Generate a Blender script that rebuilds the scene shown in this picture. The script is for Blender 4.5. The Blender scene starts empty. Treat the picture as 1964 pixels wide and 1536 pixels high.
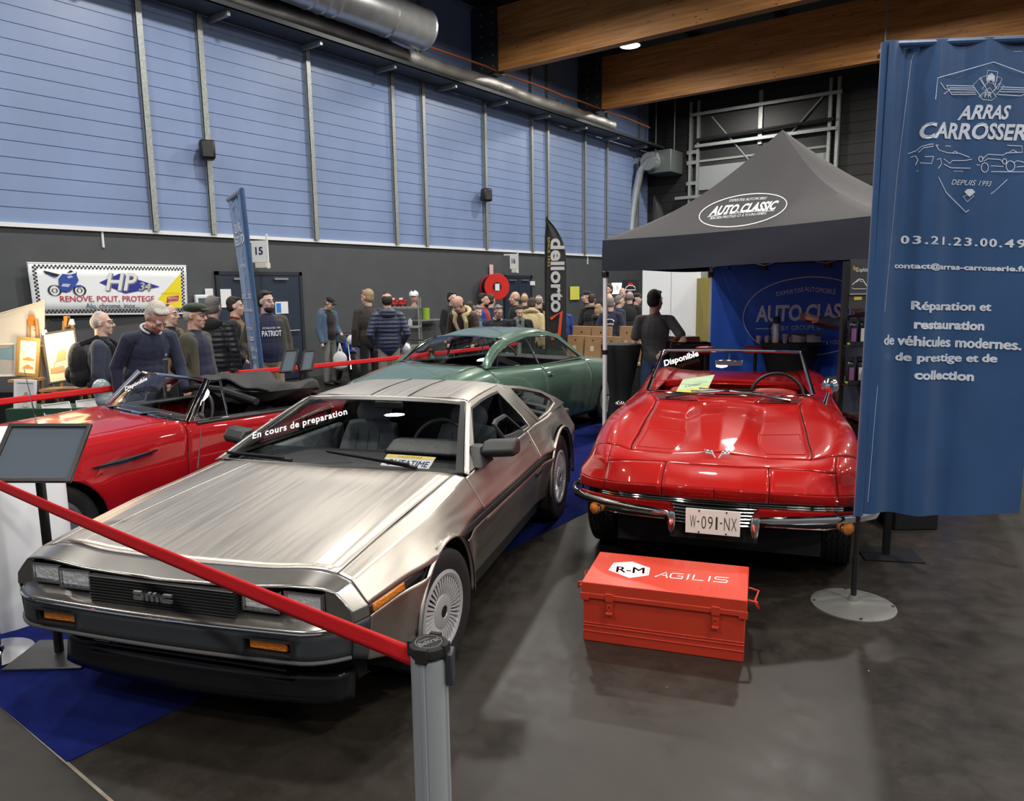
import bpy, bmesh, math, random
from mathutils import Vector, Matrix
S = bpy.context.scene
COL = S.collection
V3 = Vector
pi = math.pi
sin, cos, radians = math.sin, math.cos, math.radians
random.seed(7)
# ------------------------------------------------------------------ camera, world, lamps, exposure
AZ = radians(36.8)                       # heading of the long wall seen from the camera
F_PX, PITCH, ROLL, CAM_H = 1412.6, 0.1508, -0.0137, 1.788
cam_d = bpy.data.cameras.new('camera')
cam_d.sensor_fit = 'HORIZONTAL'; cam_d.sensor_width = 36.0
cam_d.lens = 36.0 * F_PX / 1964.0
cam_d.clip_start = 0.05; cam_d.clip_end = 200
cam = bpy.data.objects.new('camera', cam_d); COL.objects.link(cam)
RZ = Matrix.Rotation(AZ, 3, 'Z')
_cp, _sp, _cr, _sr = cos(PITCH), sin(PITCH), cos(ROLL), sin(ROLL)
_fw = V3((0, _cp, -_sp)); _up0 = V3((0, _sp, _cp)); _rt0 = V3((1, 0, 0))
_rt = _cr * _rt0 + _sr * _up0; _up = -_sr * _rt0 + _cr * _up0
C_FW, C_RT, C_UP = RZ @ _fw, RZ @ _rt, RZ @ _up
C_O = V3((0, 0, CAM_H))
cam.matrix_world = Matrix(((C_RT.x, C_UP.x, -C_FW.x, 0), (C_RT.y, C_UP.y, -C_FW.y, 0), (C_RT.z, C_UP.z, -C_FW.z, CAM_H), (0, 0, 0, 1)))
S.camera = cam
S.view_settings.view_transform = 'Standard'; S.view_settings.look = 'None'
S.view_settings.gamma = 1.0; S.view_settings.exposure = 0.56; S.view_settings.use_curve_mapping = False
S.cycles.use_denoising = True
S.cycles.max_bounces = 6; S.cycles.diffuse_bounces = 3; S.cycles.glossy_bounces = 3
S.cycles.transparent_max_bounces = 12; S.cycles.transmission_bounces = 4
S.cycles.sample_clamp_indirect = 6.0; S.cycles.sample_clamp_direct = 0.0
S.cycles.caustics_reflective = False; S.cycles.caustics_refractive = False
world = bpy.data.worlds.new('daylight'); S.world = world; world.use_nodes = True
_bg = world.node_tree.nodes['Background']
_bg.inputs[0].default_value = (0.80, 0.88, 1.0, 1); _bg.inputs[1].default_value = 0.20

def ray(px, py):
    return C_FW + C_RT * ((px - 982) / F_PX) + C_UP * ((768 - py) / F_PX)
def at_z(px, py, z=0.0):
    d = ray(px, py); return C_O + d * ((z - CAM_H) / d.z)
def at_x(px, py, x):
    d = ray(px, py); return C_O + d * (x / d.x)
def at_y(px, py, y):
    d = ray(px, py); return C_O + d * (y / d.y)
def at_d(px, py, dist):                  # point at a distance along the camera's level heading
    d = ray(px, py); h = d.x * -sin(AZ) + d.y * cos(AZ)
    return C_O + d * (dist / h)
def cw(X, Y, z=0.0):                     # camera-heading coordinates to world
    return V3((cos(AZ) * X - sin(AZ) * Y, sin(AZ) * X + cos(AZ) * Y, z))

# lamps of the hall: round high-bay fixtures between the beams
LAMP_Z = 7.75
LAMP_SPOTS = [(x, y) for x in (-9.25, -3.2, 2.9, 9.0) for y in (-3.0, 2.2, 7.3, 12.4, 17.5, 22.7)]

# ------------------------------------------------------------------ materials
_M = {}
def mat(name, col=(.5, .5, .5), rough=.5, metal=0.0, spec=.5, coat=0.0, emit=0.0, noise=0.0, nscale=20.0, bump=0.0, bscale=60.0,
        col2=None, stretch=None, sheen=0.0, trans=0.0, coatr=.05, detail=4.0):
    if name in _M: return _M[name]
    m = bpy.data.materials.new(name); m.use_nodes = True
    nt = m.node_tree; b = nt.nodes['Principled BSDF']; L = nt.links.new
    I = b.inputs
    I['Base Color'].default_value = (*col, 1); I['Roughness'].default_value = rough; I['Metallic'].default_value = metal
    I['Specular IOR Level'].default_value = spec
    if coat: I['Coat Weight'].default_value = coat; I['Coat Roughness'].default_value = coatr
    if sheen: I['Sheen Weight'].default_value = sheen
    if trans: I['Transmission Weight'].default_value = trans
    if emit: I['Emission Color'].default_value = (*col, 1); I['Emission Strength'].default_value = emit
    if noise or bump:
        tc = nt.nodes.new('ShaderNodeTexCoord'); mp = nt.nodes.new('ShaderNodeMapping'); L(tc.outputs['Object'], mp.inputs[0])
        if stretch: mp.inputs['Scale'].default_value = stretch
    if noise:
        n = nt.nodes.new('ShaderNodeTexNoise'); n.inputs['Scale'].default_value = nscale; n.inputs['Detail'].default_value = detail
        L(mp.outputs[0], n.inputs['Vector'])
        r = nt.nodes.new('ShaderNodeValToRGB'); c2 = col2 or tuple(max(0, c * (1 - noise)) for c in col)
        r.color_ramp.elements[0].position = .3; r.color_ramp.elements[1].position = .7
        r.color_ramp.elements[0].color = (*c2, 1); r.color_ramp.elements[1].color = (*col, 1)
        L(n.outputs['Fac'], r.inputs[0]); L(r.outputs[0], I['Base Color'])
    if bump:
        n2 = nt.nodes.new('ShaderNodeTexNoise'); n2.inputs['Scale'].default_value = bscale; n2.inputs['Detail'].default_value = 3
        L(mp.outputs[0], n2.inputs['Vector'])
        bp = nt.nodes.new('ShaderNodeBump'); bp.inputs['Strength'].default_value = bump; bp.inputs['Distance'].default_value = .02
        L(n2.outputs['Fac'], bp.inputs['Height']); L(bp.outputs[0], I['Normal'])
    _M[name] = m; return m

def glass_mat(name, tint=(.8, .85, .85), refl=.06, rough=.0):
    if name in _M: return _M[name]
    m = bpy.data.materials.new(name); m.use_nodes = True; nt = m.node_tree; nt.nodes.clear(); L = nt.links.new
    o = nt.nodes.new('ShaderNodeOutputMaterial'); mx = nt.nodes.new('ShaderNodeMixShader')
    t = nt.nodes.new('ShaderNodeBsdfTransparent'); t.inputs[0].default_value = (*tint, 1)
    g = nt.nodes.new('ShaderNodeBsdfGlossy'); g.inputs['Roughness'].default_value = rough; g.inputs['Color'].default_value = (1, 1, 1, 1)
    lw = nt.nodes.new('ShaderNodeLayerWeight'); lw.inputs[0].default_value = .5
    pw = nt.nodes.new('ShaderNodeMath'); pw.operation = 'POWER'; pw.inputs[1].default_value = 5; L(lw.outputs['Facing'], pw.inputs[0])
    f = nt.nodes.new('ShaderNodeMath'); f.operation = 'MULTIPLY_ADD'; f.inputs[1].default_value = .85; f.inputs[2].default_value = .05; L(pw.outputs[0], f.inputs[0])
    L(f.outputs[0], mx.inputs[0]); L(t.outputs[0], mx.inputs[1]); L(g.outputs[0], mx.inputs[2]); L(mx.outputs[0], o.inputs[0])
    _M[name] = m; return m

# ------------------------------------------------------------------ mesh builder
class MB:
    def __init__(s): s.v = []; s.f = []; s.m = Matrix.Identity(4)
    def at(s, loc=(0, 0, 0), rz=0.0, ry=0.0, rx=0.0, sc=1.0):
        s.m = Matrix.Translation(V3(loc)) @ Matrix.Rotation(rz, 4, 'Z') @ Matrix.Rotation(ry, 4, 'Y') @ Matrix.Rotation(rx, 4, 'X') @ Matrix.Scale(sc, 4)
        return s
    def add(s, vs, fs):
        b = len(s.v); s.v += [s.m @ V3(p) for p in vs]; s.f += [tuple(b + i for i in f) for f in fs]; return s
    def box(s, c, d):
        x, y, z = c; a, b, h = d[0] / 2, d[1] / 2, d[2] / 2
        return s.add([(x + i * a, y + j * b, z + k * h) for i in (-1, 1) for j in (-1, 1) for k in (-1, 1)],
                     [(0, 1, 3, 2), (4, 6, 7, 5), (0, 4, 5, 1), (2, 3, 7, 6), (0, 2, 6, 4), (1, 5, 7, 3)])
    def b2(s, p, q):                      # box by two corners
        return s.box([(p[i] + q[i]) / 2 for i in range(3)], [abs(q[i] - p[i]) for i in range(3)])
    def tube(s, pts, r, n=10, closed=False, flat=None, cap=True):
        pts = [V3(p) for p in pts]; N = len(pts); rs = r if isinstance(r, (list, tuple)) else [r] * N
        base = len(s.v); up = None; vs = []
        for i in range(N):
            a = pts[(i - 1) % N] if (i or closed) else pts[0]; b = pts[(i + 1) % N] if (i < N - 1 or closed) else pts[-1]
            t = (b - a).normalized()
            if up is None:
                up = V3((0, 0, 1)) if abs(t.z) < .9 else V3((1, 0, 0))
            e1 = t.cross(up)
            if e1.length < 1e-6: e1 = t.cross(V3((0, 1, 0)))
            e1.normalize(); e2 = e1.cross(t).normalized(); up = e2
            for k in range(n):
                w = 2 * pi * k / n; fx, fz = (1, 1) if flat is None else flat
                vs.append(pts[i] + e1 * (cos(w) * rs[i] * fx) + e2 * (sin(w) * rs[i] * fz))
        fs = []
        for i in range(N if closed else N - 1):
            j = (i + 1) % N
            for k in range(n): fs.append((i * n + k, i * n + (k + 1) % n, j * n + (k + 1) % n, j * n + k))
        if cap and not closed: fs.append(tuple(range(n - 1, -1, -1))); fs.append(tuple((N - 1) * n + k for k in range(n)))
        return s.add(vs, fs)
    def lathe(s, prof, n=32, axis='Z', c=(0, 0, 0)):  # prof: (radius, along)
        vs = []; c = V3(c)
        for r, h in prof:
            for k in range(n):
                w = 2 * pi * k / n; a, b = r * cos(w), r * sin(w)
                vs.append(c + (V3((a, b, h)) if axis == 'Z' else V3((a, h, b)) if axis == 'Y' else V3((h, a, b))))
        fs = []; N = len(prof)
        for i in range(N - 1):
            for k in range(n): fs.append((i * n + k, i * n + (k + 1) % n, (i + 1) * n + (k + 1) % n, (i + 1) * n + k))
        if prof[0][0] > 1e-5: fs.append(tuple(range(n - 1, -1, -1)))
        if prof[-1][0] > 1e-5: fs.append(tuple((N - 1) * n + k for k in range(n)))
        return s.add(vs, fs)
    def cyl(s, a, b, r, n=16, r2=None):
        return s.tube([a, b], [r, r if r2 is None else r2], n)
    def ell(s, c, r, n=16, m=10, rot=None):
        vs = []; c = V3(c)
        for i in range(m + 1):
            t = pi * i / m
            for k in range(n):
                w = 2 * pi * k / n; p = V3((r[0] * sin(t) * cos(w), r[1] * sin(t) * sin(w), -r[2] * cos(t)))
                vs.append(c + (rot @ p if rot else p))
        fs = [(i * n + k, i * n + (k + 1) % n, (i + 1) * n + (k + 1) % n, (i + 1) * n + k) for i in range(m) for k in range(n)]
        return s.add(vs, fs)
    def grid(s, fn, nu, nv, close_u=False, flip=False):
        vs = [fn(i / nu, j / nv) for i in range(nu + 1) for j in range(nv + 1)]
        w = nv + 1
        fs = [(i * w + j, i * w + j + 1, (i + 1) * w + j + 1, (i + 1) * w + j) for i in range(nu) for j in range(nv)]
        if flip: fs = [f[::-1] for f in fs]
        return s.add(vs, fs)
    def prism(s, out, fn, d0, d1):        # outline of 2D points, fn(x, y, depth) -> 3D
        n = len(out)
        vs = [fn(x, y, d0) for x, y in out] + [fn(x, y, d1) for x, y in out]
        fs = [tuple(range(n - 1, -1, -1)), tuple(range(n, 2 * n))] + [(i, (i + 1) % n, n + (i + 1) % n, n + i) for i in range(n)]
        return s.add(vs, fs)
    def ring(s, out, inn, fn, d0, d1):    # frame between two outlines with the same number of points
        n = len(out)
        vs = [fn(x, y, d) for d in (d0, d1) for o in (out, inn) for x, y in o]
        fs = []
        for i in range(n):
            j = (i + 1) % n
            fs += [(i, n + i, n + j, j), (2 * n + i, 2 * n + j, 3 * n + j, 3 * n + i), (i, j, 2 * n + j, 2 * n + i), (n + i, 3 * n + i, 3 * n + j, n + j)]
        return s.add(vs, fs)
    def build(s, name, m, parent=None, smooth=True, angle=35, bevel=0.0, solid=0.0, sub=0, loc=None, rz=None, fixn=True):
        me = bpy.data.meshes.new(name); me.from_pydata([tuple(p) for p in s.v], [], s.f)
        if fixn:
            bm = bmesh.new(); bm.from_mesh(me); bmesh.ops.remove_doubles(bm, verts=bm.verts, dist=1e-5)
            bmesh.ops.recalc_face_normals(bm, faces=bm.faces); bm.to_mesh(me); bm.free()
        me.validate()
        for p in me.polygons: p.use_smooth = smooth
        if smooth: me.set_sharp_from_angle(angle=radians(angle))
        o = bpy.data.objects.new(name, me); COL.objects.link(o)
        if m: me.materials.append(m)
        if parent: o.parent = parent
        if loc is not None: o.location = loc
        if rz is not None: o.rotation_euler.z = rz
        if solid:
            md = o.modifiers.new('thickness', 'SOLIDIFY'); md.thickness = solid; md.offset = -1
        if bevel:
            md = o.modifiers.new('bevel', 'BEVEL'); md.width = bevel; md.segments = 2; md.limit_method = 'ANGLE'
        if sub:
            md = o.modifiers.new('subsurf', 'SUBSURF'); md.levels = sub; md.render_levels = sub
        return o

def tag(o, label, cat=None, group=None, kind=None):
    if label: o['label'] = label
    if cat: o['category'] = cat
    if group: o['group'] = group
    if kind: o['kind'] = kind
    return o
def thing(name, loc, label, cat, rz=0.0, group=None):
    o = bpy.data.objects.new(name, None); COL.objects.link(o); o.location = loc; o.rotation_euler.z = rz
    o.empty_display_size = .1
    return tag(o, label, cat, group)
def struct(name, mb, m, label=None, **k):
    o = mb.build(name, m, **k); o['kind'] = 'structure'
    if label: o['label'] = label
    return o
def copy_tree(o, parent=None):
    c = o.copy(); COL.objects.link(c)
    if parent: c.parent = parent
    for ch in list(o.children): copy_tree(ch, c)
    return c

_TX = {}
def text_raw(s, shear=0.0, offset=0.0, space=1.0, res=3):
    k = (s, shear, offset, space, res)
    if k in _TX: return _TX[k]
    bold = offset if any(ch in s for ch in 'Mé4g') else 0   # these glyphs break when the outline is offset
    c = bpy.data.curves.new('lettering', 'FONT'); c.body = s; c.size = 1; c.shear = shear; c.offset = 0 if bold else offset
    c.space_character = space; c.resolution_u = res; c.align_x = 'CENTER'
    o = bpy.data.objects.new('lettering', c); me = bpy.data.meshes.new_from_object(o)
    vs = [v.co.copy() for v in me.vertices]; fs = [tuple(p.vertices) for p in me.polygons]
    bpy.data.objects.remove(o); bpy.data.curves.remove(c); bpy.data.meshes.remove(me)
    if bold:
        n = len(vs); base, bf = list(vs), list(fs)
        for k, (dx, dy) in enumerate(((bold, 0), (-bold, 0), (0, bold), (0, -bold))):
            vs += [V3((v.x + dx, v.y + dy * .6, 0)) for v in base]; fs += [tuple(i + n * (k + 1) for i in f) for f in bf]
    x0, x1 = min(v.x for v in vs), max(v.x for v in vs); y0, y1 = min(v.y for v in vs), max(v.y for v in vs)
    _TX[k] = ([((v.x - (x0 + x1) / 2) / (x1 - x0), (v.y - y0) / (y1 - y0)) for v in vs], fs); return _TX[k]
def put_text(mb, s, fn, cx, y0, w, h, **k):
    """text scaled to width w and height h, centred on cx with its foot on y0, mapped by fn(x, y)"""
    vs, fs = text_raw(s, **k)
    return mb.add([fn(cx + x * w, y0 + y * h) for x, y in vs], fs)
def arc_text(mb, s, fn, cx, cy, rx, ry, a0, a1, h, up=True, **k):
    """text bent along an ellipse from angle a0 to a1 (radians)"""
    vs, fs = text_raw(s, **k); out = []
    for x, y in vs:
        a = a0 + (a1 - a0) * (x + .5); q = (y * h) if up else (y - 1) * h
        sgn = 1 if up else -1
        q = q * sgn
        out.append(fn(cx + (rx + q) * cos(a), cy + (ry + q) * sin(a)))
    return mb.add(out, fs)
def stroke(mb, pts, fn, w, closed=False):
    """a flat painted line of width w through 2D points, mapped by fn"""
    P = [V3((p[0], p[1])) .to_2d() for p in pts]; n = len(P); vs = []
    for i in range(n):
        a = P[(i - 1) % n] if (i or closed) else P[0]; b = P[(i + 1) % n] if (i < n - 1 or closed) else P[-1]
        t = (b - a); t = t.normalized() if t.length > 1e-9 else t; nn = (-t.y, t.x)
        vs += [fn(P[i].x + nn[0] * w / 2, P[i].y + nn[1] * w / 2), fn(P[i].x - nn[0] * w / 2, P[i].y - nn[1] * w / 2)]
    fs = [(2 * i, 2 * i + 1, 2 * ((i + 1) % n) + 1, 2 * ((i + 1) % n)) for i in range(n if closed else n - 1)]
    return mb.add(vs, fs)
def ellipse(cx, cy, rx, ry, n=48, a0=0.0, a1=2 * pi):
    return [(cx + rx * cos(a0 + (a1 - a0) * i / n), cy + ry * sin(a0 + (a1 - a0) * i / n)) for i in range(n + (0 if abs(a1 - a0 - 2 * pi) < 1e-6 else 1))]

# ------------------------------------------------------------------ curved panel surfaces
def _spline(ts, ps, corners, t):
    n = len(ts)
    i = 0
    while i < n - 2 and t > ts[i + 1]: i += 1
    def slope(a): return (ps[a + 1] - ps[a]) / max(ts[a + 1] - ts[a], 1e-9)
    def tang(j):
        if j == 0: return slope(0)
        if j == n - 1: return slope(n - 2)
        h0, h1 = ts[j] - ts[j - 1], ts[j + 1] - ts[j]
        return (slope(j - 1) * h1 + slope(j) * h0) / max(h0 + h1, 1e-9)
    h = max(ts[i + 1] - ts[i], 1e-9); x = (t - ts[i]) / h
    m0 = slope(i) if i in corners else tang(i)
    m1 = slope(i) if (i + 1) in corners else tang(i + 1)
    a, b = ps[i], ps[i + 1]; x2, x3 = x * x, x * x * x
    return a * (2 * x3 - 3 * x2 + 1) + m0 * (h * (x3 - 2 * x2 + x)) + b * (3 * x2 - 2 * x3) + m1 * (h * (x3 - x2))
class Patch:
    """surface through rows of 3D key points; u runs over rows, v along a row"""
    def __init__(s, rows, cu=(), cv=()):
        s.P = [[V3(p) for p in r] for r in rows]; s.cu, s.cv = set(cu), set(cv); s.n, s.k = len(rows), len(rows[0]); s._c = {}
        s.T = []
        for k in range(s.k):
            t = [0.0]
            for i in range(1, s.n): t.append(t[-1] + max((s.P[i][k] - s.P[i - 1][k]).length, .001))
            s.T.append(t)
    def row(s, u):
        u = min(max(u, 0), s.n - 1); key = round(u, 5)
        if key in s._c: return s._c[key]
        i = min(int(u), s.n - 2); f = u - i; out = []
        for k in range(s.k):
            t = s.T[k]; out.append(_spline(t, [s.P[a][k] for a in range(s.n)], s.cu, t[i] + f * (t[i + 1] - t[i])))
        ts = [0.0]
        for k in range(1, s.k): ts.append(ts[-1] + max((out[k] - out[k - 1]).length, .001))
        s._c[key] = (out, ts); return s._c[key]
    def pt(s, u, v):
        Q, ts = s.row(u); v = min(max(v, 0), s.k - 1); i = min(int(v), s.k - 2)
        return _spline(ts, Q, s.cv, ts[i] + (v - i) * (ts[i + 1] - ts[i]))
    def normal(s, u, v, e=.02):
        a = s.pt(u + e, v) - s.pt(u - e, v); b = s.pt(u, v + e) - s.pt(u, v - e); n = a.cross(b)
        return n.normalized() if n.length > 1e-9 else V3((0, 0, 1))
def _params(a, b, n, corners, e=.04):
    ps = [a + (b - a) * i / n for i in range(n + 1)]
    for c in corners:
        if a + .01 < c < b - .01:
            ps = [p for p in ps if abs(p - c) > e * 1.6] + [c - e, c + e]
    return sorted(ps)
def panel(mb, P, u0, u1, v0, v1, nu, nv, arches=(), mirror=(1,), gap=.0025, post=None, inset=0.0):
    """mesh the part of a patch; arches: (cx, cz, R, flare, width)"""
    um, vm = (u0 + u1) / 2, (v0 + v1) / 2
    lu = sum((P.pt(u0 + (u1 - u0) * (i + 1) / 6, vm) - P.pt(u0 + (u1 - u0) * i / 6, vm)).length for i in range(6)) or 1
    lv = sum((P.pt(um, v0 + (v1 - v0) * (i + 1) / 6) - P.pt(um, v0 + (v1 - v0) * i / 6)).length for i in range(6)) or 1
    gu, gv = gap / lu * (u1 - u0), gap / lv * (v1 - v0)
    us = _params(u0 + gu, u1 - gu, nu, P.cu); vs_ = _params(v0 if v0 == 0 else v0 + gv, v1 - gv, nv, P.cv)
    G = []
    for u in us:
        G.append([P.pt(u, v) + (P.normal(u, v) * inset if inset else V3()) for v in vs_])
    w = len(vs_); pts = [p.copy() for r in G for p in r]
    keep = [True] * len(pts)
    for cx, cz, R, A, W in arches:
        for p in pts:
            r = math.hypot(p.x - cx, p.z - cz)
            if A: p.y += A * math.exp(-(max(r - R, 0) / W) ** 2) * (1 if p.z > cz - .25 else 0)
    faces = []
    for i in range(len(us) - 1):
        for j in range(w - 1):
            q = (i * w + j, i * w + j + 1, (i + 1) * w + j + 1, (i + 1) * w + j)
            bad = False
            for cx, cz, R, A, W in arches:
                if all(math.hypot(pts[a].x - cx, pts[a].z - cz) < R for a in q): bad = True
            if not bad: faces.append(q)
    used = set(a for q in faces for a in q)
    for cx, cz, R, A, W in arches:
        for a in used:
            p = pts[a]; r = math.hypot(p.x - cx, p.z - cz)
            if 1e-6 < r < R: p.x = cx + (p.x - cx) * R / r; p.z = cz + (p.z - cz) * R / r
    if post: pts = [post(p) for p in pts]
    ids = sorted(used); rm = {a: i for i, a in enumerate(ids)}
    for m in mirror:
        fs = [tuple(rm[a] for a in q) for q in faces]
        if m < 0: fs = [f[::-1] for f in fs]
        mb.add([(pts[a].x, pts[a].y * m, pts[a].z) for a in ids], fs)
    return mb
# ------------------------------------------------------------------ the hall
WX, YB, ZS, ZC = -12.67, 25.44, 2.84, 8.9
M_floor = bpy.data.materials.new('polished concrete'); M_floor.use_nodes = True
def _floor():
    nt = M_floor.node_tree; b = nt.nodes['Principled BSDF']; L = nt.links.new
    tc = nt.nodes.new('ShaderNodeTexCoord')
    n1 = nt.nodes.new('ShaderNodeTexNoise'); n1.inputs['Scale'].default_value = 1.3; n1.inputs['Detail'].default_value = 9; n1.inputs['Roughness'].default_value = .68
    n2 = nt.nodes.new('ShaderNodeTexNoise'); n2.inputs['Scale'].default_value = 7; n2.inputs['Detail'].default_value = 8; n2.inputs['Roughness'].default_value = .75
    L(tc.outputs['Object'], n1.inputs[0]); L(tc.outputs['Object'], n2.inputs[0])
    mx = nt.nodes.new('ShaderNodeMix'); mx.data_type = 'FLOAT'; mx.inputs[0].default_value = .45
    L(n1.outputs[0], mx.inputs[2]); L(n2.outputs[0], mx.inputs[3])
    r = nt.nodes.new('ShaderNodeValToRGB'); e = r.color_ramp.elements
    e[0].position, e[0].color = .32, (.011, .009, .0072, 1); e[1].position, e[1].color = .70, (.036, .0295, .0235, 1)
    L(mx.outputs[0], r.inputs[0])
    v = nt.nodes.new('ShaderNodeTexVoronoi'); v.inputs['Scale'].default_value = 2.6; L(tc.outputs['Object'], v.inputs[0])   # scattered pale specks
    lt = nt.nodes.new('ShaderNodeMath'); lt.operation = 'LESS_THAN'; lt.inputs[1].default_value = .012; L(v.outputs['Distance'], lt.inputs[0])
    m2 = nt.nodes.new('ShaderNodeMix'); m2.data_type = 'RGBA'; L(lt.outputs[0], m2.inputs[0]); L(r.outputs[0], m2.inputs[6]); m2.inputs[7].default_value = (.3, .28, .25, 1)
    L(m2.outputs[2], b.inputs['Base Color'])
    rr = nt.nodes.new('ShaderNodeMapRange'); rr.inputs[1].default_value = .3; rr.inputs[2].default_value = .7; rr.inputs[3].default_value = .30; rr.inputs[4].default_value = .50
    L(n2.outputs[0], rr.inputs[0]); L(rr.outputs[0], b.inputs['Roughness'])
    b.inputs['Specular IOR Level'].default_value = .36
    bp = nt.nodes.new('ShaderNodeBump'); bp.inputs['Strength'].default_value = .08; bp.inputs['Distance'].default_value = .01
    L(n2.outputs[0], bp.inputs['Height']); L(bp.outputs[0], b.inputs['Normal'])
_floor()
M_wallgrey = mat('dark grey wall paint', (.074, .080, .090), .62, noise=.15, nscale=2.5)
M_clad = mat('blue grey cladding', (.215, .295, .50), .42, noise=.14, nscale=1.2, stretch=(1, 1, .35))
M_galv = mat('galvanised steel', (.40, .43, .42), .48, .55, noise=.35, nscale=26)
M_white = mat('white painted metal', (.78, .80, .82), .4)
M_black = mat('black plastic', (.012, .012, .013), .38)
M_backwall = mat('charcoal cladding', (.0065, .0068, .0068), .6)
M_ceil = mat('dark roof deck', (.022, .022, .024), .75)
M_duct = mat('spiral duct foil', (.66, .64, .62), .34, .75, bump=.5, bscale=55)
M_duct2 = mat('smooth duct steel', (.62, .64, .66), .30, .75, noise=.2, nscale=4)
M_steel = mat('dark steel', (.05, .055, .06), .5, .5)
M_navydoor = mat('navy door paint', (.022, .034, .060), .45)
M_letterw = mat('white lettering', (.85, .87, .90), .5)
M_letterk = mat('black lettering', (.01, .01, .012), .5)
M_chrome = mat('chrome', (.82, .83, .85), .06, 1.0)
M_alu = mat('brushed aluminium', (.60, .62, .64), .34, .9)
def wood_mat():
    m = bpy.data.materials.new('glued laminated timber'); m.use_nodes = True; nt = m.node_tree; b = nt.nodes['Principled BSDF']; L = nt.links.new
    tc = nt.nodes.new('ShaderNodeTexCoord'); mp = nt.nodes.new('ShaderNodeMapping'); mp.inputs['Scale'].default_value = (.35, 1, 6); L(tc.outputs['Object'], mp.inputs[0])
    n = nt.nodes.new('ShaderNodeTexNoise'); n.inputs['Scale'].default_value = 2.2; n.inputs['Detail'].default_value = 8; L(mp.outputs[0], n.inputs[0])
    r = nt.nodes.new('ShaderNodeValToRGB'); e = r.color_ramp.elements
    e[0].position, e[0].color = .3, (.31, .125, .032, 1); e[1].position, e[1].color = .68, (.62, .28, .078, 1)
    L(n.outputs[0], r.inputs[0])
    mp2 = nt.nodes.new('ShaderNodeMapping'); mp2.inputs['Scale'].default_value = (3.2, 1, 9); L(tc.outputs['Object'], mp2.inputs[0])
    v = nt.nodes.new('ShaderNodeTexVoronoi'); v.inputs['Scale'].default_value = 1.0; L(mp2.outputs[0], v.inputs[0])
    lt = nt.nodes.new('ShaderNodeMapRange'); lt.inputs[1].default_value = .05; lt.inputs[2].default_value = .16; L(v.outputs['Distance'], lt.inputs[0])
    mx = nt.nodes.new('ShaderNodeMix'); mx.data_type = 'RGBA'; L(lt.outputs[0], mx.inputs[0]); mx.inputs[6].default_value = (.10, .04, .012, 1); L(r.outputs[0], mx.inputs[7])
    L(mx.outputs[2], b.inputs['Base Color']); b.inputs['Roughness'].default_value = .55
    return m
M_wood = wood_mat()

struct('floor', MB().b2((WX, -14, -.2), (20, YB, 0)), M_floor, 'dark mottled polished concrete floor of the hall')
struct('wall_left', MB().b2((WX - .3, -14, 0), (WX, YB, ZS)), M_wallgrey, 'dark grey lower wall on the left')
def clad_profile(z0, z1, step, g):
    pr = []; z = z0
    while z < z1 - 1e-6:
        t = min(z + step, z1); pr += [(0, z + g), (0, t - g), (-.012, t - g * .4), (-.012, t + g * .4)]; z = t
    return pr
def cladding(fn, z0, z1, step, g, a, b):
    mb = MB(); pr = clad_profile(z0, z1, step, g); n = len(pr)
    mb.add([fn(d, q, z) for q in (a, b) for d, z in pr], [(i, i + 1, n + i + 1, n + i) for i in range(n - 1)]); return mb
struct('wall_left_upper', cladding(lambda d, q, z: (WX + .012 + d, q, z), ZS, ZC, .24, .012, -14, YB), M_clad, 'blue grey ribbed cladding of the upper left wall', smooth=False)
struct('wall_back', cladding(lambda d, q, z: (q, YB - .012 - d, z), 0, ZC, .32, .016, WX, 20), M_backwall, 'charcoal ribbed wall at the far end', smooth=False)
struct('ceiling', MB().b2((WX, -14, ZC), (20, YB, ZC + .2)), M_ceil, 'dark roof deck above the beams')
mb = MB()
for i in range(13): mb.b2((WX + 1.2 + i * 2.4, -14, ZC - .22), (WX + 1.28 + i * 2.4, YB, ZC))
struct('ceiling_purlins', mb, M_ceil, 'dark purlins under the roof deck')
struct('trim_1', MB().b2((WX, -14, ZS - .045), (WX + .06, YB, ZS + .02)), M_white, 'white ledge strip between dark wall and blue cladding')
for i, y in enumerate((6.72, 7.8, 10.13, 12.46, 13.47, 15.81, 17.95, 18.77, 20.88, 22.3, 24.6)):
    mb = MB().b2((WX + .012, y - .055, ZS), (WX + .10, y - .045, ZC)).b2((WX + .09, y - .055, ZS), (WX + .10, y + .055, ZC)).b2((WX + .012, y + .035, ZS), (WX + .02, y + .055, ZC))
    struct('trim_%d' % (i + 2), mb, M_galv, 'galvanised vertical wall post on the blue cladding')
# short white drop pipes under the ledge
for k, y in enumerate((5.85, 21.15)):
    tag(MB().b2((WX, y - .015, ZS - .3), (WX + .03, y + .015, ZS - .04)).build('downpipe_stub', M_white), 'short white pipe stub hanging from the wall ledge ' + ('above the motorcycle banner' if k == 0 else 'near the far corner'), 'pipe')
# glued timber beams with steel shoes
for k, y in enumerate((15.41, 20.56)):
    b = thing('timber_beam', (WX, y, 7.1), 'glued timber roof beam ' + ('nearer the camera, crossing above the lamp' if k == 0 else 'farther back, crossing above the roller door'), 'beam', group='timber roof beams')
    MB().b2((.86, 0, .05), (30, .24, 1.55)).build('beam_timber', M_wood, b)
    sh = MB().b2((0.02, -.03, 0), (.86, .27, 1.66)).build('steel_shoe', M_steel, b)
    mb = MB()
    for i in range(2):
        for j in range(6): mb.cyl((.36 + i * .36, -.045, .2 + j * .25), (.36 + i * .36, -.03, .2 + j * .25), .022, 8)
    mb.build('shoe_bolts', M_galv, sh)
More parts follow.
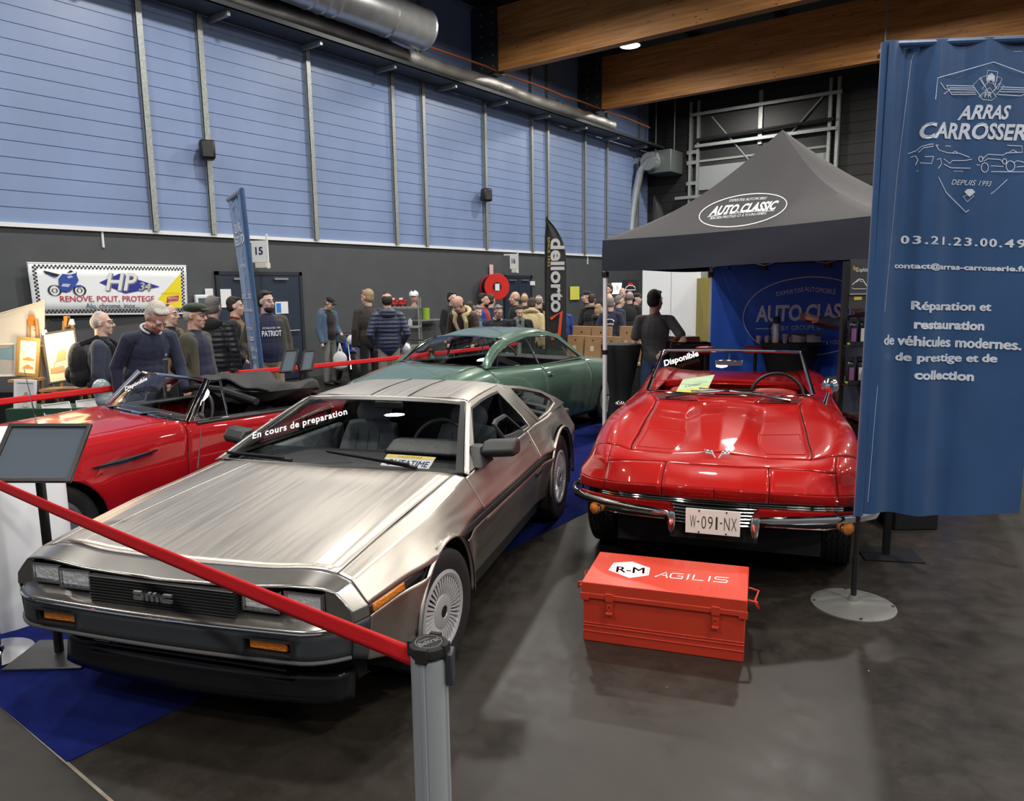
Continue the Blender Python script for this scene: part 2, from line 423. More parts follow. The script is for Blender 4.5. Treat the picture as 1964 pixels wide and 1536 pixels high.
# lamps
M_lampglow = mat('lit lamp lens', (1, .95, .86), .3, emit=14.0)
M_lamphous = mat('lamp housing', (.25, .26, .27), .4, .6)
proto = None
for i, (x, y) in enumerate(LAMP_SPOTS):
    lab = 'round high-bay lamp glowing below the nearer timber beam' if (x, y) == (-9.25, 17.5) else 'round high-bay lamp hanging out of frame over the hall'
    if proto is None:
        proto = t = thing('high_bay_lamp', (x, y, LAMP_Z), lab, 'lamp', group='high-bay lamps')
        MB().lathe([(.05, .42), (.09, .30), (.16, .12), (.27, .05), (.28, 0), (.25, 0), (.25, .03), (.0, .04)], 24).build('lamp_housing', M_lamphous, t)
        MB().lathe([(.245, .012), (.0, .012)], 24).build('lamp_lens', M_lampglow, t)
        MB().cyl((0, 0, .40), (0, 0, ZC - LAMP_Z), .008, 6).build('suspension_rod', M_galv, t)
    else:
        t = copy_tree(proto); t.location = (x, y, LAMP_Z); t['label'] = lab
    d = bpy.data.lights.new('high_bay_light', 'AREA'); d.shape = 'DISK'; d.size = .48; d.energy = 75; d.color = (1, .955, .885)
    lo = bpy.data.objects.new('high_bay_light', d); COL.objects.link(lo); lo.location = (0, 0, -.002); lo.parent = t
# ducts and cable tray on the left wall
t = thing('ventilation_duct', (WX + .48, 0, 6.92), 'thin silver foil covered duct running along the left wall', 'duct')
mb = MB(); pts = []; rs = []
y = -4.0
while y < 21.9:
    pts.append((.03 * sin(y * 2.1), y, .03 * sin(y * 1.3))); rs.append(.17 + .012 * sin(y * 9)); y += .12
mb.tube(pts, rs, 16).build('duct_skin', M_duct, t)
mb = MB()
for k in range(8): mb.lathe([(.19, -.03), (.2, 0), (.19, .03)], 18, 'Y', (0, 1.2 + k * 2.9, 0))
mb.build('duct_clamps', M_duct2, t)
t = thing('cable_tray', (WX + .03, 0, 6.62), 'long cable tray under the foil duct on the left wall', 'tray')
MB().b2((0.06, -4, 0), (.72, YB - .2, .02)).b2((.70, -4, 0), (.72, YB - .2, .10)).build('tray', M_steel, t)
for k in range(12): MB().b2((0, 2.0 + k * 2.0, -.09), (.62, 2.06 + k * 2.0, 0)).build('bracket', M_galv, t)
M_cable = mat('orange cable', (.30, .085, .03), .5)
MB().tube([(.78, -4 + k * .9, .55 + .02 * sin(k * 2.2)) for k in range(32)], .028, 8).build('cable', M_cable, t)
MB().tube([(.60, -4 + k * .9, .06 + .02 * sin(k * 1.7)) for k in range(32)], .022, 6).build('cable', M_black, t)
e = at_x(812, 57, WX + 1.1)
t = thing('large_round_duct', (e.x, e.y, e.z), 'large smooth silver duct ending high on the left wall', 'duct')
MB().lathe([(0, 0), (.40, 0), (.41, -.02), (.41, -9)], 40, 'Y').build('duct_skin', M_duct2, t)
for k in (0.0, 1.1, 2.5, 2.75, 3.05, 4.4, 6.0): MB().lathe([(.412, -.03), (.424, 0), (.412, .03)], 40, 'Y', (0, -k, 0)).build('duct_seam_ring', M_duct2, t)
for k in (.7, 3.6): MB().b2((-.01, -k - .01, .4), (.01, -k + .01, ZC - e.z)).build('hanger_rod', M_galv, t)
# fan unit in the far corner with its elbow duct
fb = at_y(1272, 312, YB - .7)
t = thing('fan_unit', fb, 'grey ventilation box with bent silver pipe in the far corner', 'ventilation unit')
MB().b2((-.42, -.35, -.38), (.45, .65, .38)).build('casing', mat('grey sheet metal', (.12, .14, .14), .45, .3), t, bevel=.02)
MB().lathe([(.30, -.62), (.34, -.36), (.34, -.34)], 24, 'Y', (-.28, 0, 0)).build('inlet_cone', M_galv, t)
el = [at_y(*p, YB - 1.2) - V3(fb) for p in ((1262, 300), (1243, 306), (1228, 330), (1219, 370), (1213, 410), (1210, 452), (1209, 500))]
MB().tube(el, .135, 14).build('elbow_pipe', M_duct2, t)
for dx in (-.3, .4): MB().b2((dx - .012, 0, .38), (dx + .012, .03, ZC - fb.z)).build('hanger_rod', M_galv, t)
# sectional lift door on the back wall
gx0, gx1 = -10.95, -6.12
t = thing('lift_door', (0, YB, 0), 'tall industrial lift door with bare steel tracks on the charcoal back wall', 'door')
M_gpan = mat('grey door panel', (.24, .26, .26), .5)
M_gdark = mat('black door panel', (.014, .015, .015), .5)
MB().b2((gx0 + .3, -.10, 0), (gx1 - .25, -.04, 8.1)).build('door_leaf', M_gdark, t)
for z0, z1 in ((5.1, 5.9), (4.3, 4.6), (6.05, 6.12)): MB().b2((gx0 + .3, -.14, z0), (gx1 - .25, -.10, z1)).build('light_panel', M_gpan, t)
for x in (gx0, gx0 + .28, gx1 - .24, gx1): MB().b2((x - .045, -.22, 0), (x + .045, -.05, 8.1)).build('track_rail', M_galv, t)
MB().b2((-8.6, -.17, 6.4), (-8.47, -.10, 8.1)).build('track_rail', M_galv, t)
for z, a, b in ((7.64, gx0, gx1 + .1), (6.58, gx0 + .2, gx1), (4.88, gx0 - .5, gx1 + .05)): MB().b2((a, -.30, z - .05), (b, -.2, z + .05)).build('cross_bar', M_galv, t)
MB().cyl((gx0 + .25, -.3, 6.78), (gx1 - .1, -.3, 6.86), .05, 10).build('spring_shaft', M_black, t)
for a, b in (((-10.2, -.16, 7.5), (-8.6, -.16, 5.6)), ((-6.6, -.16, 7.6), (-8.5, -.16, 5.6))): MB().cyl(a, b, .028, 6).build('diagonal_brace', M_galv, t)
for z in (6.0, 5.3, 6.35): MB().b2((gx0 - .12, -.2, z), (gx0 + .32, -.1, z + .12)).build('track_bracket', M_galv, t)
# hanging rod with clamp by the banner
p = at_y(1697, 96, 20.3)
t = thing('hanging_rod', p, 'thin steel rod with clamp hanging in front of the far beam', 'rod')
MB().b2((-.02, -.02, 0), (.02, .02, ZC - p.z)).build('rod', M_galv, t); MB().b2((-.12, -.04, -.05), (.12, .04, .03)).build('clamp', M_alu, t)
# doors in the left wall
def wall_door(n, y0, y1, ztop, label):
    t = MB().b2((WX - .02, y0, 0), (WX + .05, y0 + .07, ztop)).b2((WX - .02, y1 - .07, 0), (WX + .05, y1, ztop)).b2((WX - .02, y0, ztop - .07), (WX + .05, y1, ztop)).build('door_%d' % n, mat('dark door frame', (.02, .024, .032), .5)); t['kind'] = 'structure'; t['label'] = label
    ym = (y0 + y1) / 2
    for a, b in ((y0 + .075, ym - .004), (ym + .004, y1 - .075)):
        lf = MB().b2((WX + .0, a, .02), (WX + .035, b, ztop - .075)).build('door_leaf', M_navydoor, t)
        c = MB().b2((WX + .035, (a + b) / 2 - .16, ztop - .16), (WX + .08, (a + b) / 2 + .16, ztop - .12)).build('door_closer', M_alu, lf)
        MB().cyl((WX + .075, a + .08, 1.0), (WX + .075, b - .08, 1.0), .014, 8).build('push_bar', M_galv, lf)
    return t
wall_door(1, 7.79, 9.73, 2.18, 'navy double door under the sign 15')
wall_door(2, 16.6, 17.95, 2.16, 'navy double door under the sign 16')
M_paper = mat('paper', (.80, .82, .84), .6)
def wall_card(name, px, py, w, h, m, label, cat, x=WX + .04, d=.012, bev=0):
    p = at_x(px, py, x); return tag(MB().b2((0, -w / 2, -h / 2), (d, w / 2, h / 2)).build(name, m, loc=p, bevel=bev), label, cat)
wall_card('paper_notice', 433, 572, .22, .34, M_paper, 'white paper notice taped on the left leaf of the navy door', 'notice')
o = wall_card('paper_notice', 540, 590, .30, .24, M_paper, 'white and blue paper notice on the right leaf of the navy door', 'notice')
MB().b2((.012, -.13, -.1), (.014, -.02, .09)).build('blue_panel', mat('print blue', (.04, .22, .62), .5), o)
wall_card('switch_box', 401, 563, .16, .18, M_white, 'small white switch box beside the navy double door', 'switch', bev=.01)
o = wall_card('call_point_box', 384, 580, .24, .28, M_white, 'white rounded wall box with grey window left of the navy door', 'box', bev=.02, d=.08)
MB().b2((.08, -.08, -.08), (.084, .08, .08)).build('window', mat('grey screen', (.08, .12, .15), .3), o)
wall_card('switch_plate', 1021, 543, .24, .12, M_white, 'small double white switch plate right of the door under sign 16', 'switch')
wall_card('poster', 1102, 562, .55, .42, mat('yellow poster', (.72, .74, .12), .6), 'small yellow poster on the grey wall beside the black feather flag', 'poster')
def number_sign(px, py, num, dist, w, h, label):
    p = at_x(px, py, WX + .30); k = (p - C_O).length / (at_d(px, py, dist) - C_O).length; w, h = w * k, h * k
    t = thing('number_sign', p, label, 'sign', rz=radians(20))
    MB().b2((-w / 2 - .18, .0, h / 2 - .04), (-w / 2, .02, h / 2)).build('wall_arm', M_white, t)
    MB().b2((-w / 2, 0, -h / 2), (w / 2, .02, h / 2)).build('plate', M_white, t)
    mb = MB(); put_text(mb, num, lambda x, y: (x, -.004, y), 0, -.16 * h, w * .5, h * .36, offset=.03); mb.build('lettering', mat('navy lettering', (.012, .03, .07), .5), t)
    MB().b2((-w * .28, -.03, -h * .78), (w / 2, .1, -h * .53)).build('emergency_light', mat('emergency light cover', (.7, .68, .6), .4), t, bevel=.01)
    MB().b2((w / 2, -.01, -h * .8), (w / 2 + .03, .02, h / 2 + .12)).build('bracket', M_white, t)
number_sign(497, 482, '15', 13.4, .31, .38, 'white number sign 15 above the navy double door')
number_sign(985, 501, '16', 21.5, .22, .42, 'white number sign 16 above the far navy door')
# loudspeakers on the wall posts
for px, py, lab in ((397, 288, 'black wall loudspeaker on the nearer galvanised post'), (933, 374, 'black wall loudspeaker on the farther galvanised post')):
    p = at_x(px, py, WX + .25)
    t = thing('wall_loudspeaker', p, lab, 'loudspeaker', rz=radians(-25), group='wall loudspeakers')
    MB().b2((-.12, -.13, -.17), (.12, .13, .17)).build('cabinet', M_black, t, bevel=.05)
    MB().b2((.12, -.09, -.13), (.135, .09, .13)).build('grille', mat('speaker grille', (.03, .03, .032), .7), t, bevel=.01)
    MB().b2((-.26, -.03, -.03), (-.1, .03, .03)).build('wall_bracket', M_black, t)
# hose reel on the wall
p = at_x(950, 550, WX + .45)
t = thing('hose_reel', p, 'red fire hose reel with black hose mounted by the far navy door', 'hose reel', rz=radians(-35))
M_red = mat('fire red', (.62, .02, .012), .35)
MB().lathe([(.12, .0), (.34, 0), (.35, .02), (.34, .04), (.12, .04), (.12, 0)], 32, 'X', (.12, 0, 0)).build('front_disc', M_red, t)
MB().lathe([(.06, .0), (.34, 0), (.34, .03), (.06, .03)], 32, 'X', (-.30, 0, 0)).build('rear_disc', M_red, t)
for k in range(7): MB().tube([(-.24 + k * .05, .29 * cos(a * pi / 12), .29 * sin(a * pi / 12)) for a in range(24)], .03, 8, True).build('hose_coil', M_black, t)
MB().cyl((-.4, 0, 0), (.18, 0, 0), .11, 16).build('axle', M_black, t); MB().b2((.18, -.06, -.1), (.185, .06, .08)).build('instruction_plate', M_paper, t)
wall_card('fire_sign', 942, 518, .16, .30, mat('red white sign', (.75, .45, .45), .5), 'small red and white fire sign above the hose reel', 'sign')
# joint lines in the floor
mb = MB()
a, b = at_z(0, 1352), at_z(128, 1463); d = (b - a)
mb.b2((0, -.006, 0), (d.length + 2.2, .006, .0015))
struct('floor_joint', mb, mat('pale joint filler', (.30, .26, .21), .8, noise=.5, nscale=9), 'pale filled joint in the floor beside the blue carpet', loc=(a.x, a.y, .001), rz=math.atan2(d.y, d.x))
# ------------------------------------------------------------------ shared car pieces
M_tyre = mat('tyre rubber', (.014, .014, .015), .62, bump=.15, bscale=90)
M_seam = mat('dark panel gap', (.004, .004, .004), .8)
M_liner = mat('black underbody', (.006, .006, .006), .85)
M_glass = glass_mat('clear car glass', (.93, .95, .95))
M_glassd = glass_mat('tinted car glass', (.62, .65, .66))
M_amber = mat('amber lens', (.75, .22, .02), .18, coat=.6, bump=.5, bscale=120)
M_lens = mat('headlamp glass', (.86, .88, .90), .14, .35, bump=.5, bscale=40)
M_greyleather = mat('grey leather', (.30, .32, .34), .48, bump=.12, bscale=80)
M_blackvinyl = mat('black vinyl', (.016, .017, .019), .46, bump=.15, bscale=90)
M_rubber = mat('matt black rubber', (.018, .019, .020), .5)
def car_mat(loc, rz): return Matrix.Translation(loc) @ Matrix.Rotation(rz, 4, 'Z')
def hit(mw, px, py, p0, n):
    """where the photograph's sight line meets a plane given in the thing's own frame"""
    iw = mw.inverted(); o = iw @ C_O; d = (iw.to_3x3() @ ray(px, py)); n = V3(n)
    return o + d * ((V3(p0) - o).dot(n) / d.dot(n))
def affine(bl, br, tl, off=(0, 0, 0)):
    bl, br, tl, off = V3(bl), V3(br), V3(tl), V3(off)
    return lambda x, y: bl + (br - bl) * (x + .5) + (tl - bl) * y + off
def tyre_mesh(mb, R, w, rim, grooves=4, zig=0.0, nth=144, y0=0.0):
    prof = []
    hw = w / 2
    side = [(rim, -hw * .80), (rim + .012, -hw * .92), ((R + rim) / 2, -hw * 1.0), (R - .022, -hw * .96), (R - .006, -hw * .86)]
    nw = 8 * grooves + 4; ys = [-hw * .84 + hw * 1.68 * i / nw for i in range(nw + 1)]
    gy = [-hw * .84 + hw * 1.68 * (i + .5) / grooves for i in range(grooves)]
    rows = []
    for k in range(nth):
        a = 2 * pi * k / nth; z = zig * (1 if (k // 2) % 2 else -1); r = []
        for q, yy in side: r.append((q, yy))
        for yy in ys:
            d = min(abs(yy - g - z) for g in gy); q = R - .012 * (abs(yy) / hw) ** 4
            if d < w * .022: q -= .009
            elif zig == 0 and k % 6 == 0 and abs(yy) > hw * .45: q -= .006
            r.append((q, yy))
        for q, yy in reversed(side): r.append((q, -yy))
        rows.append([(q * cos(a), y0 + yy, q * sin(a)) for q, yy in r])
    m = len(rows[0]); vs = [p for r in rows for p in r]
    fs = [(k * m + j, k * m + j + 1, ((k + 1) % nth) * m + j + 1, ((k + 1) % nth) * m + j) for k in range(nth) for j in range(m - 1)]
    return mb.add(vs, fs)
def blade_wheel(parent, loc, R, w, rim, side, steer=0.0):
    """turbine wheel with thin radial blades"""
    e = tyre_mesh(MB(), R, w, rim, 4).build('tyre', M_tyre, parent, angle=30); e.location = loc; e.rotation_euler.z = steer
    s = side; y = w / 2 * s
    rm = MB().lathe([(rim + .004, -w * .42 * s), (rim + .012, y * .93), (rim - .004, y * .99), (rim - .018, y * .93), (rim - .022, y * .45), (.0, y * .38)], 60, 'Y').build('rim', mat('silver wheel', (.62, .64, .66), .38, .5), e)
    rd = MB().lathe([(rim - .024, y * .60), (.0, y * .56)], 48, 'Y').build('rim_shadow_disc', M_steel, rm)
    mb = MB(); n = 40
    for k in range(n):
        a = 2 * pi * k / n; ca, sa = cos(a), sin(a); ta, tb = -sin(a), cos(a)
        q = []
        for r, hw_, yy in ((.078, .0035, .86), (rim * .62, .0052, .93), (rim - .016, .0072, .90)):
            for sg in (-1, 1):
                for yo in (yy, .62): q.append((ca * r + ta * hw_ * sg + ta * .010 * (1 if yo == .62 else 0), y * yo, sa * r + tb * hw_ * sg + tb * .010 * (1 if yo == .62 else 0)))
        fs = []
        for i in (0, 4): fs += [(i, i + 2, i + 6, i + 4), (i, i + 4, i + 5, i + 1), (i + 2, i + 3, i + 7, i + 6)]
        fs += [(0, 1, 3, 2), (8, 10, 11, 9)]
        mb.add(q, fs)
    mb.build('blades', mat('bright blade edges', (.80, .82, .84), .3, .5), rm, smooth=False)
    MB().lathe([(.082, y * .72), (.078, y * .90), (.055, y * .96), (.03, y * .97), (.028, y * .93), (0, y * .93)], 32, 'Y').build('hub', mat('silver wheel', (.62, .64, .66), .38, .5), rm)
    MB().lathe([(.028, y * .945), (0, y * .955)], 20, 'Y').build('hub_cap', M_black, rm)
    return e
def seat(parent, x, y, m, h=.62, w=.50, z=.18, head=True, lean=.42):
    """bucket seat: cushion, backrest with bolsters and headrest"""
    def soft(name, fn, mm=m): return MB().grid(fn, 12, 16).build(name, mm, s)
    s = MB().grid(lambda u, v: V3((x + .50 * (u - .35), y + (v - .5) * w * 1.0, z + .10 * sin(pi * min(max(v, 0), 1)) ** .35 * (1 if 0 < u < 1 else .2) + .04 * abs(2 * v - 1) ** 3 * (1 - abs(2 * v - 1) ** 9 * 1.4) + .05 * u)), 10, 16).build('seat_cushion', m, parent, solid=.03)
    def back(u, v):
        q = 2 * v - 1; wd = w * (.98 - .22 * u ** 3); edge = max(0, 1 - abs(q) ** 8)
        bol = .055 * abs(q) ** 2 * (1 - u ** 3)
        return V3((x - .16 - lean * h * u + (.045 + bol) * edge ** .5 * 1.0, y + q * wd / 2, z + .06 + h * u - .03 * abs(q) ** 4 * u))
    b = MB().grid(back, 14, 18).build('seat_back', m, s, solid=.06)
    mb = MB()
    for q in (-.17, 0, .17): mb.tube([(back(u, .5 + q / 1).x + .004, y + q * w, back(u, .5).z) for u in (.08, .3, .5, .7, .86)], .0015, 6)
    mb.build('seat_stitching', M_seam, s)
    if head: MB().ell((x - .165 - lean * h * 1.1, y, z + .06 + h * 1.06), (.055, w * .27, .11), 18, 12).build('headrest', m, s)
    return s
def steering_wheel(parent, c, R, tilt, m, spokes=(0, 2.1, 4.2), rim=.012, hubm=None, sm=None):
    mx = Matrix.Rotation(tilt, 3, 'Y'); c = V3(c)
    P = lambda a, r, d=0: c + mx @ V3((d, r * cos(a), r * sin(a)))
    o = MB().tube([P(2 * pi * k / 40, R) for k in range(40)], rim, 8, True).build('steering_wheel', m, parent)
    mb = MB()
    for a in spokes: mb.tube([P(a, .03, -.02), P(a, R * .55, -.012), P(a, R)], [.016, .012, .009], 8, flat=(1, .5))
    mb.cyl(P(0, 0, .1), P(0, 0, -.02), .02, 10).build('steering_spokes', sm or m, o)
    MB().ell(P(0, 0, -.02), (.03, .045, .045), 14, 8).build('horn_pad', hubm or m, o)
    return o
def door_mirror_pod(mb, c, d): pass
# ------------------------------------------------------------------ brushed steel wedge sports car
def steel_mat():
    m = bpy.data.materials.new('brushed stainless steel'); m.use_nodes = True; nt = m.node_tree; b = nt.nodes['Principled BSDF']; L = nt.links.new
    b.inputs['Metallic'].default_value = 1.0
    tc = nt.nodes.new('ShaderNodeTexCoord'); mp = nt.nodes.new('ShaderNodeMapping'); mp.inputs['Scale'].default_value = (.8, 22, 8); L(tc.outputs['Object'], mp.inputs[0])
    n = nt.nodes.new('ShaderNodeTexNoise'); n.inputs['Scale'].default_value = 9; n.inputs['Detail'].default_value = 6; n.inputs['Roughness'].default_value = .7; L(mp.outputs[0], n.inputs[0])
    n2 = nt.nodes.new('ShaderNodeTexNoise'); n2.inputs['Scale'].default_value = 2.1; n2.inputs['Detail'].default_value = 4; L(mp.outputs[0], n2.inputs[0])
    rr = nt.nodes.new('ShaderNodeMapRange'); rr.inputs[1].default_value = .3; rr.inputs[2].default_value = .7; rr.inputs[3].default_value = .33; rr.inputs[4].default_value = .42
    L(n2.outputs[0], rr.inputs[0]); L(rr.outputs[0], b.inputs['Roughness'])
    r = nt.nodes.new('ShaderNodeValToRGB'); e = r.color_ramp.elements
    e[0].position, e[0].color = .25, (.50, .465, .415, 1); e[1].position, e[1].color = .75, (.57, .532, .48, 1)
    L(n.outputs[0], r.inputs[0]); L(r.outputs[0], b.inputs['Base Color'])
    return m
M_stain = steel_mat()
def steel_car():
    loc = cw(-1.1696, 3.5221); rz = -1.8551 + AZ
    car = thing('sports_car', loc, 'brushed stainless steel wedge sports car with black louvred grille, parked behind the red belt', 'car', rz=rz)
    mw = car_mat(loc, rz)
    def row(x, k0, k2, k3, k4, k5, k6): # centre, hood edge, shoulder, strip top, strip bottom, rocker
        k1 = (k0[0] * .72 + k2[0] * .28 if True else 0, .37, k0[1] + .25 * (k2[2] - k0[1]) + .004)
        return [(k0[0], 0, k0[1]), (k1[0], k1[1], k1[2]), k2, k3, k4, k5, k6]
    R = [row(0, (.802, .674), (.752, .700, .684), (.742, .735, .674), (.735, .800, .605), (.735, .806, .560), (.735, .795, .42)),
         row(1, (.665, .703), (.642, .695, .711), (.652, .760, .694), (.66, .835, .607), (.66, .840, .565), (.66, .82, .38)),
         row(2, (.35, .739), (.35, .705, .743), (.35, .785, .722), (.35, .868, .605), (.35, .872, .565), (.35, .850, .28)),
         row(3, (.05, .767), (.05, .712, .767), (.05, .792, .746), (.05, .884, .605), (.05, .888, .565), (.05, .850, .28)),
         row(4, (-.28, .791), (-.28, .717, .787), (-.28, .793, .768), (-.28, .885, .606), (-.28, .889, .565), (-.28, .850, .28)),
         row(5, (-.545, .806), (-.56, .725, .803), (-.56, .787, .792), (-.60, .884, .607), (-.62, .888, .567), (-.68, .848, .28)),
         row(6, (-.70, .78), (-.70, .745, .800), (-.70, .786, .799), (-.72, .885, .607), (-.72, .889, .567), (-.85, .848, .28)),
         row(7, (-1.2, .74), (-1.2, .765, .800), (-1.2, .788, .801), (-1.2, .889, .607), (-1.2, .893, .567), (-1.25, .848, .28)),
         row(8, (-1.84, .74), (-1.84, .765, .803), (-1.84, .786, .804), (-1.85, .892, .606), (-1.85, .896, .566), (-1.83, .848, .28)),
         row(9, (-2.2, .78), (-2.2, .755, .808), (-2.2, .776, .808), (-2.2, .895, .606), (-2.2, .899, .566), (-2.2, .848, .29)),
         row(10, (-2.6, .80), (-2.6, .745, .812), (-2.6, .766, .812), (-2.6, .898, .604), (-2.6, .902, .566), (-2.6, .848, .30)),
         row(11, (-3.0, .81), (-3.0, .735, .814), (-3.0, .752, .812), (-3.0, .885, .60), (-3.0, .889, .56), (-3.0, .84, .34)),
         row(12, (-3.22, .80), (-3.22, .70, .80), (-3.22, .725, .795), (-3.20, .850, .60), (-3.20, .855, .56), (-3.18, .82, .40))]
    P = Patch(R, cu={1}, cv={3, 4, 5})
    AF, AR = (0, .295, .352, .030, .09), (-2.413, .33, .400, .030, .10)
    # dark inner shell keeps the gaps between panels black
    panel(MB(), P, .2, 5, 0, 6, 40, 40, arches=[(0, .295, .37, 0, .1)], mirror=(1, -1), gap=0, inset=.014).build('inner_shell', M_liner, car)
    panel(MB(), P, 5, 12, 3, 6, 50, 24, arches=[(-2.413, .33, .42, 0, .1)], mirror=(1, -1), gap=0, inset=.014).build('inner_shell', M_liner, car)
    hood = panel(MB(), P, 1, 5, 0, 2, 24, 10, mirror=(1, -1)).build('hood', M_stain, car, solid=.004)
    mb = MB()
    for s in (1, -1): MB().tube([V3((q.x, s * q.y, q.z - .0012)) for q in [P.pt(1.1 + i * .19, 1.62 - .0105 * i) for i in range(21)]], .006, 8, flat=(1, .45)).build('hood_crease', M_stain, hood)
    M_fasc = mat('silver fascia paint', (.40, .385, .36), .22, .9)
    fas = panel(MB(), P, 0, 1, 0, 5, 8, 28, mirror=(1, -1)).build('front_fascia', M_fasc, car, solid=.004)
    for s in (1, -1):
        panel(MB(), P, 0, 1, 5, 6, 6, 6, mirror=(s,)).build('bumper_corner', mat('grey bumper plastic', (.040, .045, .050), .42), car, solid=.004)
        MB().prism([(.697, .556), (.806, .556), (.800, .605), (.770, .640), (.737, .674), (.697, .684)], lambda y, z, d_: V3((.738 - d_ + .02 * (.80 - y), s * y, z)), 0, .02).build('fascia_face', M_fasc, fas)
        f = panel(MB(), P, 1, 5.05, 2, 4, 60, 14, arches=[AF], mirror=(s,)).build('front_fender', M_stain, car, solid=.003)
        for a, b in ((1, 3.15), (3.15, 5.05)):
            panel(MB(), P, a, b, 5, 6, 34, 16, arches=[AF], mirror=(s,), gap=.001).build('fender_lower', M_stain, f, solid=.003)
            panel(MB(), P, 1 if a == 1 else 3.86, 2.40 if a == 1 else 5.05, 4, 5, 20, 3, mirror=(s,), gap=.001).build('rub_strip', M_rubber, f, solid=.003)
        d = panel(MB(), P, 5.05, 8, 3, 4, 30, 12, mirror=(s,)).build('door', M_stain, car, solid=.003)
        panel(MB(), P, 5.05, 8, 5, 6, 30, 8, mirror=(s,)).build('door_lower', M_stain, d, solid=.003)
        panel(MB(), P, 5.05, 8, 4, 5, 30, 3, mirror=(s,), gap=.001).build('rub_strip', M_rubber, d, solid=.003)
        q = panel(MB(), P, 8, 12, 3, 4, 60, 14, arches=[AR], mirror=(s,)).build('rear_quarter', M_stain, car, solid=.003)
        for a, b in ((8, 9.53), (9.53, 12)):
            panel(MB(), P, a, b, 5, 6, 34, 14, arches=[AR], mirror=(s,), gap=.001).build('quarter_lower', M_stain, q, solid=.003)
            panel(MB(), P, 8 if a == 8 else 10.34, 8.70 if a == 8 else 12, 4, 5, 20, 3, mirror=(s,), gap=.001).build('rub_strip', M_rubber, q, solid=.003)
        # rolled arch lips and dark wheel wells
        for (cx, cz, Rr, A, W), yo, par in ((AF, .905, f), (AR, .922, q)):
            mb = MB()
            def lip(u, v):
                a = -.12 + (pi + .24) * u; rr = Rr + .006 - .010 * abs(2 * v - 1)
                return V3((cx + rr * cos(a), s * (yo + .006 - .03 * v), cz + rr * sin(a)))
            mb.grid(lip, 40, 4).build('arch_lip', M_stain, par, solid=.004)
            MB().grid(lambda u, v: V3((cx + (Rr + .01) * cos(-.35 + (pi + .7) * u), s * (yo - .03 - .34 * v), cz + (Rr + .01) * sin(-.35 + (pi + .7) * u))), 28, 3).build('wheel_well', M_liner, car)
            MB().grid(lambda u, v: V3((cx + (Rr + .01) * v * cos(-.35 + (pi + .7) * u), s * (yo - .36), cz + (Rr + .01) * v * sin(-.35 + (pi + .7) * u))), 28, 2).build('wheel_well', M_liner, car)
        sl = MB().prism([(-.42, .285), (-2.0, .285), (-2.0, .17), (-.42, .17)], lambda x, z, d: V3((x, s * (.838 - d - (.285 - z) * .25), z)), 0, .12).build('side_sill', M_rubber, car)
        # marker lamp in the strip
        panel(MB(), P, 1.06, 1.80, 4.1, 4.9, 8, 3, mirror=(s,), gap=0, inset=-.004).build('side_marker_lamp', M_amber, f, solid=.006)
        hd = MB().b2((-1.66, s * .897, .52), (-1.80, s * .906, .545)).build('door_handle', M_black, d, bevel=.006)
        lk = MB().lathe([(.013, 0), (.013, .006), (.006, .008), (0, .006)], 16, 'Y', (-1.78, s * .820, .735)).build('door_lock', M_chrome, d)
        # mirror
        mr = MB().prism([(-.72, .80), (-.96, .80), (-.93, .90), (-.84, .90)], lambda x, z, d_: V3((x, s * (.785 - (z - .80) * .55 + d_), z)), -.02, .045).build('door_mirror', M_rubber, d, bevel=.01)
        MB().prism([(-.83, .835), (-.95, .83), (-.965, .86), (-.95, .925), (-.86, .93), (-.80, .875)], lambda x, z, d_: V3((x - d_ * .35, s * (.79 + d_), z + d_ * .02)), .0, .180).build('mirror_housing', M_rubber, mr, bevel=.018)
        MB().prism([(.02, .845), (.16, .85), (.16, .915), (.02, .915)], lambda y, z, d_: V3((-.962 - y * .35 - d_, s * (.79 + y), z)), 0, .006).build('mirror_glass', M_chrome, mr)
        # upper door and buttress: sloping side with two windows
        sy = lambda z: .787 - (z - .80) * .815
        fn = lambda x, z, d_: V3((x, s * (sy(z) - d_), z))
        dout = [(-.60, .802), (-1.235, 1.088), (-1.50, 1.106), (-1.75, 1.112), (-1.965, 1.110), (-2.03, 1.04), (-2.10, .93), (-2.165, .806), (-1.2, .803)]
        dinn = [(-.80, .828), (-1.265, 1.052), (-1.50, 1.068), (-1.72, 1.074), (-1.875, 1.072), (-1.925, .97), (-1.96, .88), (-1.955, .815), (-1.2, .822)]
        du = MB().ring(dout, dinn, fn, 0, .03).build('door_upper_frame', M_stain, d, bevel=.004)
        MB().ring([(x, z) for x, z in dinn], [(x + (-1.45 - x) * .025, z + (.94 - z) * .09) for x, z in dinn], fn, .002, .026).build('window_seal', M_rubber, d)
        MB().prism(dinn, fn, .014, .018).build('side_window', M_glassd, d)
        tin = [(-1.42, .845), (-1.42, .912), (-1.50, .925), (-1.69, .925), (-1.77, .825), (-1.76, .818)]
        tout = [(-1.405, .82), (-1.405, .925), (-1.495, .940), (-1.70, .940), (-1.79, .825), (-1.77, .803)]
        MB().ring(tout, tin, fn, -.002, .02).build('toll_window_frame', M_rubber, d)
        qo = [(-2.06, 1.10), (-2.10, 1.068), (-2.26, .960), (-2.215, .812), (-2.17, .806), (-2.105, .93), (-2.035, 1.04), (-1.975, 1.112)]
        bo = [(-1.98, 1.112), (-2.10, 1.085), (-2.42, 1.035), (-2.75, .965), (-3.02, .865), (-3.12, .805), (-2.6, .805), (-2.19, .805)]
        bi = [(-2.17, 1.052), (-2.20, 1.050), (-2.45, 1.005), (-2.74, .940), (-2.86, .875), (-2.87, .840), (-2.6, .818), (-2.265, .812)]
        bt = MB().ring(bo, bi, fn, .004, .034).build('rear_buttress', M_stain, q, bevel=.004)
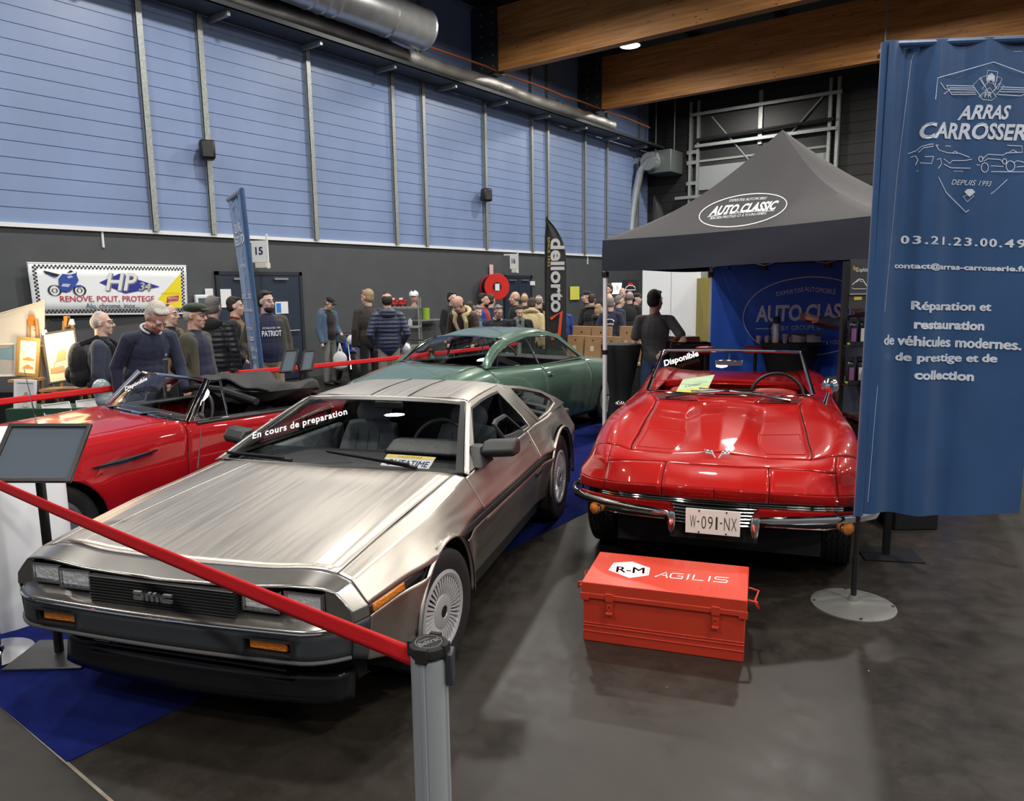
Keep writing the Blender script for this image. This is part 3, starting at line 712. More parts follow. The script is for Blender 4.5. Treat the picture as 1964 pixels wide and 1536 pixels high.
        MB().prism(bi, fn, .018, .022).build('quarter_window', M_glassd, q)
    # roof
    hd_ = [(-1.245, 1.100, .560, 1.090), (-1.45, 1.118, .552, 1.104), (-1.72, 1.131, .546, 1.112), (-1.97, 1.131, .540, 1.112)]
    RP = Patch([[(x, 0, zc), (x - .002, .30, zc - .004), (x + .012, ye - .04, ze + .004), (x + .012, ye, ze - .004)] for x, zc, ye, ze in hd_])
    panel(MB(), RP, 0, 3, 0, 3, 18, 14, mirror=(1, -1), gap=0).build('roof', M_stain, car, solid=.02)
    mb = MB()
    for s in (1, -1): mb.tube([V3((RP.pt(u, .42).x, s * .133, RP.pt(u, .42).z + .0015)) for u in (.25, .8, 1.4, 2, 2.6, 3)], .0035, 6)
    for s in (1, -1): mb.tube([V3((RP.pt(.25, v).x, s * RP.pt(.25, v).y, RP.pt(.25, v).z + .001)) for v in (.42, 1, 1.6, 2.2, 2.8)], .0035, 6)
    mb.build('roof_panel_gap', M_seam, car)
    MB().prism([(-1.975, 1.118), (-2.10, 1.085), (-2.42, 1.03), (-2.75, .96), (-3.02, .86), (-3.20, .80), (-3.22, .70), (-2.2, .70)], lambda x, z, d_: V3((x, d_, z - .03)), -.50, .50).build('engine_cover', M_rubber, car)
    lv = MB()
    for k in range(6):
        x = -2.12 - k * .15; z = 1.085 - k * .045; lv.box((x, 0, z - .01), (.10, 1.06, .02))
    lv.build('rear_louvre', M_rubber, car)
    MB().b2((-3.20, -.80, .42), (-3.26, .80, .74)).build('tail_panel', M_rubber, car, bevel=.02)
    # windscreen
    def ws(sx, t, off=0.0):
        b = V3((-.545 - .035 * sx * sx, .770 * sx, .806 + .004 * sx * sx)); tp = V3((-1.262 + .024 * sx * sx, .552 * sx, 1.102 - .010 * sx * sx))
        return b.lerp(tp, t) + V3((.5, 0, .87)) * (.030 * sin(pi * t) * (1 - .7 * sx ** 4) + off)
    def band(name, a, m, off):
        mb = MB()
        for t0, t1, s0, s1 in ((0, .022, -1, 1), (1 - a * 1.15, 1, -1, 1), (0, 1, -1, -1 + a), (0, 1, 1 - a, 1)):
            mb.grid(lambda u, v: ws(s0 + (s1 - s0) * u, t0 + (t1 - t0) * v, off), 14, 8)
        return mb.build(name, m, car)
    w = MB().grid(lambda u, v: ws(-1 + 2 * u, v, .001), 24, 10).build('windscreen', M_glass, car)
    band('windscreen_border', .055, M_black, .003)
    mb = MB()
    for s in (1, -1): mb.grid(lambda u, v: ws(s, u, .002) + V3((0, s * (.006 + .030 * v), -.010 * v)), 14, 3)
    mb.grid(lambda u, v: ws(-1 + 2 * u, 1, .002) + V3((-.018 * v, 0, .006 * v)), 14, 2)
    mb.build('windscreen_pillar_trim', M_stain, car, solid=.006)
    M_text = M_letterw
    p0, n0 = ws(0, .5, .006), (ws(.3, .5) - ws(-.3, .5)).cross(ws(0, .8) - ws(0, .2)).normalized()
    H = lambda px, py: hit(mw, px, py, p0 + V3((.012, 0, .02)), n0)
    mb = MB(); put_text(mb, 'En cours de preparation', affine(H(484, 846), H(667, 798), H(485, 829)), 0, 0, 1, 1, offset=.02, space=1.1)
    mb.build('windscreen_lettering', M_text, w)
    # cowl with wipers
    MB().grid(lambda u, v: V3((-.535 - .035 * (2 * u - 1) ** 2 - .035 * v, .76 * (2 * u - 1), .796 + .004 * v)), 16, 3).build('cowl', M_black, car)
    mb = MB()
    for a, b, c in (((-.575, .50, .825), (-.62, .20, .848), (-.655, -.09, .866)), ((-.575, -.28, .825), (-.60, -.52, .832), (-.605, -.73, .838))):
        mb.tube([a, b, c], [.011, .008, .005], 8); mb.tube([V3(b).lerp(V3(c), -.9) + V3((.02, 0, .012)), V3(c) + V3((.012, 0, .012))], .007, 6)
    mb.build('wiper', M_black, car)
    ant = MB().tube([(-.42, -.80, .785), (-.55, -.86, 1.0)], [.005, .002], 6).build('aerial', M_black, car)
    # front end
    MB().b2((.60, -.72, .545), (.70, .72, .69)).build('lamp_recess', M_liner, car)
    for s in (1, -1):
        for y0, y1 in ((.533, .692), (.362, .522)):
            lp = MB().b2((.70, s * y0, .590), (.752 if y1 > .6 else .775, s * y1, .668)).build('headlamp', M_lens, car, bevel=.012)
            fx = .755 if y1 > .6 else .778
            MB().ring([(s * (y0 - .003), .586), (s * (y1 + .003), .586), (s * (y1 + .003), .672), (s * (y0 - .003), .672)], [(s * (y0 + .006), .595), (s * (y1 - .006), .595), (s * (y1 - .006), .663), (s * (y0 + .006), .663)], lambda y, z, d_: V3((fx + d_, y, z)), -.05, .004).build('lamp_bezel', M_chrome, lp)
    gr = MB().b2((.72, -.338, .560), (.806, .338, .668)).build('grille', M_liner, car)
    mb = MB()
    for k in range(9):
        z = .565 + k * .0122
        mb.prism([(.75, z - .0045), (.826, z - .003), (.832, z + .001), (.826, z + .004), (.75, z + .0045)], lambda x, zz, y: V3((x - .02 * (abs(y) / .34) ** 2, y, zz)), -.343, .343)
    mb.build('grille_slats', M_rubber, gr)
    g0 = V3((.842, 0, 0))
    mb = MB(); gx = lambda x, z, d_: V3((.834 + d_, x, z))
    def letter(out): mb.prism(out, gx, 0, .012)
    zb, zt, st = .606, .640, .011
    def rect(a, b, c, d_): letter([(a, b), (c, b), (c, d_), (a, d_)])
    # D M C in block strokes (seen from the front the viewer's left is -y)
    rect(-.088, zt - st, -.040, zt); rect(-.088, zb, -.040, zb + st); rect(-.051, zb, -.040, zt); rect(-.088, zb, -.077, zb + .014)
    rect(-.030, zb, -.019, zt); rect(-.006, zb, .005, zt); rect(.018, zb, .029, zt); rect(-.030, zt - st, .029, zt)
    rect(.040, zb, .051, zt); rect(.040, zt - st, .088, zt); rect(.040, zb, .088, zb + st)
    mb.build('badge_lettering', M_alu, gr, smooth=False)
    # bumper: steel ledge above a matt black face with recessed fog lamps
    def fx_(y): return .850 - .020 * (abs(y) / .6) ** 2 - (.10 * max(0, (abs(y) - .62) / .19) ** 2)
    def ledge(u, v):
        y = -.806 + 1.612 * u; xf = fx_(y); return V3((.70 + (xf - .70) * v, y, .588 - .036 * v - .010 * v ** 3))
    MB().grid(ledge, 40, 8).build('bumper_ledge', M_fasc, car, solid=.004)
    MB().tube([V3((fx_(y) + .001, y, .540)) for y in [-.806 + 1.612 * i / 40 for i in range(41)]], .0055, 8).build('bumper_trim', M_chrome, car)
    holes = [(-.575, -.42), (.42, .575)]
    def face(y0, y1, z0, z1, nm, n=12):
        mb.grid(lambda u, v: V3((fx_(y0 + (y1 - y0) * u) - .004 + (-.02 * ((z0 + (z1 - z0) * v) - .48) * 4) * 0, y0 + (y1 - y0) * u, z0 + (z1 - z0) * v)), n, 3)
    M_bump = mat('grey bumper plastic', (.040, .045, .050), .42)
    ys = sorted([-.806 + 1.612 * i / 40 for i in range(41) if all(abs(abs(-.806 + 1.612 * i / 40) - q) > .015 for q in (.40, .60))] + [-.60, -.40, .40, .60]); zs = [.424, .455, .505, .538]
    vs = [V3((fx_(y) - .004, y, z)) for y in ys for z in zs]
    fs = [(i * 4 + j, i * 4 + j + 1, i * 4 + j + 5, i * 4 + j + 4) for i in range(len(ys) - 1) for j in range(3) if not (j == 1 and .40 < abs((ys[i] + ys[i + 1]) / 2) < .60)]
    bf = MB().add(vs, fs).build('bumper_face', M_bump, car, solid=.006)
    MB().tube([V3((fx_(y) - .002, y, .424)) for y in [-.79 + 1.58 * i / 40 for i in range(41)]], .008, 8).build('bumper_lip', mat('lip highlight plastic', (.10, .10, .10), .45), bf)  # highlight along the bottom lip, put into a paler plastic colour
    for s in (1, -1):
        MB().b2((.74, s * .40, .45), (.745, s * .60, .51)).b2((.74, s * .40, .452), (.845, s * .60, .456)).b2((.74, s * .60, .455), (.84, s * .605, .505)).b2((.74, s * .395, .455), (.84, s * .40, .505)).b2((.74, s * .40, .504), (.842, s * .60, .508)).build('lamp_pocket', M_rubber, bf)
        MB().b2((.745, s * .415, .461), (.828, s * .575, .500)).build('indicator_lamp', M_amber, bf, bevel=.005)
    MB().prism([(.80, .43), (.70, .21), (.60, .19), (.45, .21), (.45, .43)], lambda x, z, y: V3((x - .20 * (abs(y) / .72) ** 4 * (1 if x > .5 else 0), y, z)), -.70, .70).build('front_valance', M_liner, car)
    sp = MB().grid(lambda u, v: V3((.60 + .125 * sin(pi * u) ** .35 - .02 * v, -.72 + 1.44 * u, .175 + .12 * v)), 36, 4).build('chin_spoiler', mat('gloss black lip', (.01, .01, .011), .22), car, solid=.02)
    mb = MB()
    for k in range(5): mb.box((.765 - .018 * k, 0, .40 - .035 * k), (.01, 1.0, .008))
    mb.build('valance_mesh', M_steel, car)
    MB().b2((-3.1, -.60, .16), (.45, .60, .28)).build('floor_pan', M_liner, car)
    # wheels
    for s in (1, -1):
        blade_wheel(car, (0, s * .785, .295), .297, .195, .185, s, radians(-7))
        blade_wheel(car, (-2.413, s * .785, .332), .332, .235, .200, s)
    # cabin
    MB().prism([(-.55, .765), (-.64, .782), (-1.0, .808), (-1.08, .78), (-1.05, .60), (-.60, .55)], lambda x, z, y: V3((x, y, z)), -.74, .74).build('dashboard', M_blackvinyl, car, bevel=.015)
    MB().prism([(-.85, .84), (-.98, .888), (-1.10, .88), (-1.12, .80), (-.9, .80)], lambda x, z, y: V3((x, y, z)), .16, .66).build('instrument_hood', M_blackvinyl, car, bevel=.02)
    steering_wheel(car, (-1.17, .40, .80), .185, radians(-22), M_black, (0.2, pi - .2, -pi / 2))
    for y in (.37, -.37): seat(car, -1.45, y, M_greyleather, h=.50, w=.52, z=.30, lean=.36)
    MB().prism([(-1.0, .66), (-1.6, .58), (-2.0, .62), (-2.0, .25), (-.7, .25)], lambda x, z, y: V3((x, y, z)), -.11, .11).build('centre_console', M_blackvinyl, car, bevel=.02)
    for s in (1, -1): MB().b2((-.72, s * .70, .35), (-1.95, s * .765, .79)).build('door_trim', M_greyleather, car, bevel=.02)
    MB().b2((-2.02, -.72, .28), (-1.98, .72, .84)).b2((-2.02, -.54, .82), (-1.98, .54, 1.08)).build('rear_bulkhead', M_blackvinyl, car)
    MB().b2((-1.22, -.06, 1.035), (-1.20, .14, 1.085)).build('rear_view_mirror', M_black, car, bevel=.012)
    # show number plate lying on the dashboard
    H2 = lambda px, py: hit(mw, px, py, (-.70, .35, .853), (.75, 0, .66))
    bl, br, tl = H2(729, 893), H2(822, 900), H2(744, 871)
    pl = thing('licence_plate', mw @ bl, 'white souvenir licence plate with blue letters lying on the dashboard of the steel car', 'licence plate', rz=0)
    im = mw; wl = [mw @ q - mw @ bl for q in (bl, br, tl)]
    nn = (wl[1]).cross(wl[2]).normalized()
    A = affine(wl[0], wl[1], wl[2])
    f3 = lambda x, y, d_: A(x - .5, y) + nn * d_
    MB().prism([(0, 0), (1, 0), (1, 1), (0, 1)], f3, 0, .004).build('plate', mat('plate white', (.75, .75, .72), .4), pl)
    mb = MB(); put_text(mb, 'OUTATIME', lambda x, y: f3(x, y, .0055), .52, .10, .86, .48, offset=.01); mb.build('lettering', mat('plate blue', (.02, .06, .36), .4), pl)
    mb = MB(); mb.prism([(0, .74), (1, .74), (1, .98), (0, .98)], f3, .004, .0048); mb.build('yellow_band', mat('plate yellow', (.80, .62, .12), .45), pl)
    mb = MB(); put_text(mb, 'CALIFORNIA', lambda x, y: f3(x, y, .0058), .5, .78, .5, .15); mb.build('state_lettering', mat('plate orange', (.55, .22, .03), .45), pl)
    return car
steel_car()
# ------------------------------------------------------------------ red open sports car with hidden headlamps
def paint(name, col, metal=0.0, rough=.35): return mat(name, col, rough, metal, spec=.08, coat=.85, coatr=.03)
M_redpaint = paint('bright red paint', (.40, .0065, .005))
M_redvinyl = mat('red vinyl', (.36, .020, .016), .42, bump=.1, bscale=80)
def plain_wheel(parent, loc, R, w, rim, side, steer=0.0, zig=0.0, grooves=5, white=False, m=None):
    e = tyre_mesh(MB(), R, w, rim, grooves, zig).build('tyre', M_tyre, parent, angle=30); e.location = loc; e.rotation_euler.z = steer
    y = w / 2 * side
    rm = MB().lathe([(rim + .004, -y * .8), (rim + .01, y * .9), (rim - .012, y * .92), (rim - .03, y * .55), (rim * .62, y * .45), (rim * .55, y * .75), (rim * .3, y * .85), (0, y * .86)], 40, 'Y').build('rim', m or M_alu, e)
    MB().lathe([(.05, y * .86), (.045, y * 1.0), (.02, y * 1.05), (0, y * 1.05)], 20, 'Y').build('hub_cap', M_chrome, rm)
    if white: MB().lathe([(rim + .03, y * 1.0), (rim + .055, y * 1.005)], 48, 'Y').build('white_wall_band', M_letterw, e)
    return e
def red_car():
    loc = cw(1.4106, 4.860); rz = -1.8962 + AZ
    car = thing('convertible_car', loc, 'bright red open sports car with chrome bumpers and white licence plate', 'car', rz=rz)
    mw = car_mat(loc, rz)
    T = Patch([
        [(.862, 0, .652), (.858, .15, .650), (.832, .297, .642), (.755, .50, .622), (.64, .672, .598), (.52, .805, .584), (.42, .876, .578)],
        [(.80, 0, .694), (.797, .15, .692), (.775, .297, .690), (.70, .50, .672), (.602, .668, .650), (.48, .80, .626), (.385, .880, .598)],
        [(.685, 0, .744), (.682, .15, .743), (.66, .290, .745), (.615, .50, .732), (.575, .660, .712), (.43, .795, .680), (.33, .882, .610)],
        [(.525, 0, .790), (.522, .085, .782), (.51, .28, .765), (.50, .530, .768), (.42, .672, .782), (.30, .79, .748), (.20, .884, .618)],
        [(.22, 0, .868), (.22, .125, .853), (.22, .235, .806), (.20, .526, .822), (.14, .685, .858), (.08, .80, .815), (.02, .886, .624)],
        [(-.08, 0, .922), (-.08, .150, .905), (-.08, .255, .860), (-.08, .516, .874), (-.12, .70, .892), (-.14, .805, .845), (-.16, .886, .630)],
        [(-.34, 0, .946), (-.34, .155, .934), (-.36, .265, .905), (-.37, .506, .918), (-.38, .70, .908), (-.38, .80, .862), (-.38, .876, .636)],
        [(-.46, 0, .956), (-.46, .155, .950), (-.46, .265, .944), (-.47, .505, .944), (-.52, .69, .912), (-.55, .79, .868), (-.55, .862, .640)],
        [(-.545, 0, .984), (-.55, .18, .984), (-.57, .35, .982), (-.70, .585, .972), (-.72, .69, .915), (-.72, .785, .870), (-.72, .850, .644)],
        [(-1.3, 0, .85), (-1.3, .2, .85), (-1.3, .4, .87), (-1.3, .625, .900), (-1.3, .70, .895), (-1.3, .782, .868), (-1.3, .840, .650)],
        [(-1.88, 0, .90), (-1.88, .2, .90), (-1.88, .4, .905), (-1.88, .600, .915), (-1.88, .705, .918), (-1.88, .800, .885), (-1.88, .848, .650)],
        [(-2.45, 0, .935), (-2.45, .2, .935), (-2.45, .4, .93), (-2.45, .58, .945), (-2.45, .715, .965), (-2.45, .815, .915), (-2.45, .884, .640)],
        [(-3.1, 0, .875), (-3.1, .2, .875), (-3.1, .4, .87), (-3.1, .56, .88), (-3.1, .68, .89), (-3.1, .77, .85), (-3.1, .84, .62)],
        [(-3.52, 0, .74), (-3.52, .2, .74), (-3.5, .4, .735), (-3.48, .55, .735), (-3.44, .66, .73), (-3.40, .74, .70), (-3.36, .80, .58)]], cu={0}, cv={1, 2, 3})
    rng = lambda s: (s,)
    m2 = (1, -1)
    # top panels
    sh = panel(MB(), T, 0.05, 8, 0, 6, 60, 40, mirror=m2, gap=0, inset=.012).build('inner_shell', M_liner, car)
    panel(MB(), T, 0, 2, 0, 2, 12, 14, mirror=m2).build('nose_panel', M_redpaint, car, solid=.003)
    for s in (1, -1):
        hd = panel(MB(), T, 0, 2, 2, 4, 12, 14, mirror=(s,), gap=.003).build('headlamp_door', M_redpaint, car, solid=.003)
        panel(MB(), T, 0, 3, 4, 6, 20, 16, mirror=(s,), gap=.002).build('front_fender', M_redpaint, car, solid=.003)
        f2 = panel(MB(), T, 3, 8.2, 3, 6, 50, 26, mirror=(s,), gap=.002).build('front_fender', M_redpaint, car, solid=.003)
        d = panel(MB(), T, 8.2, 10, 3, 6, 20, 18, mirror=(s,), gap=.002).build('door', M_redpaint, car, solid=.003)
        panel(MB(), T, 10, 13, 3, 6, 40, 20, mirror=(s,), gap=.002).build('rear_fender', M_redpaint, car, solid=.003)
    panel(MB(), T, 2, 3, 0, 4, 10, 26, mirror=m2, gap=.002).build('nose_top', M_redpaint, car, solid=.003)
    hood = panel(MB(), T, 3, 6.97, 0, 3, 44, 26, mirror=m2, gap=.003).build('hood', M_redpaint, car, solid=.003)
    panel(MB(), T, 6.97, 8, 0, 3, 8, 24, mirror=m2, gap=.002).build('cowl_panel', M_redpaint, car, solid=.003)
    panel(MB(), T, 10, 13, 0, 3, 24, 20, mirror=m2, gap=.003).build('rear_deck', M_redpaint, car, solid=.003)
    # raised flats on the hood
    for s in (1, -1):
        mb = MB()
        def rp(a, b): return T.pt(a, b)
        ol = [(3.25, 2.05), (3.25, 2.86), (4.4, 2.86), (4.4, 1.95)]
        pts = []
        for i in range(4):
            a, b = ol[i], ol[(i + 1) % 4]
            for k in range(10): pts.append(rp(a[0] + (b[0] - a[0]) * k / 10, a[1] + (b[1] - a[1]) * k / 10))
        mb.tube([V3((p.x, s * p.y, p.z + .0005)) for p in pts], .007, 6, True, flat=(1, .5)); mb.build('hood_panel_edge', M_redpaint, hood)
        # slotted cowl vents
        mb = MB(); v0, v1 = (1.35, 2.92)
        vent = MB().grid(lambda u, v: (lambda p: V3((p.x, s * p.y, p.z + .006)))(T.pt(7.08 + .60 * u, v0 + (v1 - v0) * v)), 8, 24).build('cowl_vent', M_black, car)
        mb = MB()
        for k in range(19):
            v = v0 + (v1 - v0) * (k + .5) / 19; a, b = T.pt(7.08, v), T.pt(7.68, v)
            mb.tube([V3((a.x, s * a.y, a.z + .006)), V3((b.x, s * b.y, b.z + .006))], .0029, 6)
        mb.build('vent_slats', M_redpaint, vent)
    # sides
    L = Patch([[(.42, .876, .576), (.42, .865, .48), (.44, .82, .40)], [(.20, .884, .616), (.20, .876, .47), (.20, .84, .30)], [(-.0, .886, .624), (0, .880, .46), (0, .83, .24)],
               [(-.16, .886, .628), (-.16, .878, .45), (-.16, .83, .22)], [(-.38, .876, .634), (-.38, .868, .45), (-.38, .82, .21)], [(-.72, .850, .642), (-.72, .845, .45), (-.72, .80, .21)],
               [(-1.3, .840, .648), (-1.3, .835, .45), (-1.3, .79, .21)], [(-1.88, .848, .648), (-1.88, .842, .45), (-1.88, .80, .21)], [(-2.45, .884, .638), (-2.45, .878, .45), (-2.45, .83, .24)],
               [(-3.1, .84, .618), (-3.1, .83, .45), (-3.1, .78, .30)], [(-3.36, .80, .578), (-3.36, .79, .45), (-3.36, .74, .34)]])
    for s in (1, -1):
        panel(MB(), L, 0, 5, 0, 2, 60, 16, arches=[(0, .335, .365, .006, .06)], mirror=(s,), gap=.001).build('side_panel', M_redpaint, car, solid=.003)
        panel(MB(), L, 5, 7, 0, 2, 14, 10, mirror=(s,), gap=.001).build('door_lower', M_redpaint, car, solid=.003)
        panel(MB(), L, 7, 10, 0, 2, 60, 16, arches=[(-2.489, .335, .375, .006, .06)], mirror=(s,), gap=.001).build('side_panel', M_redpaint, car, solid=.003)
        MB().b2((-.42, s * .68, .14), (-2.1, s * .80, .225)).build('side_exhaust_sill', M_alu, car, bevel=.02)
        for cx in (0, -2.489):
            a0 = .85 if cx == 0 else -.3
            MB().grid(lambda u, v: V3((cx + .40 * cos(a0 + (pi + .3 - a0) * u), s * (.85 - .34 * v), .335 + .40 * sin(a0 + (pi + .3 - a0) * u))), 24, 3).build('wheel_well', M_liner, car)
            MB().grid(lambda u, v: V3((cx + .40 * v * cos(-.3 + (pi + .6) * u), s * .51, .335 + .40 * v * sin(-.3 + (pi + .6) * u))), 24, 2).build('wheel_well', M_liner, car)
    # nose below the crease
    cr = [(.862, 0, .652), (.858, .15, .650), (.832, .297, .642), (.755, .50, .622), (.64, .672, .598), (.52, .805, .584), (.42, .876, .576)]
    sl = [(.838, 0, .578), (.834, .15, .576), (.806, .295, .572), (.738, .50, .556), (.632, .674, .534), (.53, .80, .520), (.44, .872, .510)]
    N = Patch([[a, (V3(a) + V3(b)) / 2 + V3((.004, 0, 0)), b] for a, b in zip(cr, sl)])
    panel(MB(), N, 0, 2, 0, 2, 14, 6, mirror=m2, gap=.0015).build('nose_face', M_redpaint, car, solid=.003)
    for s in (1, -1):
        panel(MB(), N, 2, 4, 0, 2, 12, 6, mirror=(s,), gap=.003).build('headlamp_door_face', M_redpaint, car, solid=.003)
        panel(MB(), N, 4, 6, 0, 2, 12, 6, mirror=(s,), gap=.0015).build('fender_tip', M_redpaint, car, solid=.003)
    def low(p, dx, z, ys=1.0): return (p[0] + dx, p[1] * ys, z)
    NL = Patch([[low(p, -.012, p[2] - .030), low(p, -.010, p[2] - .085), low(p, -.045, p[2] - .135), low(p, -.10, p[2] - .175, .985)] for p in sl])
    for s in (1, -1):
        panel(MB(), NL, 1.62, 4.0, 0, 3, 18, 10, mirror=(s,), gap=.0).build('lower_nose', M_redpaint, car, solid=.003)
        panel(MB(), NL, 4.0, 5.95, 0, 1.25, 12, 6, mirror=(s,), gap=.0).build('lower_nose', M_redpaint, car, solid=.003)
    slot = Patch([[low(p, -.02, p[2] + .004), low(p, -.02, p[2] - .034)] for p in sl])
    panel(MB(), slot, 0, 4.3, 0, 1, 24, 2, mirror=m2, gap=0).build('grille_slot', M_liner, car)
    mb = MB(); 
    for dz in (-.009, -.022): mb.tube([(T_x - .008, y, z + dz) for T_x, y, z in [(N.pt(v, 2).x, sg * N.pt(v, 2).y, N.pt(v, 2).z) for sg, vs in ((-1, [4.1 - i * .3 for i in range(14)]), (1, [i * .3 for i in range(1, 15)])) for v in vs]], .0048, 6)
    mb.build('grille_bars', M_chrome, car)
    # centre grille with chrome bars behind the plate
    MB().b2((.70, -.245, .33), (.80, .245, .55)).build('grille_opening', M_liner, car)
    mb = MB()
    for z in (.535, .515, .495, .475, .455, .435):
        mb.tube([(.815, -.235, z), (.830, -.12, z), (.834, 0, z), (.830, .12, z), (.815, .235, z)], .0055, 6)
    mb.build('centre_grille_bars', M_chrome, car)
    for s in (1, -1):
        bp = [(.895, s * .232, .497), (.872, s * .32, .497), (.82, s * .47, .494), (.735, s * .64, .487), (.62, s * .79, .478), (.50, s * .885, .470), (.36, s * .925, .466), (.24, s * .925, .468), (.17, s * .905, .470)]
        b = MB().tube(bp, [.012, .023, .024, .025, .026, .028, .030, .026, .010], 12, flat=(.55, 1)).build('front_bumper', M_chrome, car)
        MB().tube([(.845, s * .232, .535), (.905, s * .230, .505), (.912, s * .228, .46), (.902, s * .226, .41), (.87, s * .226, .375)], [.010, .024, .023, .020, .010], 12, flat=(1, .8)).build('overrider', M_chrome, b)
        # slim side grille under the bumper
        gp = [NL.pt(u, 1.45) for u in (1.9, 2.4, 3.0, 3.6, 4.1)]; gq = [NL.pt(u, 2.0) for u in (1.9, 2.4, 3.0, 3.6)]
        lg = MB().tube([(p.x + .006, s * p.y, p.z - .01) for p in gp], .016, 8, flat=(.4, 1)).build('lower_grille', M_liner, car)
        MB().tube([(p.x + .006, s * p.y, p.z - .028 + (.012 if i == 4 else 0)) for i, p in enumerate(gp)], .005, 6).build('lower_grille_trim', M_chrome, lg)
        # amber turn lamp
        lc = V3((.672, s * .722, .425)); dr = V3((.86, s * .5, 0)).normalized()
        rot = V3((0, 0, 1)).rotation_difference(dr).to_matrix()
        la = MB(); la.m = Matrix.Translation(lc) @ rot.to_4x4()
        la.lathe([(.034, -.05), (.035, .0), (.030, .014), (.014, .022), (0, .024)], 24); lamp = la.build('turn_lamp', M_amber, car)
        lb = MB(); lb.m = la.m; lb.lathe([(.034, -.02), (.041, .0), (.038, .008), (.034, .004)], 24); lb.build('lamp_ring', M_chrome, lamp)
        plain_wheel(car, (0, s * .735, .336), .338, .19, .195, s, radians(-5), zig=.004, grooves=5)
        plain_wheel(car, (-2.489, s * .735, .336), .338, .19, .195, s, zig=.004, grooves=5)
    # licence plate on the bumper
    pl = MB().prism([(-.150, .392), (.150, .392), (.150, .538), (-.150, .538)], lambda y, z, d_: V3((.888 + d_, y, z)), 0, .004).build('licence_plate', mat('reflective plate white', (.97, .97, .90), .35), car, bevel=.003)
    pf = lambda x, y: V3((.8935, x, y))
    mb = MB()
    for ch, cx, w in (('W', -.108, .034), ('0', -.048, .026), ('9', -.012, .026), ('1', .022, .010), ('N', .078, .030), ('X', .116, .030)):
        put_text(mb, ch, pf, cx, .424, w, .074, offset=-.012)
    for cx in (-.079, .046): mb.prism([(cx - .006, .460), (cx + .006, .460), (cx + .006, .467), (cx - .006, .467)], lambda y, z, d_: V3((.8935 + d_, y, z)), 0, .0005)
    mb.build('plate_lettering', mat('plate dark green', (.02, .03, .015), .4), pl, smooth=False)
    mb = MB()
    for y in (-.075, .075):
        for z in (.402, .527): mb.cyl((.891, y, z), (.895, y, z), .005, 8)
    mb.build('plate_bolts', M_steel, pl)
    # crossed flag emblem on the hood tip
    e0 = T.pt(2.75, 0); em = MB()
    ef = lambda x, y, d_: V3((e0.x + .03 - y * 1.1, x * 1.25, e0.z + .010 + y * .9 + d_))
    for s in (1, -1):
        em.prism([(s * .006, -.018), (s * .010, -.018), (s * .030, .016), (s * .026, .016)], ef, 0, .006)
        em.prism([(s * .016, .000), (s * .056, .004), (s * .060, .022), (s * .024, .016)], ef, .002, .008)
    em.build('flag_emblem', mat('bright emblem metal', (.70, .72, .74), .3, .4), car, smooth=False)
    em = MB()
    for s in (1, -1):
        for i in range(4):
            for j in range(2):
                if (i + j) % 2 == 0 or s < 0 and j == 0: em.prism([(s * (.022 + i * .009), .003 + j * .008 + i * .001), (s * (.030 + i * .009), .004 + j * .008 + i * .001), (s * (.031 + i * .009), .010 + j * .008 + i * .001), (s * (.023 + i * .009), .009 + j * .008 + i * .001)], ef, .0085, .009)
    em.build('emblem_checks', M_letterk, car, smooth=False)
    em = MB()
    # windscreen
    def ws(sx, t, off=0.0):
        a = V3((-.535 - .175 * abs(sx) ** 2.2, .605 * sx, .990 - .012 * sx * sx)); b = V3((-.955 - .045 * sx * sx, .520 * sx, 1.286 - .010 * sx * sx))
        return a.lerp(b, t) + V3((.6, 0, .8)) * (.022 * sin(pi * t) * (1 - abs(sx) ** 3) + off)
    w = MB().grid(lambda u, v: ws(-1 + 2 * u, v), 24, 10).build('windscreen', M_glass, car)
    MB().tube([ws(-1 + i / 12, 1) for i in range(25)], .013, 8, flat=(.8, 1.1)).build('windscreen_header', M_chrome, car)
    MB().tube([ws(-1 + i / 12, 0) for i in range(25)], .011, 8).build('windscreen_base_trim', M_chrome, car)
    for s in (1, -1): MB().tube([ws(s, i / 8) for i in range(9)], [.020 - .0006 * i for i in range(9)], 10, flat=(.8, 1.2)).build('windscreen_post', M_chrome, car)
    p0 = ws(-.5, .7, .008); n0 = (ws(-.2, .7) - ws(-.8, .7)).cross(ws(-.5, .9) - ws(-.5, .5)).normalized()
    H = lambda px, py: hit(mw, px, py, p0 + n0 * (.02 if n0.x > 0 else -.02), n0)
    mb = MB(); put_text(mb, 'Disponible', affine(H(1275, 706), H(1341, 686), H(1273, 691)), 0, 0, 1, 1, offset=.03)
    mb.build('windscreen_lettering', M_letterw, w)
    mb = MB()
    for g in (1, -1):
        a, b = V3((-.505, g * .44, .972)), V3((-.545, g * .02, 1.022)); mb.tube([a, a.lerp(b, .5) + V3((.02, 0, .004)), b], [.013, .009, .006], 8)
        mb.tube([V3((-.575, g * .26, 1.008)), b, V3((-.575, -g * .20, 1.030))], .0065, 6)
    mb.build('wiper', mat('dark chrome', (.25, .25, .26), .18, 1.0), car)
    MB().b2((-.80, -.10, 1.185), (-.79, .10, 1.225)).build('rear_view_mirror', M_chrome, car, bevel=.012)
    MB().tube([(-.80, 0, 1.22), (-.85, 0, 1.27)], .006, 6).build('mirror_stalk', M_chrome, car)
    # door mirror: round chrome on a stalk
    mc = hit(mw, 1592, 741, (-.80, 0, 0), (1, 0, 0)); ma = V3((mc.x + .06, mc.y - .04, .90))
    dm = MB().tube([ma, ma.lerp(mc, .6), mc + V3((-.01, 0, 0))], [.016, .010, .008], 8).build('door_mirror', M_chrome, car)
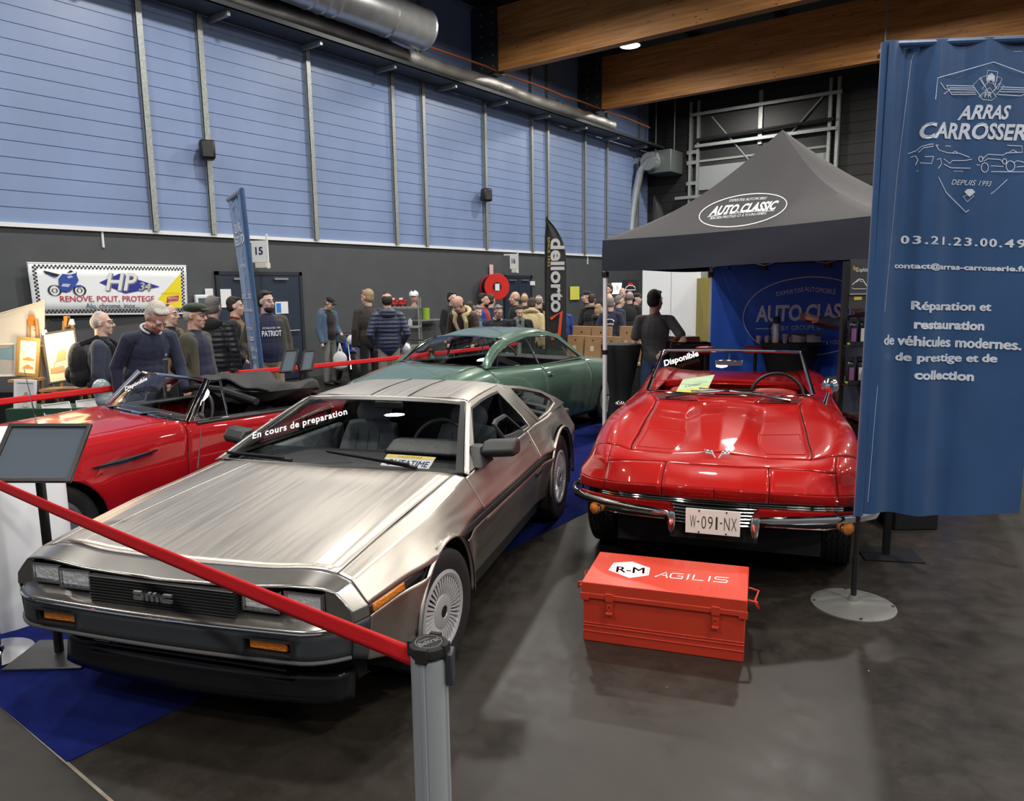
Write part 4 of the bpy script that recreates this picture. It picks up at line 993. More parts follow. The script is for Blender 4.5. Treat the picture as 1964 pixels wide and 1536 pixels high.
    MB().lathe([(.0, .03), (.03, .028), (.055, .012), (.060, 0), (.056, -.004), (0, -.004)], 24, 'X', tuple(mc)).build('mirror_head', M_chrome, dm)
    mc = V3((-.62, -.80, .885)); MB().ell(mc, (.035, .045, .022), 14, 8).build('side_chrome_cap', M_chrome, car)
    # cabin
    MB().prism([(-.60, .955), (-.80, .975), (-.95, .955), (-.98, .87), (-.75, .70), (-.6, .7)], lambda x, z, y: V3((x, y, z)), -.60, .60).build('dashboard', M_redvinyl, car, bevel=.02)
    steering_wheel(car, (-1.10, .36, .90), .20, radians(-18), M_black, (0, pi, -pi / 2), .013, None, M_chrome)
    for y in (.34, -.34): seat(car, -1.42, y, M_redvinyl, h=.50, w=.52, z=.34, head=False, lean=.28)
    MB().b2((-1.98, -.62, .25), (-1.93, .62, .92)).build('cockpit_bulkhead', M_redvinyl, car, bevel=.01)
    MB().grid(lambda u, v: V3((-1.86 - .06 * (1 - (2 * u - 1) ** 2), .62 * (2 * u - 1), .86 + .07 * v + .01 * sin(pi * u))), 20, 4).build('deck_lip', M_redpaint, car, solid=.01)
    MB().b2((-.7, -.74, .18), (-3.2, .74, .30)).build('floor_pan', M_liner, car)
    MB().b2((-.65, -.80, .30), (-1.9, -.66, .86)).b2((-.65, .66, .30), (-1.9, .80, .86)).build('door_trim', M_redvinyl, car)
    MB().b2((.55, -.60, .20), (-.6, .60, .34)).build('engine_underside', M_liner, car)
    q = [H2 for H2 in (hit(mw, 1287, 768, (-.78, 0, .985), (.25, 0, 1)), hit(mw, 1352, 758, (-.78, 0, .985), (.25, 0, 1)), hit(mw, 1310, 728, (-.78, 0, .985), (.25, 0, 1)))]
    base = mw @ q[0]; wl = [mw @ V3(a) - base for a in q]
    pp = thing('paper_sheet', base, 'yellow and pale green handwritten paper lying on the dashboard of the red car', 'paper')
    A = affine(wl[0], wl[1], wl[2]); n = wl[1].cross(wl[2]).normalized()
    f3 = lambda x, y, d_: A(x - .5, y) + n * d_
    MB().prism([(0, 0), (1, 0), (1, .45), (0, .45)], f3, 0, .002).build('yellow_half', mat('yellow paper', (.78, .66, .10), .6), pp)
    MB().prism([(0, .45), (1, .45), (1, 1), (0, 1)], f3, 0, .002).build('green_half', mat('green paper', (.55, .72, .45), .6), pp)
    mb = MB(); put_text(mb, 'Contact', lambda x, y: f3(x, y, .003), .45, .55, .5, .14, shear=.3); mb.build('handwriting', mat('blue ink', (.03, .05, .2), .5), pp)
    return car
red_car()

# ------------------------------------------------------------------ cherry red roadster on the left
def roadster():
    loc = cw(-3.4737, 4.9577); rz = 4.0166 + AZ
    car = thing('roadster', loc, 'cherry red open roadster with folded black hood, behind the red belt at the left', 'car', rz=rz)
    mw = car_mat(loc, rz); m2 = (1, -1)
    M_cherry = paint('cherry red paint', (.38, .0065, .011))
    T = Patch([
        [(.74, 0, .60), (.73, .25, .60), (.68, .48, .59), (.58, .62, .57), (.46, .70, .50), (.46, .66, .26)],
        [(.45, 0, .73), (.45, .27, .735), (.42, .50, .73), (.38, .625, .71), (.34, .712, .56), (.34, .67, .24)],
        [(.05, 0, .825), (.05, .28, .83), (.04, .51, .82), (.03, .640, .80), (.02, .726, .60), (.02, .69, .22)],
        [(-.45, 0, .885), (-.45, .28, .885), (-.45, .53, .865), (-.46, .66, .84), (-.46, .735, .61), (-.46, .70, .20)],
        [(-.76, 0, .905), (-.78, .28, .905), (-.86, .54, .885), (-.91, .682, .858), (-.90, .742, .62), (-.86, .70, .20)],
        [(-1.3, 0, .82), (-1.3, .28, .82), (-1.3, .60, .835), (-1.3, .70, .842), (-1.3, .748, .61), (-1.3, .70, .20)],
        [(-1.85, 0, .83), (-1.85, .3, .83), (-1.85, .58, .84), (-1.85, .694, .842), (-1.85, .745, .61), (-1.85, .70, .20)],
        [(-2.25, 0, .85), (-2.25, .3, .85), (-2.25, .55, .84), (-2.25, .67, .825), (-2.25, .73, .61), (-2.25, .69, .22)],
        [(-2.62, 0, .79), (-2.62, .28, .79), (-2.60, .48, .78), (-2.58, .58, .76), (-2.56, .64, .58), (-2.54, .60, .28)],
        [(-2.84, 0, .66), (-2.83, .25, .66), (-2.80, .42, .65), (-2.76, .50, .62), (-2.72, .54, .54), (-2.7, .52, .34)]], cv={})
    AF, AR = (-.0, .30, .34, .012, .08), (-2.18, .30, .34, .012, .08)
    panel(MB(), T, .2, 4, 0, 5, 40, 30, arches=[(0, .30, .36, 0, .1)], mirror=m2, gap=0, inset=.012).build('inner_shell', M_liner, car)
    panel(MB(), T, 0, 4, 0, 2.3, 30, 16, mirror=m2).build('bonnet', M_cherry, car, solid=.003)
    for s in (1, -1):
        f = panel(MB(), T, 0, 4, 2.3, 5, 60, 24, arches=[AF], mirror=(s,)).build('front_wing', M_cherry, car, solid=.003)
        d = panel(MB(), T, 4, 6, 2.6, 5, 24, 18, mirror=(s,)).build('door', M_cherry, car, solid=.003)
        panel(MB(), T, 6, 9, 2.3, 5, 50, 24, arches=[AR], mirror=(s,)).build('rear_wing', M_cherry, car, solid=.003)
        v = MB().prism([(-.27, .695), (-.40, .716), (-.66, .742), (-.62, .722), (-.45, .700)], lambda x, z, d_: V3((x, s * (.722 + d_ + .02 * (-x - .27)), z - .025)), 0, .02).build('side_vent', M_steel, f, bevel=.004)
        MB().tube([(-.26, s * .745, .668), (-.45, s * .750, .676), (-.68, s * .752, .716)], .006, 6).build('vent_trim', M_chrome, v)
        MB().b2((-1.0, s * .60, .835), (-1.85, s * .71, .862)).build('door_top_pad', M_blackvinyl, d, bevel=.01)
        MB().grid(lambda u, w_: V3((.36 * cos(-.3 + (pi + .6) * u), s * (.72 - .3 * w_), .30 + .36 * sin(-.3 + (pi + .6) * u))), 24, 3).build('wheel_well', M_liner, car)
        MB().grid(lambda u, w_: V3((.36 * w_ * cos(-.3 + (pi + .6) * u), s * .42, .30 + .36 * w_ * sin(-.3 + (pi + .6) * u))), 24, 2).build('wheel_well', M_liner, car)
        for x in (0, -2.18): plain_wheel(car, (x, s * .62, .30), .30, .155, .19, s, 0)
    panel(MB(), T, 7, 9, 0, 2.3, 16, 16, mirror=m2).build('boot_lid', M_cherry, car, solid=.003)
    MB().prism([(.745, .59), (.72, .40), (.60, .38), (.60, .58)], lambda x, z, y: V3((x - .35 * y * y, y, z)), -.36, .36).build('grille', M_alu, car)
    MB().tube([(.50, -.68, .40), (.68, -.56, .39), (.80, -.2, .39), (.80, .2, .39), (.68, .56, .39), (.50, .68, .40)], .03, 10, flat=(.5, 1)).build('front_bumper', M_chrome, car)
    for s in (1, -1):
        hl = MB().lathe([(.095, -.12), (.095, .0), (.09, .012), (.06, .03), (0, .038)], 28, 'X', (.60, s * .52, .58)).build('headlamp', M_lens, car)
        MB().lathe([(.088, .0), (.100, .008), (.098, -.02), (.092, -.02)], 28, 'X', (.60, s * .52, .58)).build('lamp_bezel', M_chrome, hl)
    def ws(sx, t):
        a = V3((-.80 - .14 * abs(sx) ** 2, .690 * sx, .905 - .035 * sx * sx)); b = V3((-1.08 - .09 * sx * sx, .555 * sx, 1.155 - .015 * sx * sx)); return a.lerp(b, t) + V3((.6, 0, .8)) * .02 * sin(pi * t) * (1 - abs(sx) ** 3)
    w = MB().grid(lambda u, v: ws(-1 + 2 * u, v), 20, 8).build('windscreen', M_glass, car)
    MB().tube([ws(-1 + i / 10, 1) for i in range(21)], .013, 8).build('windscreen_header', M_chrome, car)
    MB().tube([ws(-1 + i / 10, 0) for i in range(21)], .012, 8).build('windscreen_base_trim', M_chrome, car)
    mb = MB()
    for s in (1, -1):
        MB().tube([ws(s, i / 6) for i in range(7)], .017, 8, flat=(.8, 1.4)).build('windscreen_post', M_chrome, car)
        tri = [V3((-.98, s * .69, .865)), V3((-1.19, s * .565, 1.135)), V3((-1.27, s * .575, 1.125)), V3((-1.25, s * .69, .865))]
        q = MB().tube(tri, .009, 8, True).build('quarter_light', M_chrome, car)
        MB().add(tri, [(0, 1, 2, 3)]).build('quarter_glass', M_glass, q)
    p0 = ws(-.55, .6); n0 = (ws(-.3, .6) - ws(-.8, .6)).cross(ws(-.5, .9) - ws(-.5, .5)).normalized(); sg = 1 if n0.x > 0 else -1
    H = lambda px, py: hit(mw, px, py, p0 + n0 * .014 * sg, n0)
    mb = MB(); put_text(mb, 'Disponible', affine(H(240, 752), H(283, 731), H(240, 742)), 0, 0, 1, 1, offset=.03); mb.build('windscreen_lettering', M_letterw, w)
    mb = MB()
    for y0 in (-.3, .25): mb.tube([(-.80, y0, .905), (-.84, y0 + .2, .935), (-.85, y0 + .38, .93)], [.010, .006, .004], 6)
    mb.build('wiper', M_chrome, car)
    MB().tube([(-.35, -.52, .87), (-.32, -.55, 1.24)], [.006, .002], 6).build('aerial', M_chrome, car)
    MB().prism([(-.84, .87), (-1.02, .895), (-1.10, .86), (-1.1, .66), (-.85, .6)], lambda x, z, y: V3((x, y, z)), -.62, .62).build('dashboard', M_blackvinyl, car, bevel=.02)
    steering_wheel(car, (-1.20, .34, .83), .19, radians(-20), M_black, (0, pi, pi / 2), .012, None, M_chrome)
    for y in (.32, -.32): seat(car, -1.48, y, M_blackvinyl, h=.52, w=.46, z=.30, head=False, lean=.25)
    MB().b2((-2.0, -.64, .25), (-1.94, .64, .84)).build('cockpit_bulkhead', M_blackvinyl, car)
    MB().b2((-.6, -.62, .14), (-2.3, .62, .26)).b2((.5, -.5, .16), (-.6, .5, .34)).build('floor_pan', M_liner, car)
    def soft(u, v):
        a = 2 * pi * v; yy = -.66 + 1.32 * u; e = (1 - abs(2 * u - 1) ** 6) ** .5
        r = 1 + .10 * sin(3 * a + 7 * u) + .05 * sin(13 * u + 2 * a)
        return V3((-1.92 + .36 * cos(a) * r * e - .05 * sin(2 * pi * u), yy, .94 + (.085 * sin(a) * r + .03 * sin(5 * a + 9 * u)) * e + .06 * (2 * u - 1) ** 2))
    st = MB().grid(soft, 30, 26).build('folded_hood', mat('black hood cloth', (.025, .025, .026), .8, bump=.5, bscale=14), car)
    MB().tube([(-1.56, -.58, .93), (-1.52, -.3, .985), (-1.53, .1, .99), (-1.56, .58, .93)], .03, 8).build('hood_bow', M_blackvinyl, st)
    def fold(u, v):
        yy = -.60 + 1.2 * u; return V3((-1.60 - .55 * v, yy, 1.01 + .05 * sin(4 * v + 3 * u) * (1 - v) - .10 * v * v + .02 * sin(14 * u)))
    MB().grid(fold, 20, 12).build('hood_flap', mat('black hood cloth', (.025, .025, .026), .8, bump=.5, bscale=14), st, solid=.015)
    return car
roadster()

# ------------------------------------------------------------------ green coupe seen from behind
def coupe():
    loc = cw(.6643, 10.2299); rz = .9203 + AZ
    car = thing('coupe_car', loc, 'metallic green fastback coupe seen from behind, beyond the steel car', 'car', rz=rz)
    mw = car_mat(loc, rz); m2 = (1, -1)
    M_green = paint('metallic green paint', (.100, .172, .130), .25, .32)
    T = Patch([
        [(.90, 0, .60), (.88, .3, .60), (.82, .55, .60), (.72, .70, .58), (.62, .78, .52), (.62, .77, .40), (.6, .72, .26)],
        [(.5, 0, .76), (.5, .33, .765), (.48, .58, .77), (.46, .72, .75), (.44, .815, .64), (.44, .81, .45), (.42, .76, .24)],
        [(0, 0, .84), (0, .34, .845), (0, .60, .86), (0, .735, .84), (0, .84, .68), (0, .835, .46), (0, .78, .22)],
        [(-.5, 0, .91), (-.52, .35, .91), (-.55, .64, .905), (-.55, .745, .875), (-.55, .85, .69), (-.55, .84, .46), (-.55, .78, .20)],
        [(-1.0, 0, .88), (-1.0, .36, .88), (-1.0, .68, .905), (-1.0, .75, .88), (-1.0, .85, .70), (-1.0, .84, .46), (-1.0, .78, .20)],
        [(-1.5, 0, .88), (-1.5, .36, .88), (-1.5, .69, .91), (-1.5, .755, .885), (-1.5, .852, .70), (-1.5, .84, .46), (-1.5, .78, .20)],
        [(-2.0, 0, .90), (-2.0, .36, .90), (-2.0, .68, .93), (-2.0, .75, .90), (-2.0, .855, .71), (-2.0, .845, .46), (-2.0, .78, .20)],
        [(-2.48, 0, .958), (-2.47, .34, .957), (-2.44, .60, .95), (-2.42, .735, .905), (-2.42, .855, .71), (-2.42, .845, .47), (-2.42, .78, .22)],
        [(-3.0, 0, .87), (-3.0, .34, .87), (-2.98, .58, .86), (-2.96, .70, .83), (-2.95, .80, .69), (-2.95, .79, .47), (-2.95, .73, .28)],
        [(-3.38, 0, .76), (-3.38, .32, .76), (-3.35, .52, .75), (-3.30, .63, .73), (-3.27, .71, .64), (-3.27, .70, .48), (-3.27, .66, .34)],
        [(-3.46, 0, .66), (-3.45, .30, .66), (-3.42, .49, .65), (-3.37, .59, .63), (-3.34, .66, .58), (-3.34, .65, .48), (-3.34, .62, .38)]], cv={})
    AF, AR = (0, .33, .37, .015, .10), (-2.65, .33, .37, .015, .10)
    panel(MB(), T, .2, 10, 2.2, 6, 60, 30, arches=[(0, .33, .39, 0, .1), (-2.65, .33, .39, 0, .1)], mirror=m2, gap=0, inset=.014).build('inner_shell', M_liner, car)
    panel(MB(), T, 0, 3, 0, 2, 24, 16, mirror=m2).build('bonnet', M_green, car, solid=.003)
    panel(MB(), T, 7, 10, 0, 1.8, 24, 16, mirror=m2).build('boot_lid', M_green, car, solid=.003)
    for s in (1, -1):
        f = panel(MB(), T, 0, 2.95, 2, 6, 50, 26, arches=[AF], mirror=(s,)).build('front_wing', M_green, car, solid=.003)
        d = panel(MB(), T, 2.95, 5.05, 2, 6, 30, 24, mirror=(s,), gap=.003).build('door', M_green, car, solid=.003)
        q = panel(MB(), T, 5.05, 7, 2, 6, 40, 24, arches=[AR], mirror=(s,)).build('rear_quarter', M_green, car, solid=.003)
        panel(MB(), T, 7, 10, 1.8, 6, 50, 26, arches=[AR], mirror=(s,), gap=.001).build('rear_wing', M_green, car, solid=.003)
        h = MB().tube([(-1.36, s * .818, .775), (-1.40, s * .834, .775), (-1.46, s * .834, .775), (-1.50, s * .818, .775)], .008, 8).build('door_handle', M_chrome, d)
        MB().lathe([(.02, 0), (.02, .01), (.008, .016), (0, .016)], 16, 'Y', (-1.36, s * .815, .775)).build('handle_button', M_chrome, h)
        for cx in (0, -2.65):
            MB().grid(lambda u, w_: V3((cx + .39 * cos(-.3 + (pi + .6) * u), s * (.82 - .3 * w_), .33 + .39 * sin(-.3 + (pi + .6) * u))), 24, 3).build('wheel_well', M_liner, car)
            plain_wheel(car, (cx, s * .70, .33), .33, .19, .20, s)
        sy = lambda z: .725 - (z - .90) * .55
        fn = lambda x, z, d_: V3((x, s * (sy(z) - d_), z))
        out = [(-2.47, .945), (-2.20, 1.105), (-1.93, 1.205), (-1.5, 1.262), (-1.05, 1.255), (-.88, 1.215), (-.48, .905), (-1.5, .893)]
        inn = [(-2.40, .955), (-2.14, 1.085), (-1.90, 1.165), (-1.52, 1.220), (-1.10, 1.212), (-.93, 1.170), (-.60, .925), (-1.5, .913)]
        up = MB().ring(out, inn, fn, -.004, .03).build('upper_frame', M_green, car, bevel=.004)
        MB().tube([fn(x, z, -.004) for x, z in inn], .007, 6, True).build('window_trim', M_chrome, up)
        MB().prism(inn, fn, .012, .016).build('side_window', M_glass, up)
        MB().tube([fn(-1.53, .915, -.004), fn(-1.555, 1.222, -.004)], .018, 8, flat=(1, .5)).build('door_pillar_trim', M_chrome, up)
        MB().tube([fn(-.80, .918, -.002), fn(-.97, 1.178, -.002)], .007, 6).build('vent_window_bar', M_chrome, up)
        MB().tube([fn(-2.27, .96, -.002), fn(-2.20, 1.05, -.002)], .006, 6).build('vent_window_bar', M_chrome, up)
    RP = Patch([[(-.84, 0, 1.245), (-.84, .28, 1.24), (-.86, .46, 1.228), (-.88, .552, 1.212)], [(-1.05, 0, 1.300), (-1.05, .28, 1.296), (-1.05, .45, 1.282), (-1.05, .530, 1.254)], [(-1.5, 0, 1.310), (-1.5, .28, 1.305), (-1.5, .45, 1.290), (-1.5, .526, 1.262)], [(-1.92, 0, 1.245), (-1.92, .28, 1.240), (-1.93, .46, 1.228), (-1.94, .555, 1.206)]])
    panel(MB(), RP, 0, 3, 0, 3, 24, 14, mirror=m2, gap=0).build('roof', M_green, car, solid=.015)
    def rw(sx, t):
        a = V3((-2.49 + .06 * sx * sx, .60 * sx, .962)); b = V3((-1.925 - .015 * sx * sx, .50 * sx, 1.244 - .02 * sx * sx)); return a.lerp(b, t) + V3((-.4, 0, .9)) * .03 * sin(pi * t)
    MB().grid(lambda u, v: rw(-1 + 2 * u, v), 20, 8, flip=True).build('rear_window', M_glass, car)
    for s in (1, -1):
        MB().grid(lambda u, v: rw(s, u).lerp(V3((-2.47 + .54 * u, s * (.70 - .145 * u), .945 + .262 * u)), v) + V3((0, 0, .03 * sin(pi * u))), 12, 4).build('rear_pillar', M_green, car, solid=.01)
    mb = MB().tube([rw(-1 + i / 10, .0) for i in range(21)] + [rw(1, i / 6) for i in range(1, 7)] + [rw(1 - i / 10, 1) for i in range(1, 21)] + [rw(-1, 1 - i / 6) for i in range(1, 6)], .008, 6, True).build('rear_window_trim', M_chrome, car)
    def fw(sx, t):
        a = V3((-.42 - .10 * sx * sx, .66 * sx, .915)); b = V3((-.84 - .03 * sx * sx, .53 * sx, 1.242 - .025 * sx * sx)); return a.lerp(b, t)
    MB().grid(lambda u, v: fw(-1 + 2 * u, v), 16, 6).build('windscreen', M_glass, car)
    for s in (1, -1): MB().tube([fw(s, i / 6) for i in range(7)], .02, 8).build('windscreen_pillar', M_green, car)
    MB().prism([(-.45, .90), (-.70, .93), (-.85, .90), (-.85, .70), (-.5, .6)], lambda x, z, y: V3((x, y, z)), -.66, .66).build('dashboard', M_blackvinyl, car, bevel=.02)
    c = hit(mw, 971, 686, (0, .36, 0), (0, 1, 0))
    steering_wheel(car, (c.x, .36, c.z), .195, radians(-22), mat('wood rim', (.22, .09, .035), .3), (0.0, pi, -pi / 2), .012, mat('yellow horn badge', (.80, .60, .05), .4), M_alu)
    for y in (.36, -.36): seat(car, -1.45, y, M_blackvinyl, h=.50, w=.50, z=.26, head=False, lean=.3)
    MB().b2((-2.1, -.62, .5), (-2.3, .62, .86)).build('rear_seat', M_blackvinyl, car, bevel=.04)
    MB().b2((.6, -.7, .16), (-3.1, .7, .28)).build('floor_pan', M_liner, car)
    MB().b2((-3.36, -.60, .44), (-3.50, .60, .50)).build('rear_bumper', M_chrome, car, bevel=.02)
    for s in (1, -1): MB().b2((-3.36, s * .40, .55), (-3.44, s * .60, .61)).build('tail_lamp', M_red, car, bevel=.01)
    return car
coupe()
# ------------------------------------------------------------------ carpet, barriers, display stands
M_carpet = mat('royal blue carpet', (.008, .016, .135), .95, spec=.1, noise=.35, nscale=7, bump=.5, bscale=260)
c0 = cw(-1.739, 2.607)
def carpet_mb():
    mb = MB(); mb.b2((-5.4, 0, 0), (0, 7.6, .004)); return mb
tag(carpet_mb().build('carpet', M_carpet, loc=(c0.x, c0.y, .0005)), 'royal blue exhibition carpet under the steel car and the red roadster', 'carpet')
M_belt = mat('red webbing', (.80, .012, .018), .55, bump=.25, bscale=240, stretch=(.1, .1, 3))
def belt(a, b, label, w=.050, sag=.012, taper=0):
    a, b = V3(a), V3(b); d = (b - a); L = d.length; mb = MB()
    def f(u, v):
        p = a.lerp(b, u); p.z += -sag * 4 * u * (1 - u) + (v - .5) * w; return p
    mb.grid(f, 24, 4)
    return tag(mb.build('barrier_belt', M_belt, solid=.0015), label, 'belt', 'red barrier belts')
def belt_post(loc, label, h=1.0, r=.0375, chrome=False, rz=0.0):
    t = thing('barrier_post', loc, label, 'barrier post', rz=rz, group='belt barrier posts')
    mb = MB(); n = 72; prof = []
    for k in range(n):
        a = 2 * pi * k / n; q = r
        for g in (0, pi / 2, pi, 3 * pi / 2):
            dd = abs((a - g + pi) % (2 * pi) - pi)
            if dd < .13: q = r * 1.035
            elif dd < .21: q = r * .93
        prof.append((q * cos(a), q * sin(a)))
    mb.prism(prof, lambda x, y, z: V3((x, y, z)), .02, h - .035)
    mb.build('post_tube', M_chrome if chrome else mat('anodised aluminium', (.62, .67, .72), .36, .6), t)
    mb = MB().lathe([(.17, .0), (.175, .012), (.12, .022), (.05, .030), (.045, .05), (0, .05)], 40); mb.build('base_plate', M_steel if not chrome else M_chrome, t)
    cp = MB().lathe([(r * .96, h - .03), (r * 1.06, h - .027), (r * 1.08, h - .02), (r * 1.04, h - .006), (r * .80, h - .002), (r * .78, h - .005), (0, h - .004)], 40)
    for k in range(4):
        a = k * pi / 2 + pi / 4 * 0; cp.m = Matrix.Rotation(a, 4, 'Z')
        cp.b2((r * .86, -.014, h - .036), (r * 1.13, .014, h - .001)); cp.m = Matrix.Identity(4)
    cap = cp.build('post_cap', mat('matt dark plastic', (.022, .022, .022), .75, spec=.2), t, bevel=.001)
    return t, cap, h, r
sp = cw(-.201, 1.6035)
t, cap, h, r = belt_post((sp.x, sp.y, 0), 'grey aluminium belt barrier post standing nearest the camera', .985, .043, rz=radians(20))
# raised lettering and ring on the cap
lf = lambda x, y: V3((x, y, h + .0005))
mb = MB(); a0 = radians(57)
rotf = lambda x, y: V3((x * cos(a0) - y * sin(a0), x * sin(a0) + y * cos(a0), h - .0025))
put_text(mb, 'Beltrac', rotf, 0, -.010, .056, .019, shear=.1); put_text(mb, 'Tensator', rotf, -.004, .012, .030, .006)
stroke(mb, ellipse(0, 0, r * .72, r * .72), rotf, .0012, True)
mb.build('cap_lettering', mat('worn grey relief', (.20, .20, .20), .5), cap)
rb = MB().b2((r * .95, -.022, h - .10), (r * 1.35, .022, h - .022)).build('belt_receiver', mat('dark grey plastic', (.035, .04, .05), .4), t, bevel=.004, rz=radians(-25) + AZ)
belt(cw(-.245, 1.605, .948), cw(-2.60, 3.45, .95), 'red barrier belt stretched diagonally across the nose of the steel car', .050, .010)
q = cw(-2.62, 3.47); belt_post((q.x, q.y, 0), 'silver barrier post with round base at the left edge of the picture', .985, .0375, True)
pp = [cw(-4.9, 4.75), cw(-2.9106, 7.6717), cw(-1.05, 9.7), cw(.12, 11.4)]
for i, lab in ((0, 'chrome barrier post ending the rear red belt beyond the left picture edge'), (1, 'chrome barrier post holding the red belt in front of the blue banner'), (2, 'chrome barrier post seen through the rear window of the green coupe'), (3, 'chrome barrier post beyond the side windows of the green coupe')):
    belt_post((pp[i].x, pp[i].y, 0), lab, 1.0, .0375, True)
for i, lab in ((0, 'red barrier belt behind the red roadster at the left'), (1, 'red barrier belt between the blue banner and the green coupe'), (2, 'red barrier belt behind the green coupe')):
    a, b = pp[i].copy(), pp[i + 1].copy(); d = (b - a).normalized() * .04
    a.z = b.z = .95; belt(a + d, b - d, lab, .055, .01)
M_frameblk = mat('black frame', (.012, .012, .013), .35)
M_screen = mat('grey acrylic panel', (.10, .125, .155), .10, spec=.6)
def frame_quad(parent, c, m_in, wd=.018, names=('frame', 'panel'), m_fr=None, th=.014):
    """framed panel through corners bl, br, tr, tl in the parent's frame"""
    bl, br, tr, tl = [V3(p) for p in c]; n = (br - bl).cross(tl - bl).normalized()
    W, H = (br - bl).length, (tl - bl).length; ex, ey = (br - bl) / W, (tl - bl) / H
    f = lambda x, y, d_: bl + ex * x + ey * y + n * d_
    fr = MB().ring([(0, 0), (W, 0), (W, H), (0, H)], [(wd, wd), (W - wd, wd), (W - wd, H - wd), (wd, H - wd)], f, -.004, th).build(names[0], m_fr or M_frameblk, parent, bevel=.003)
    MB().prism([(wd * .8, wd * .8), (W - wd * .8, wd * .8), (W - wd * .8, H - wd * .8), (wd * .8, H - wd * .8)], f, 0, .004).build(names[1], m_in, parent)
    return f, W, H
def info_stand(base, corners, label, foot=True):
    t = thing('sign_stand', base, label, 'sign stand', group='black sign stands'); B = V3(base)
    for c in corners: frame_quad(t, [p - B for p in c], M_screen, .02, ('sign_frame', 'sign_panel'))
    top = sum((p for c in corners for p in c), V3()) / (4 * len(corners)) - B
    MB().tube([V3((0, 0, .02)), V3((0, 0, top.z - .12)), top - V3((0, 0, .02))], .022, 10).build('pole', M_frameblk, t)
    MB().b2((-.19, -.15, 0), (.19, .15, .012)).build('base_plate', mat('grey base steel', (.10, .10, .10), .35, .6), t, bevel=.004, rz=radians(38))
    return t
b = at_z(115, 1258); b.z = .005
info_stand(b, [[at_d(-29, 926, 3.32), at_d(137, 926, 3.33), at_d(181, 811, 3.53), at_d(20, 814, 3.53)]], 'black framed tilted sign stand with grey panel at left beside the steel car')
b = at_d(577, 690, 7.5); b.z = 0
info_stand(b, [[at_d(535, 716, 7.40), at_d(564, 714, 7.42), at_d(574, 674, 7.62), at_d(546, 672, 7.60)], [at_d(575, 713, 7.42), at_d(600, 711, 7.44), at_d(609, 671, 7.62), at_d(582, 673, 7.62)]], 'twin panel black sign stand behind the steel car roof')
# white curved counter at the left edge
q = cw(-2.98, 4.02)
t = thing('display_counter', (q.x, q.y, .005), 'white rounded display counter at the left edge behind the sign stand', 'counter')
MB().lathe([(.40, 0), (.40, .98), (.39, 1.0), (0, 1.0)], 48).build('counter_wrap', mat('white glossy wrap', (.88, .90, .95), .28), t)
# ------------------------------------------------------------------ printed flags
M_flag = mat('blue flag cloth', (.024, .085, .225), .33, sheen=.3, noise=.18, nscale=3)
M_flaglight = mat('blue flag cloth backlit', (.12, .235, .48), .5, sheen=.3)  # light through the cloth painted in as a paler blue
class Banner:
    """rectangular cloth on a pole: a along the width, z up"""
    def __init__(s, base, yaw, W, z0, z1, amp=.030):
        s.b = V3(base); s.e = V3((cos(yaw), sin(yaw), 0)); s.n = V3((sin(yaw), -cos(yaw), 0)); s.W, s.z0, s.z1, s.amp = W, z0, z1, amp
    def pt(s, a, z, off=0.0):
        k = a / s.W; t = (z - s.z0) / (s.z1 - s.z0)
        d = s.amp * (sin(k * 21 + 1.2 * t) * (1 - k) ** 1.5 * 1.3 + .7 * sin(k * 9 - 3.0 * t) * k + .8 * sin(5 * t + 4 * k) * k * (1 - t)) + .05 * k * k * (1 - t)
        dz = .05 * k * (1 - t) ** 6 * 0 - .035 * sin(pi * k) * (t > 1)
        return s.b + s.e * a + s.n * (d + off) + V3((0, 0, z + dz))
    def hit(s, px, py):
        d = ray(px, py); t = (s.b - C_O).dot(s.n) / d.dot(s.n); p = C_O + d * t - s.b
        return p.dot(s.e), p.z
    def quad(s, bl, br, tl, off=.004):
        A, B_, T = s.hit(*bl), s.hit(*br), s.hit(*tl)
        return lambda x, y: s.pt(A[0] + (B_[0] - A[0]) * (x + .5) + (T[0] - A[0]) * y, A[1] + (B_[1] - A[1]) * (x + .5) + (T[1] - A[1]) * y, off)
    def px(s, off=.004): return lambda x, y: s.pt(*s.hit(x, y), off)
M_print = mat('white flag print', (.66, .72, .84), .5)
def line_px(mb, B, pts, w, closed=False):
    stroke(mb, [B.hit(*p) for p in pts], lambda a, z: B.pt(a, z, .004), w, closed)
fb = at_z(1636, 1160)
B1 = Banner((fb.x, fb.y, 0), AZ + radians(-5), .82, .535, 2.985)
t = thing('banner_flag', (fb.x, fb.y, 0), 'tall blue rectangular banner flag on a pole with round base, at right', 'flag')
ib = Matrix.Translation((-fb.x, -fb.y, 0))
def loc_mb(): m = MB(); m.m = ib.copy(); return m
loc_mb().grid(lambda u, v: B1.pt(B1.W * u, B1.z0 + (B1.z1 - B1.z0) * v - .03 * sin(pi * min(1, u * 1.1)) * (1 - v) ** 4 + .025 * (1 - v) ** 4 * min(1, u * 8)), 70, 60).build('flag_cloth', M_flag, t)
loc_mb().grid(lambda u, v: B1.b + V3((0, 0, B1.z0 - .012 + (B1.z1 - B1.z0 + .012) * v)) + B1.e * (.024 * cos(2 * pi * u)) + B1.n * (.024 * sin(2 * pi * u)), 14, 4).build('pole_sleeve', M_flag, t)
loc_mb().tube([B1.b + V3((0, 0, B1.z1 - .01)), B1.b + B1.e * .82 + V3((0, 0, B1.z1 - .01))], .018, 10).build('top_sleeve', M_flag, t)
po = MB().cyl((0, 0, .01), (0, 0, 2.98), .0125, 12).build('pole', M_frameblk, t)
MB().cyl((0, 0, .26), (0, 0, .29), .019, 12).cyl((0, 0, .02), (0, 0, .27), .016, 12).build('pole_clamp', M_frameblk, t)
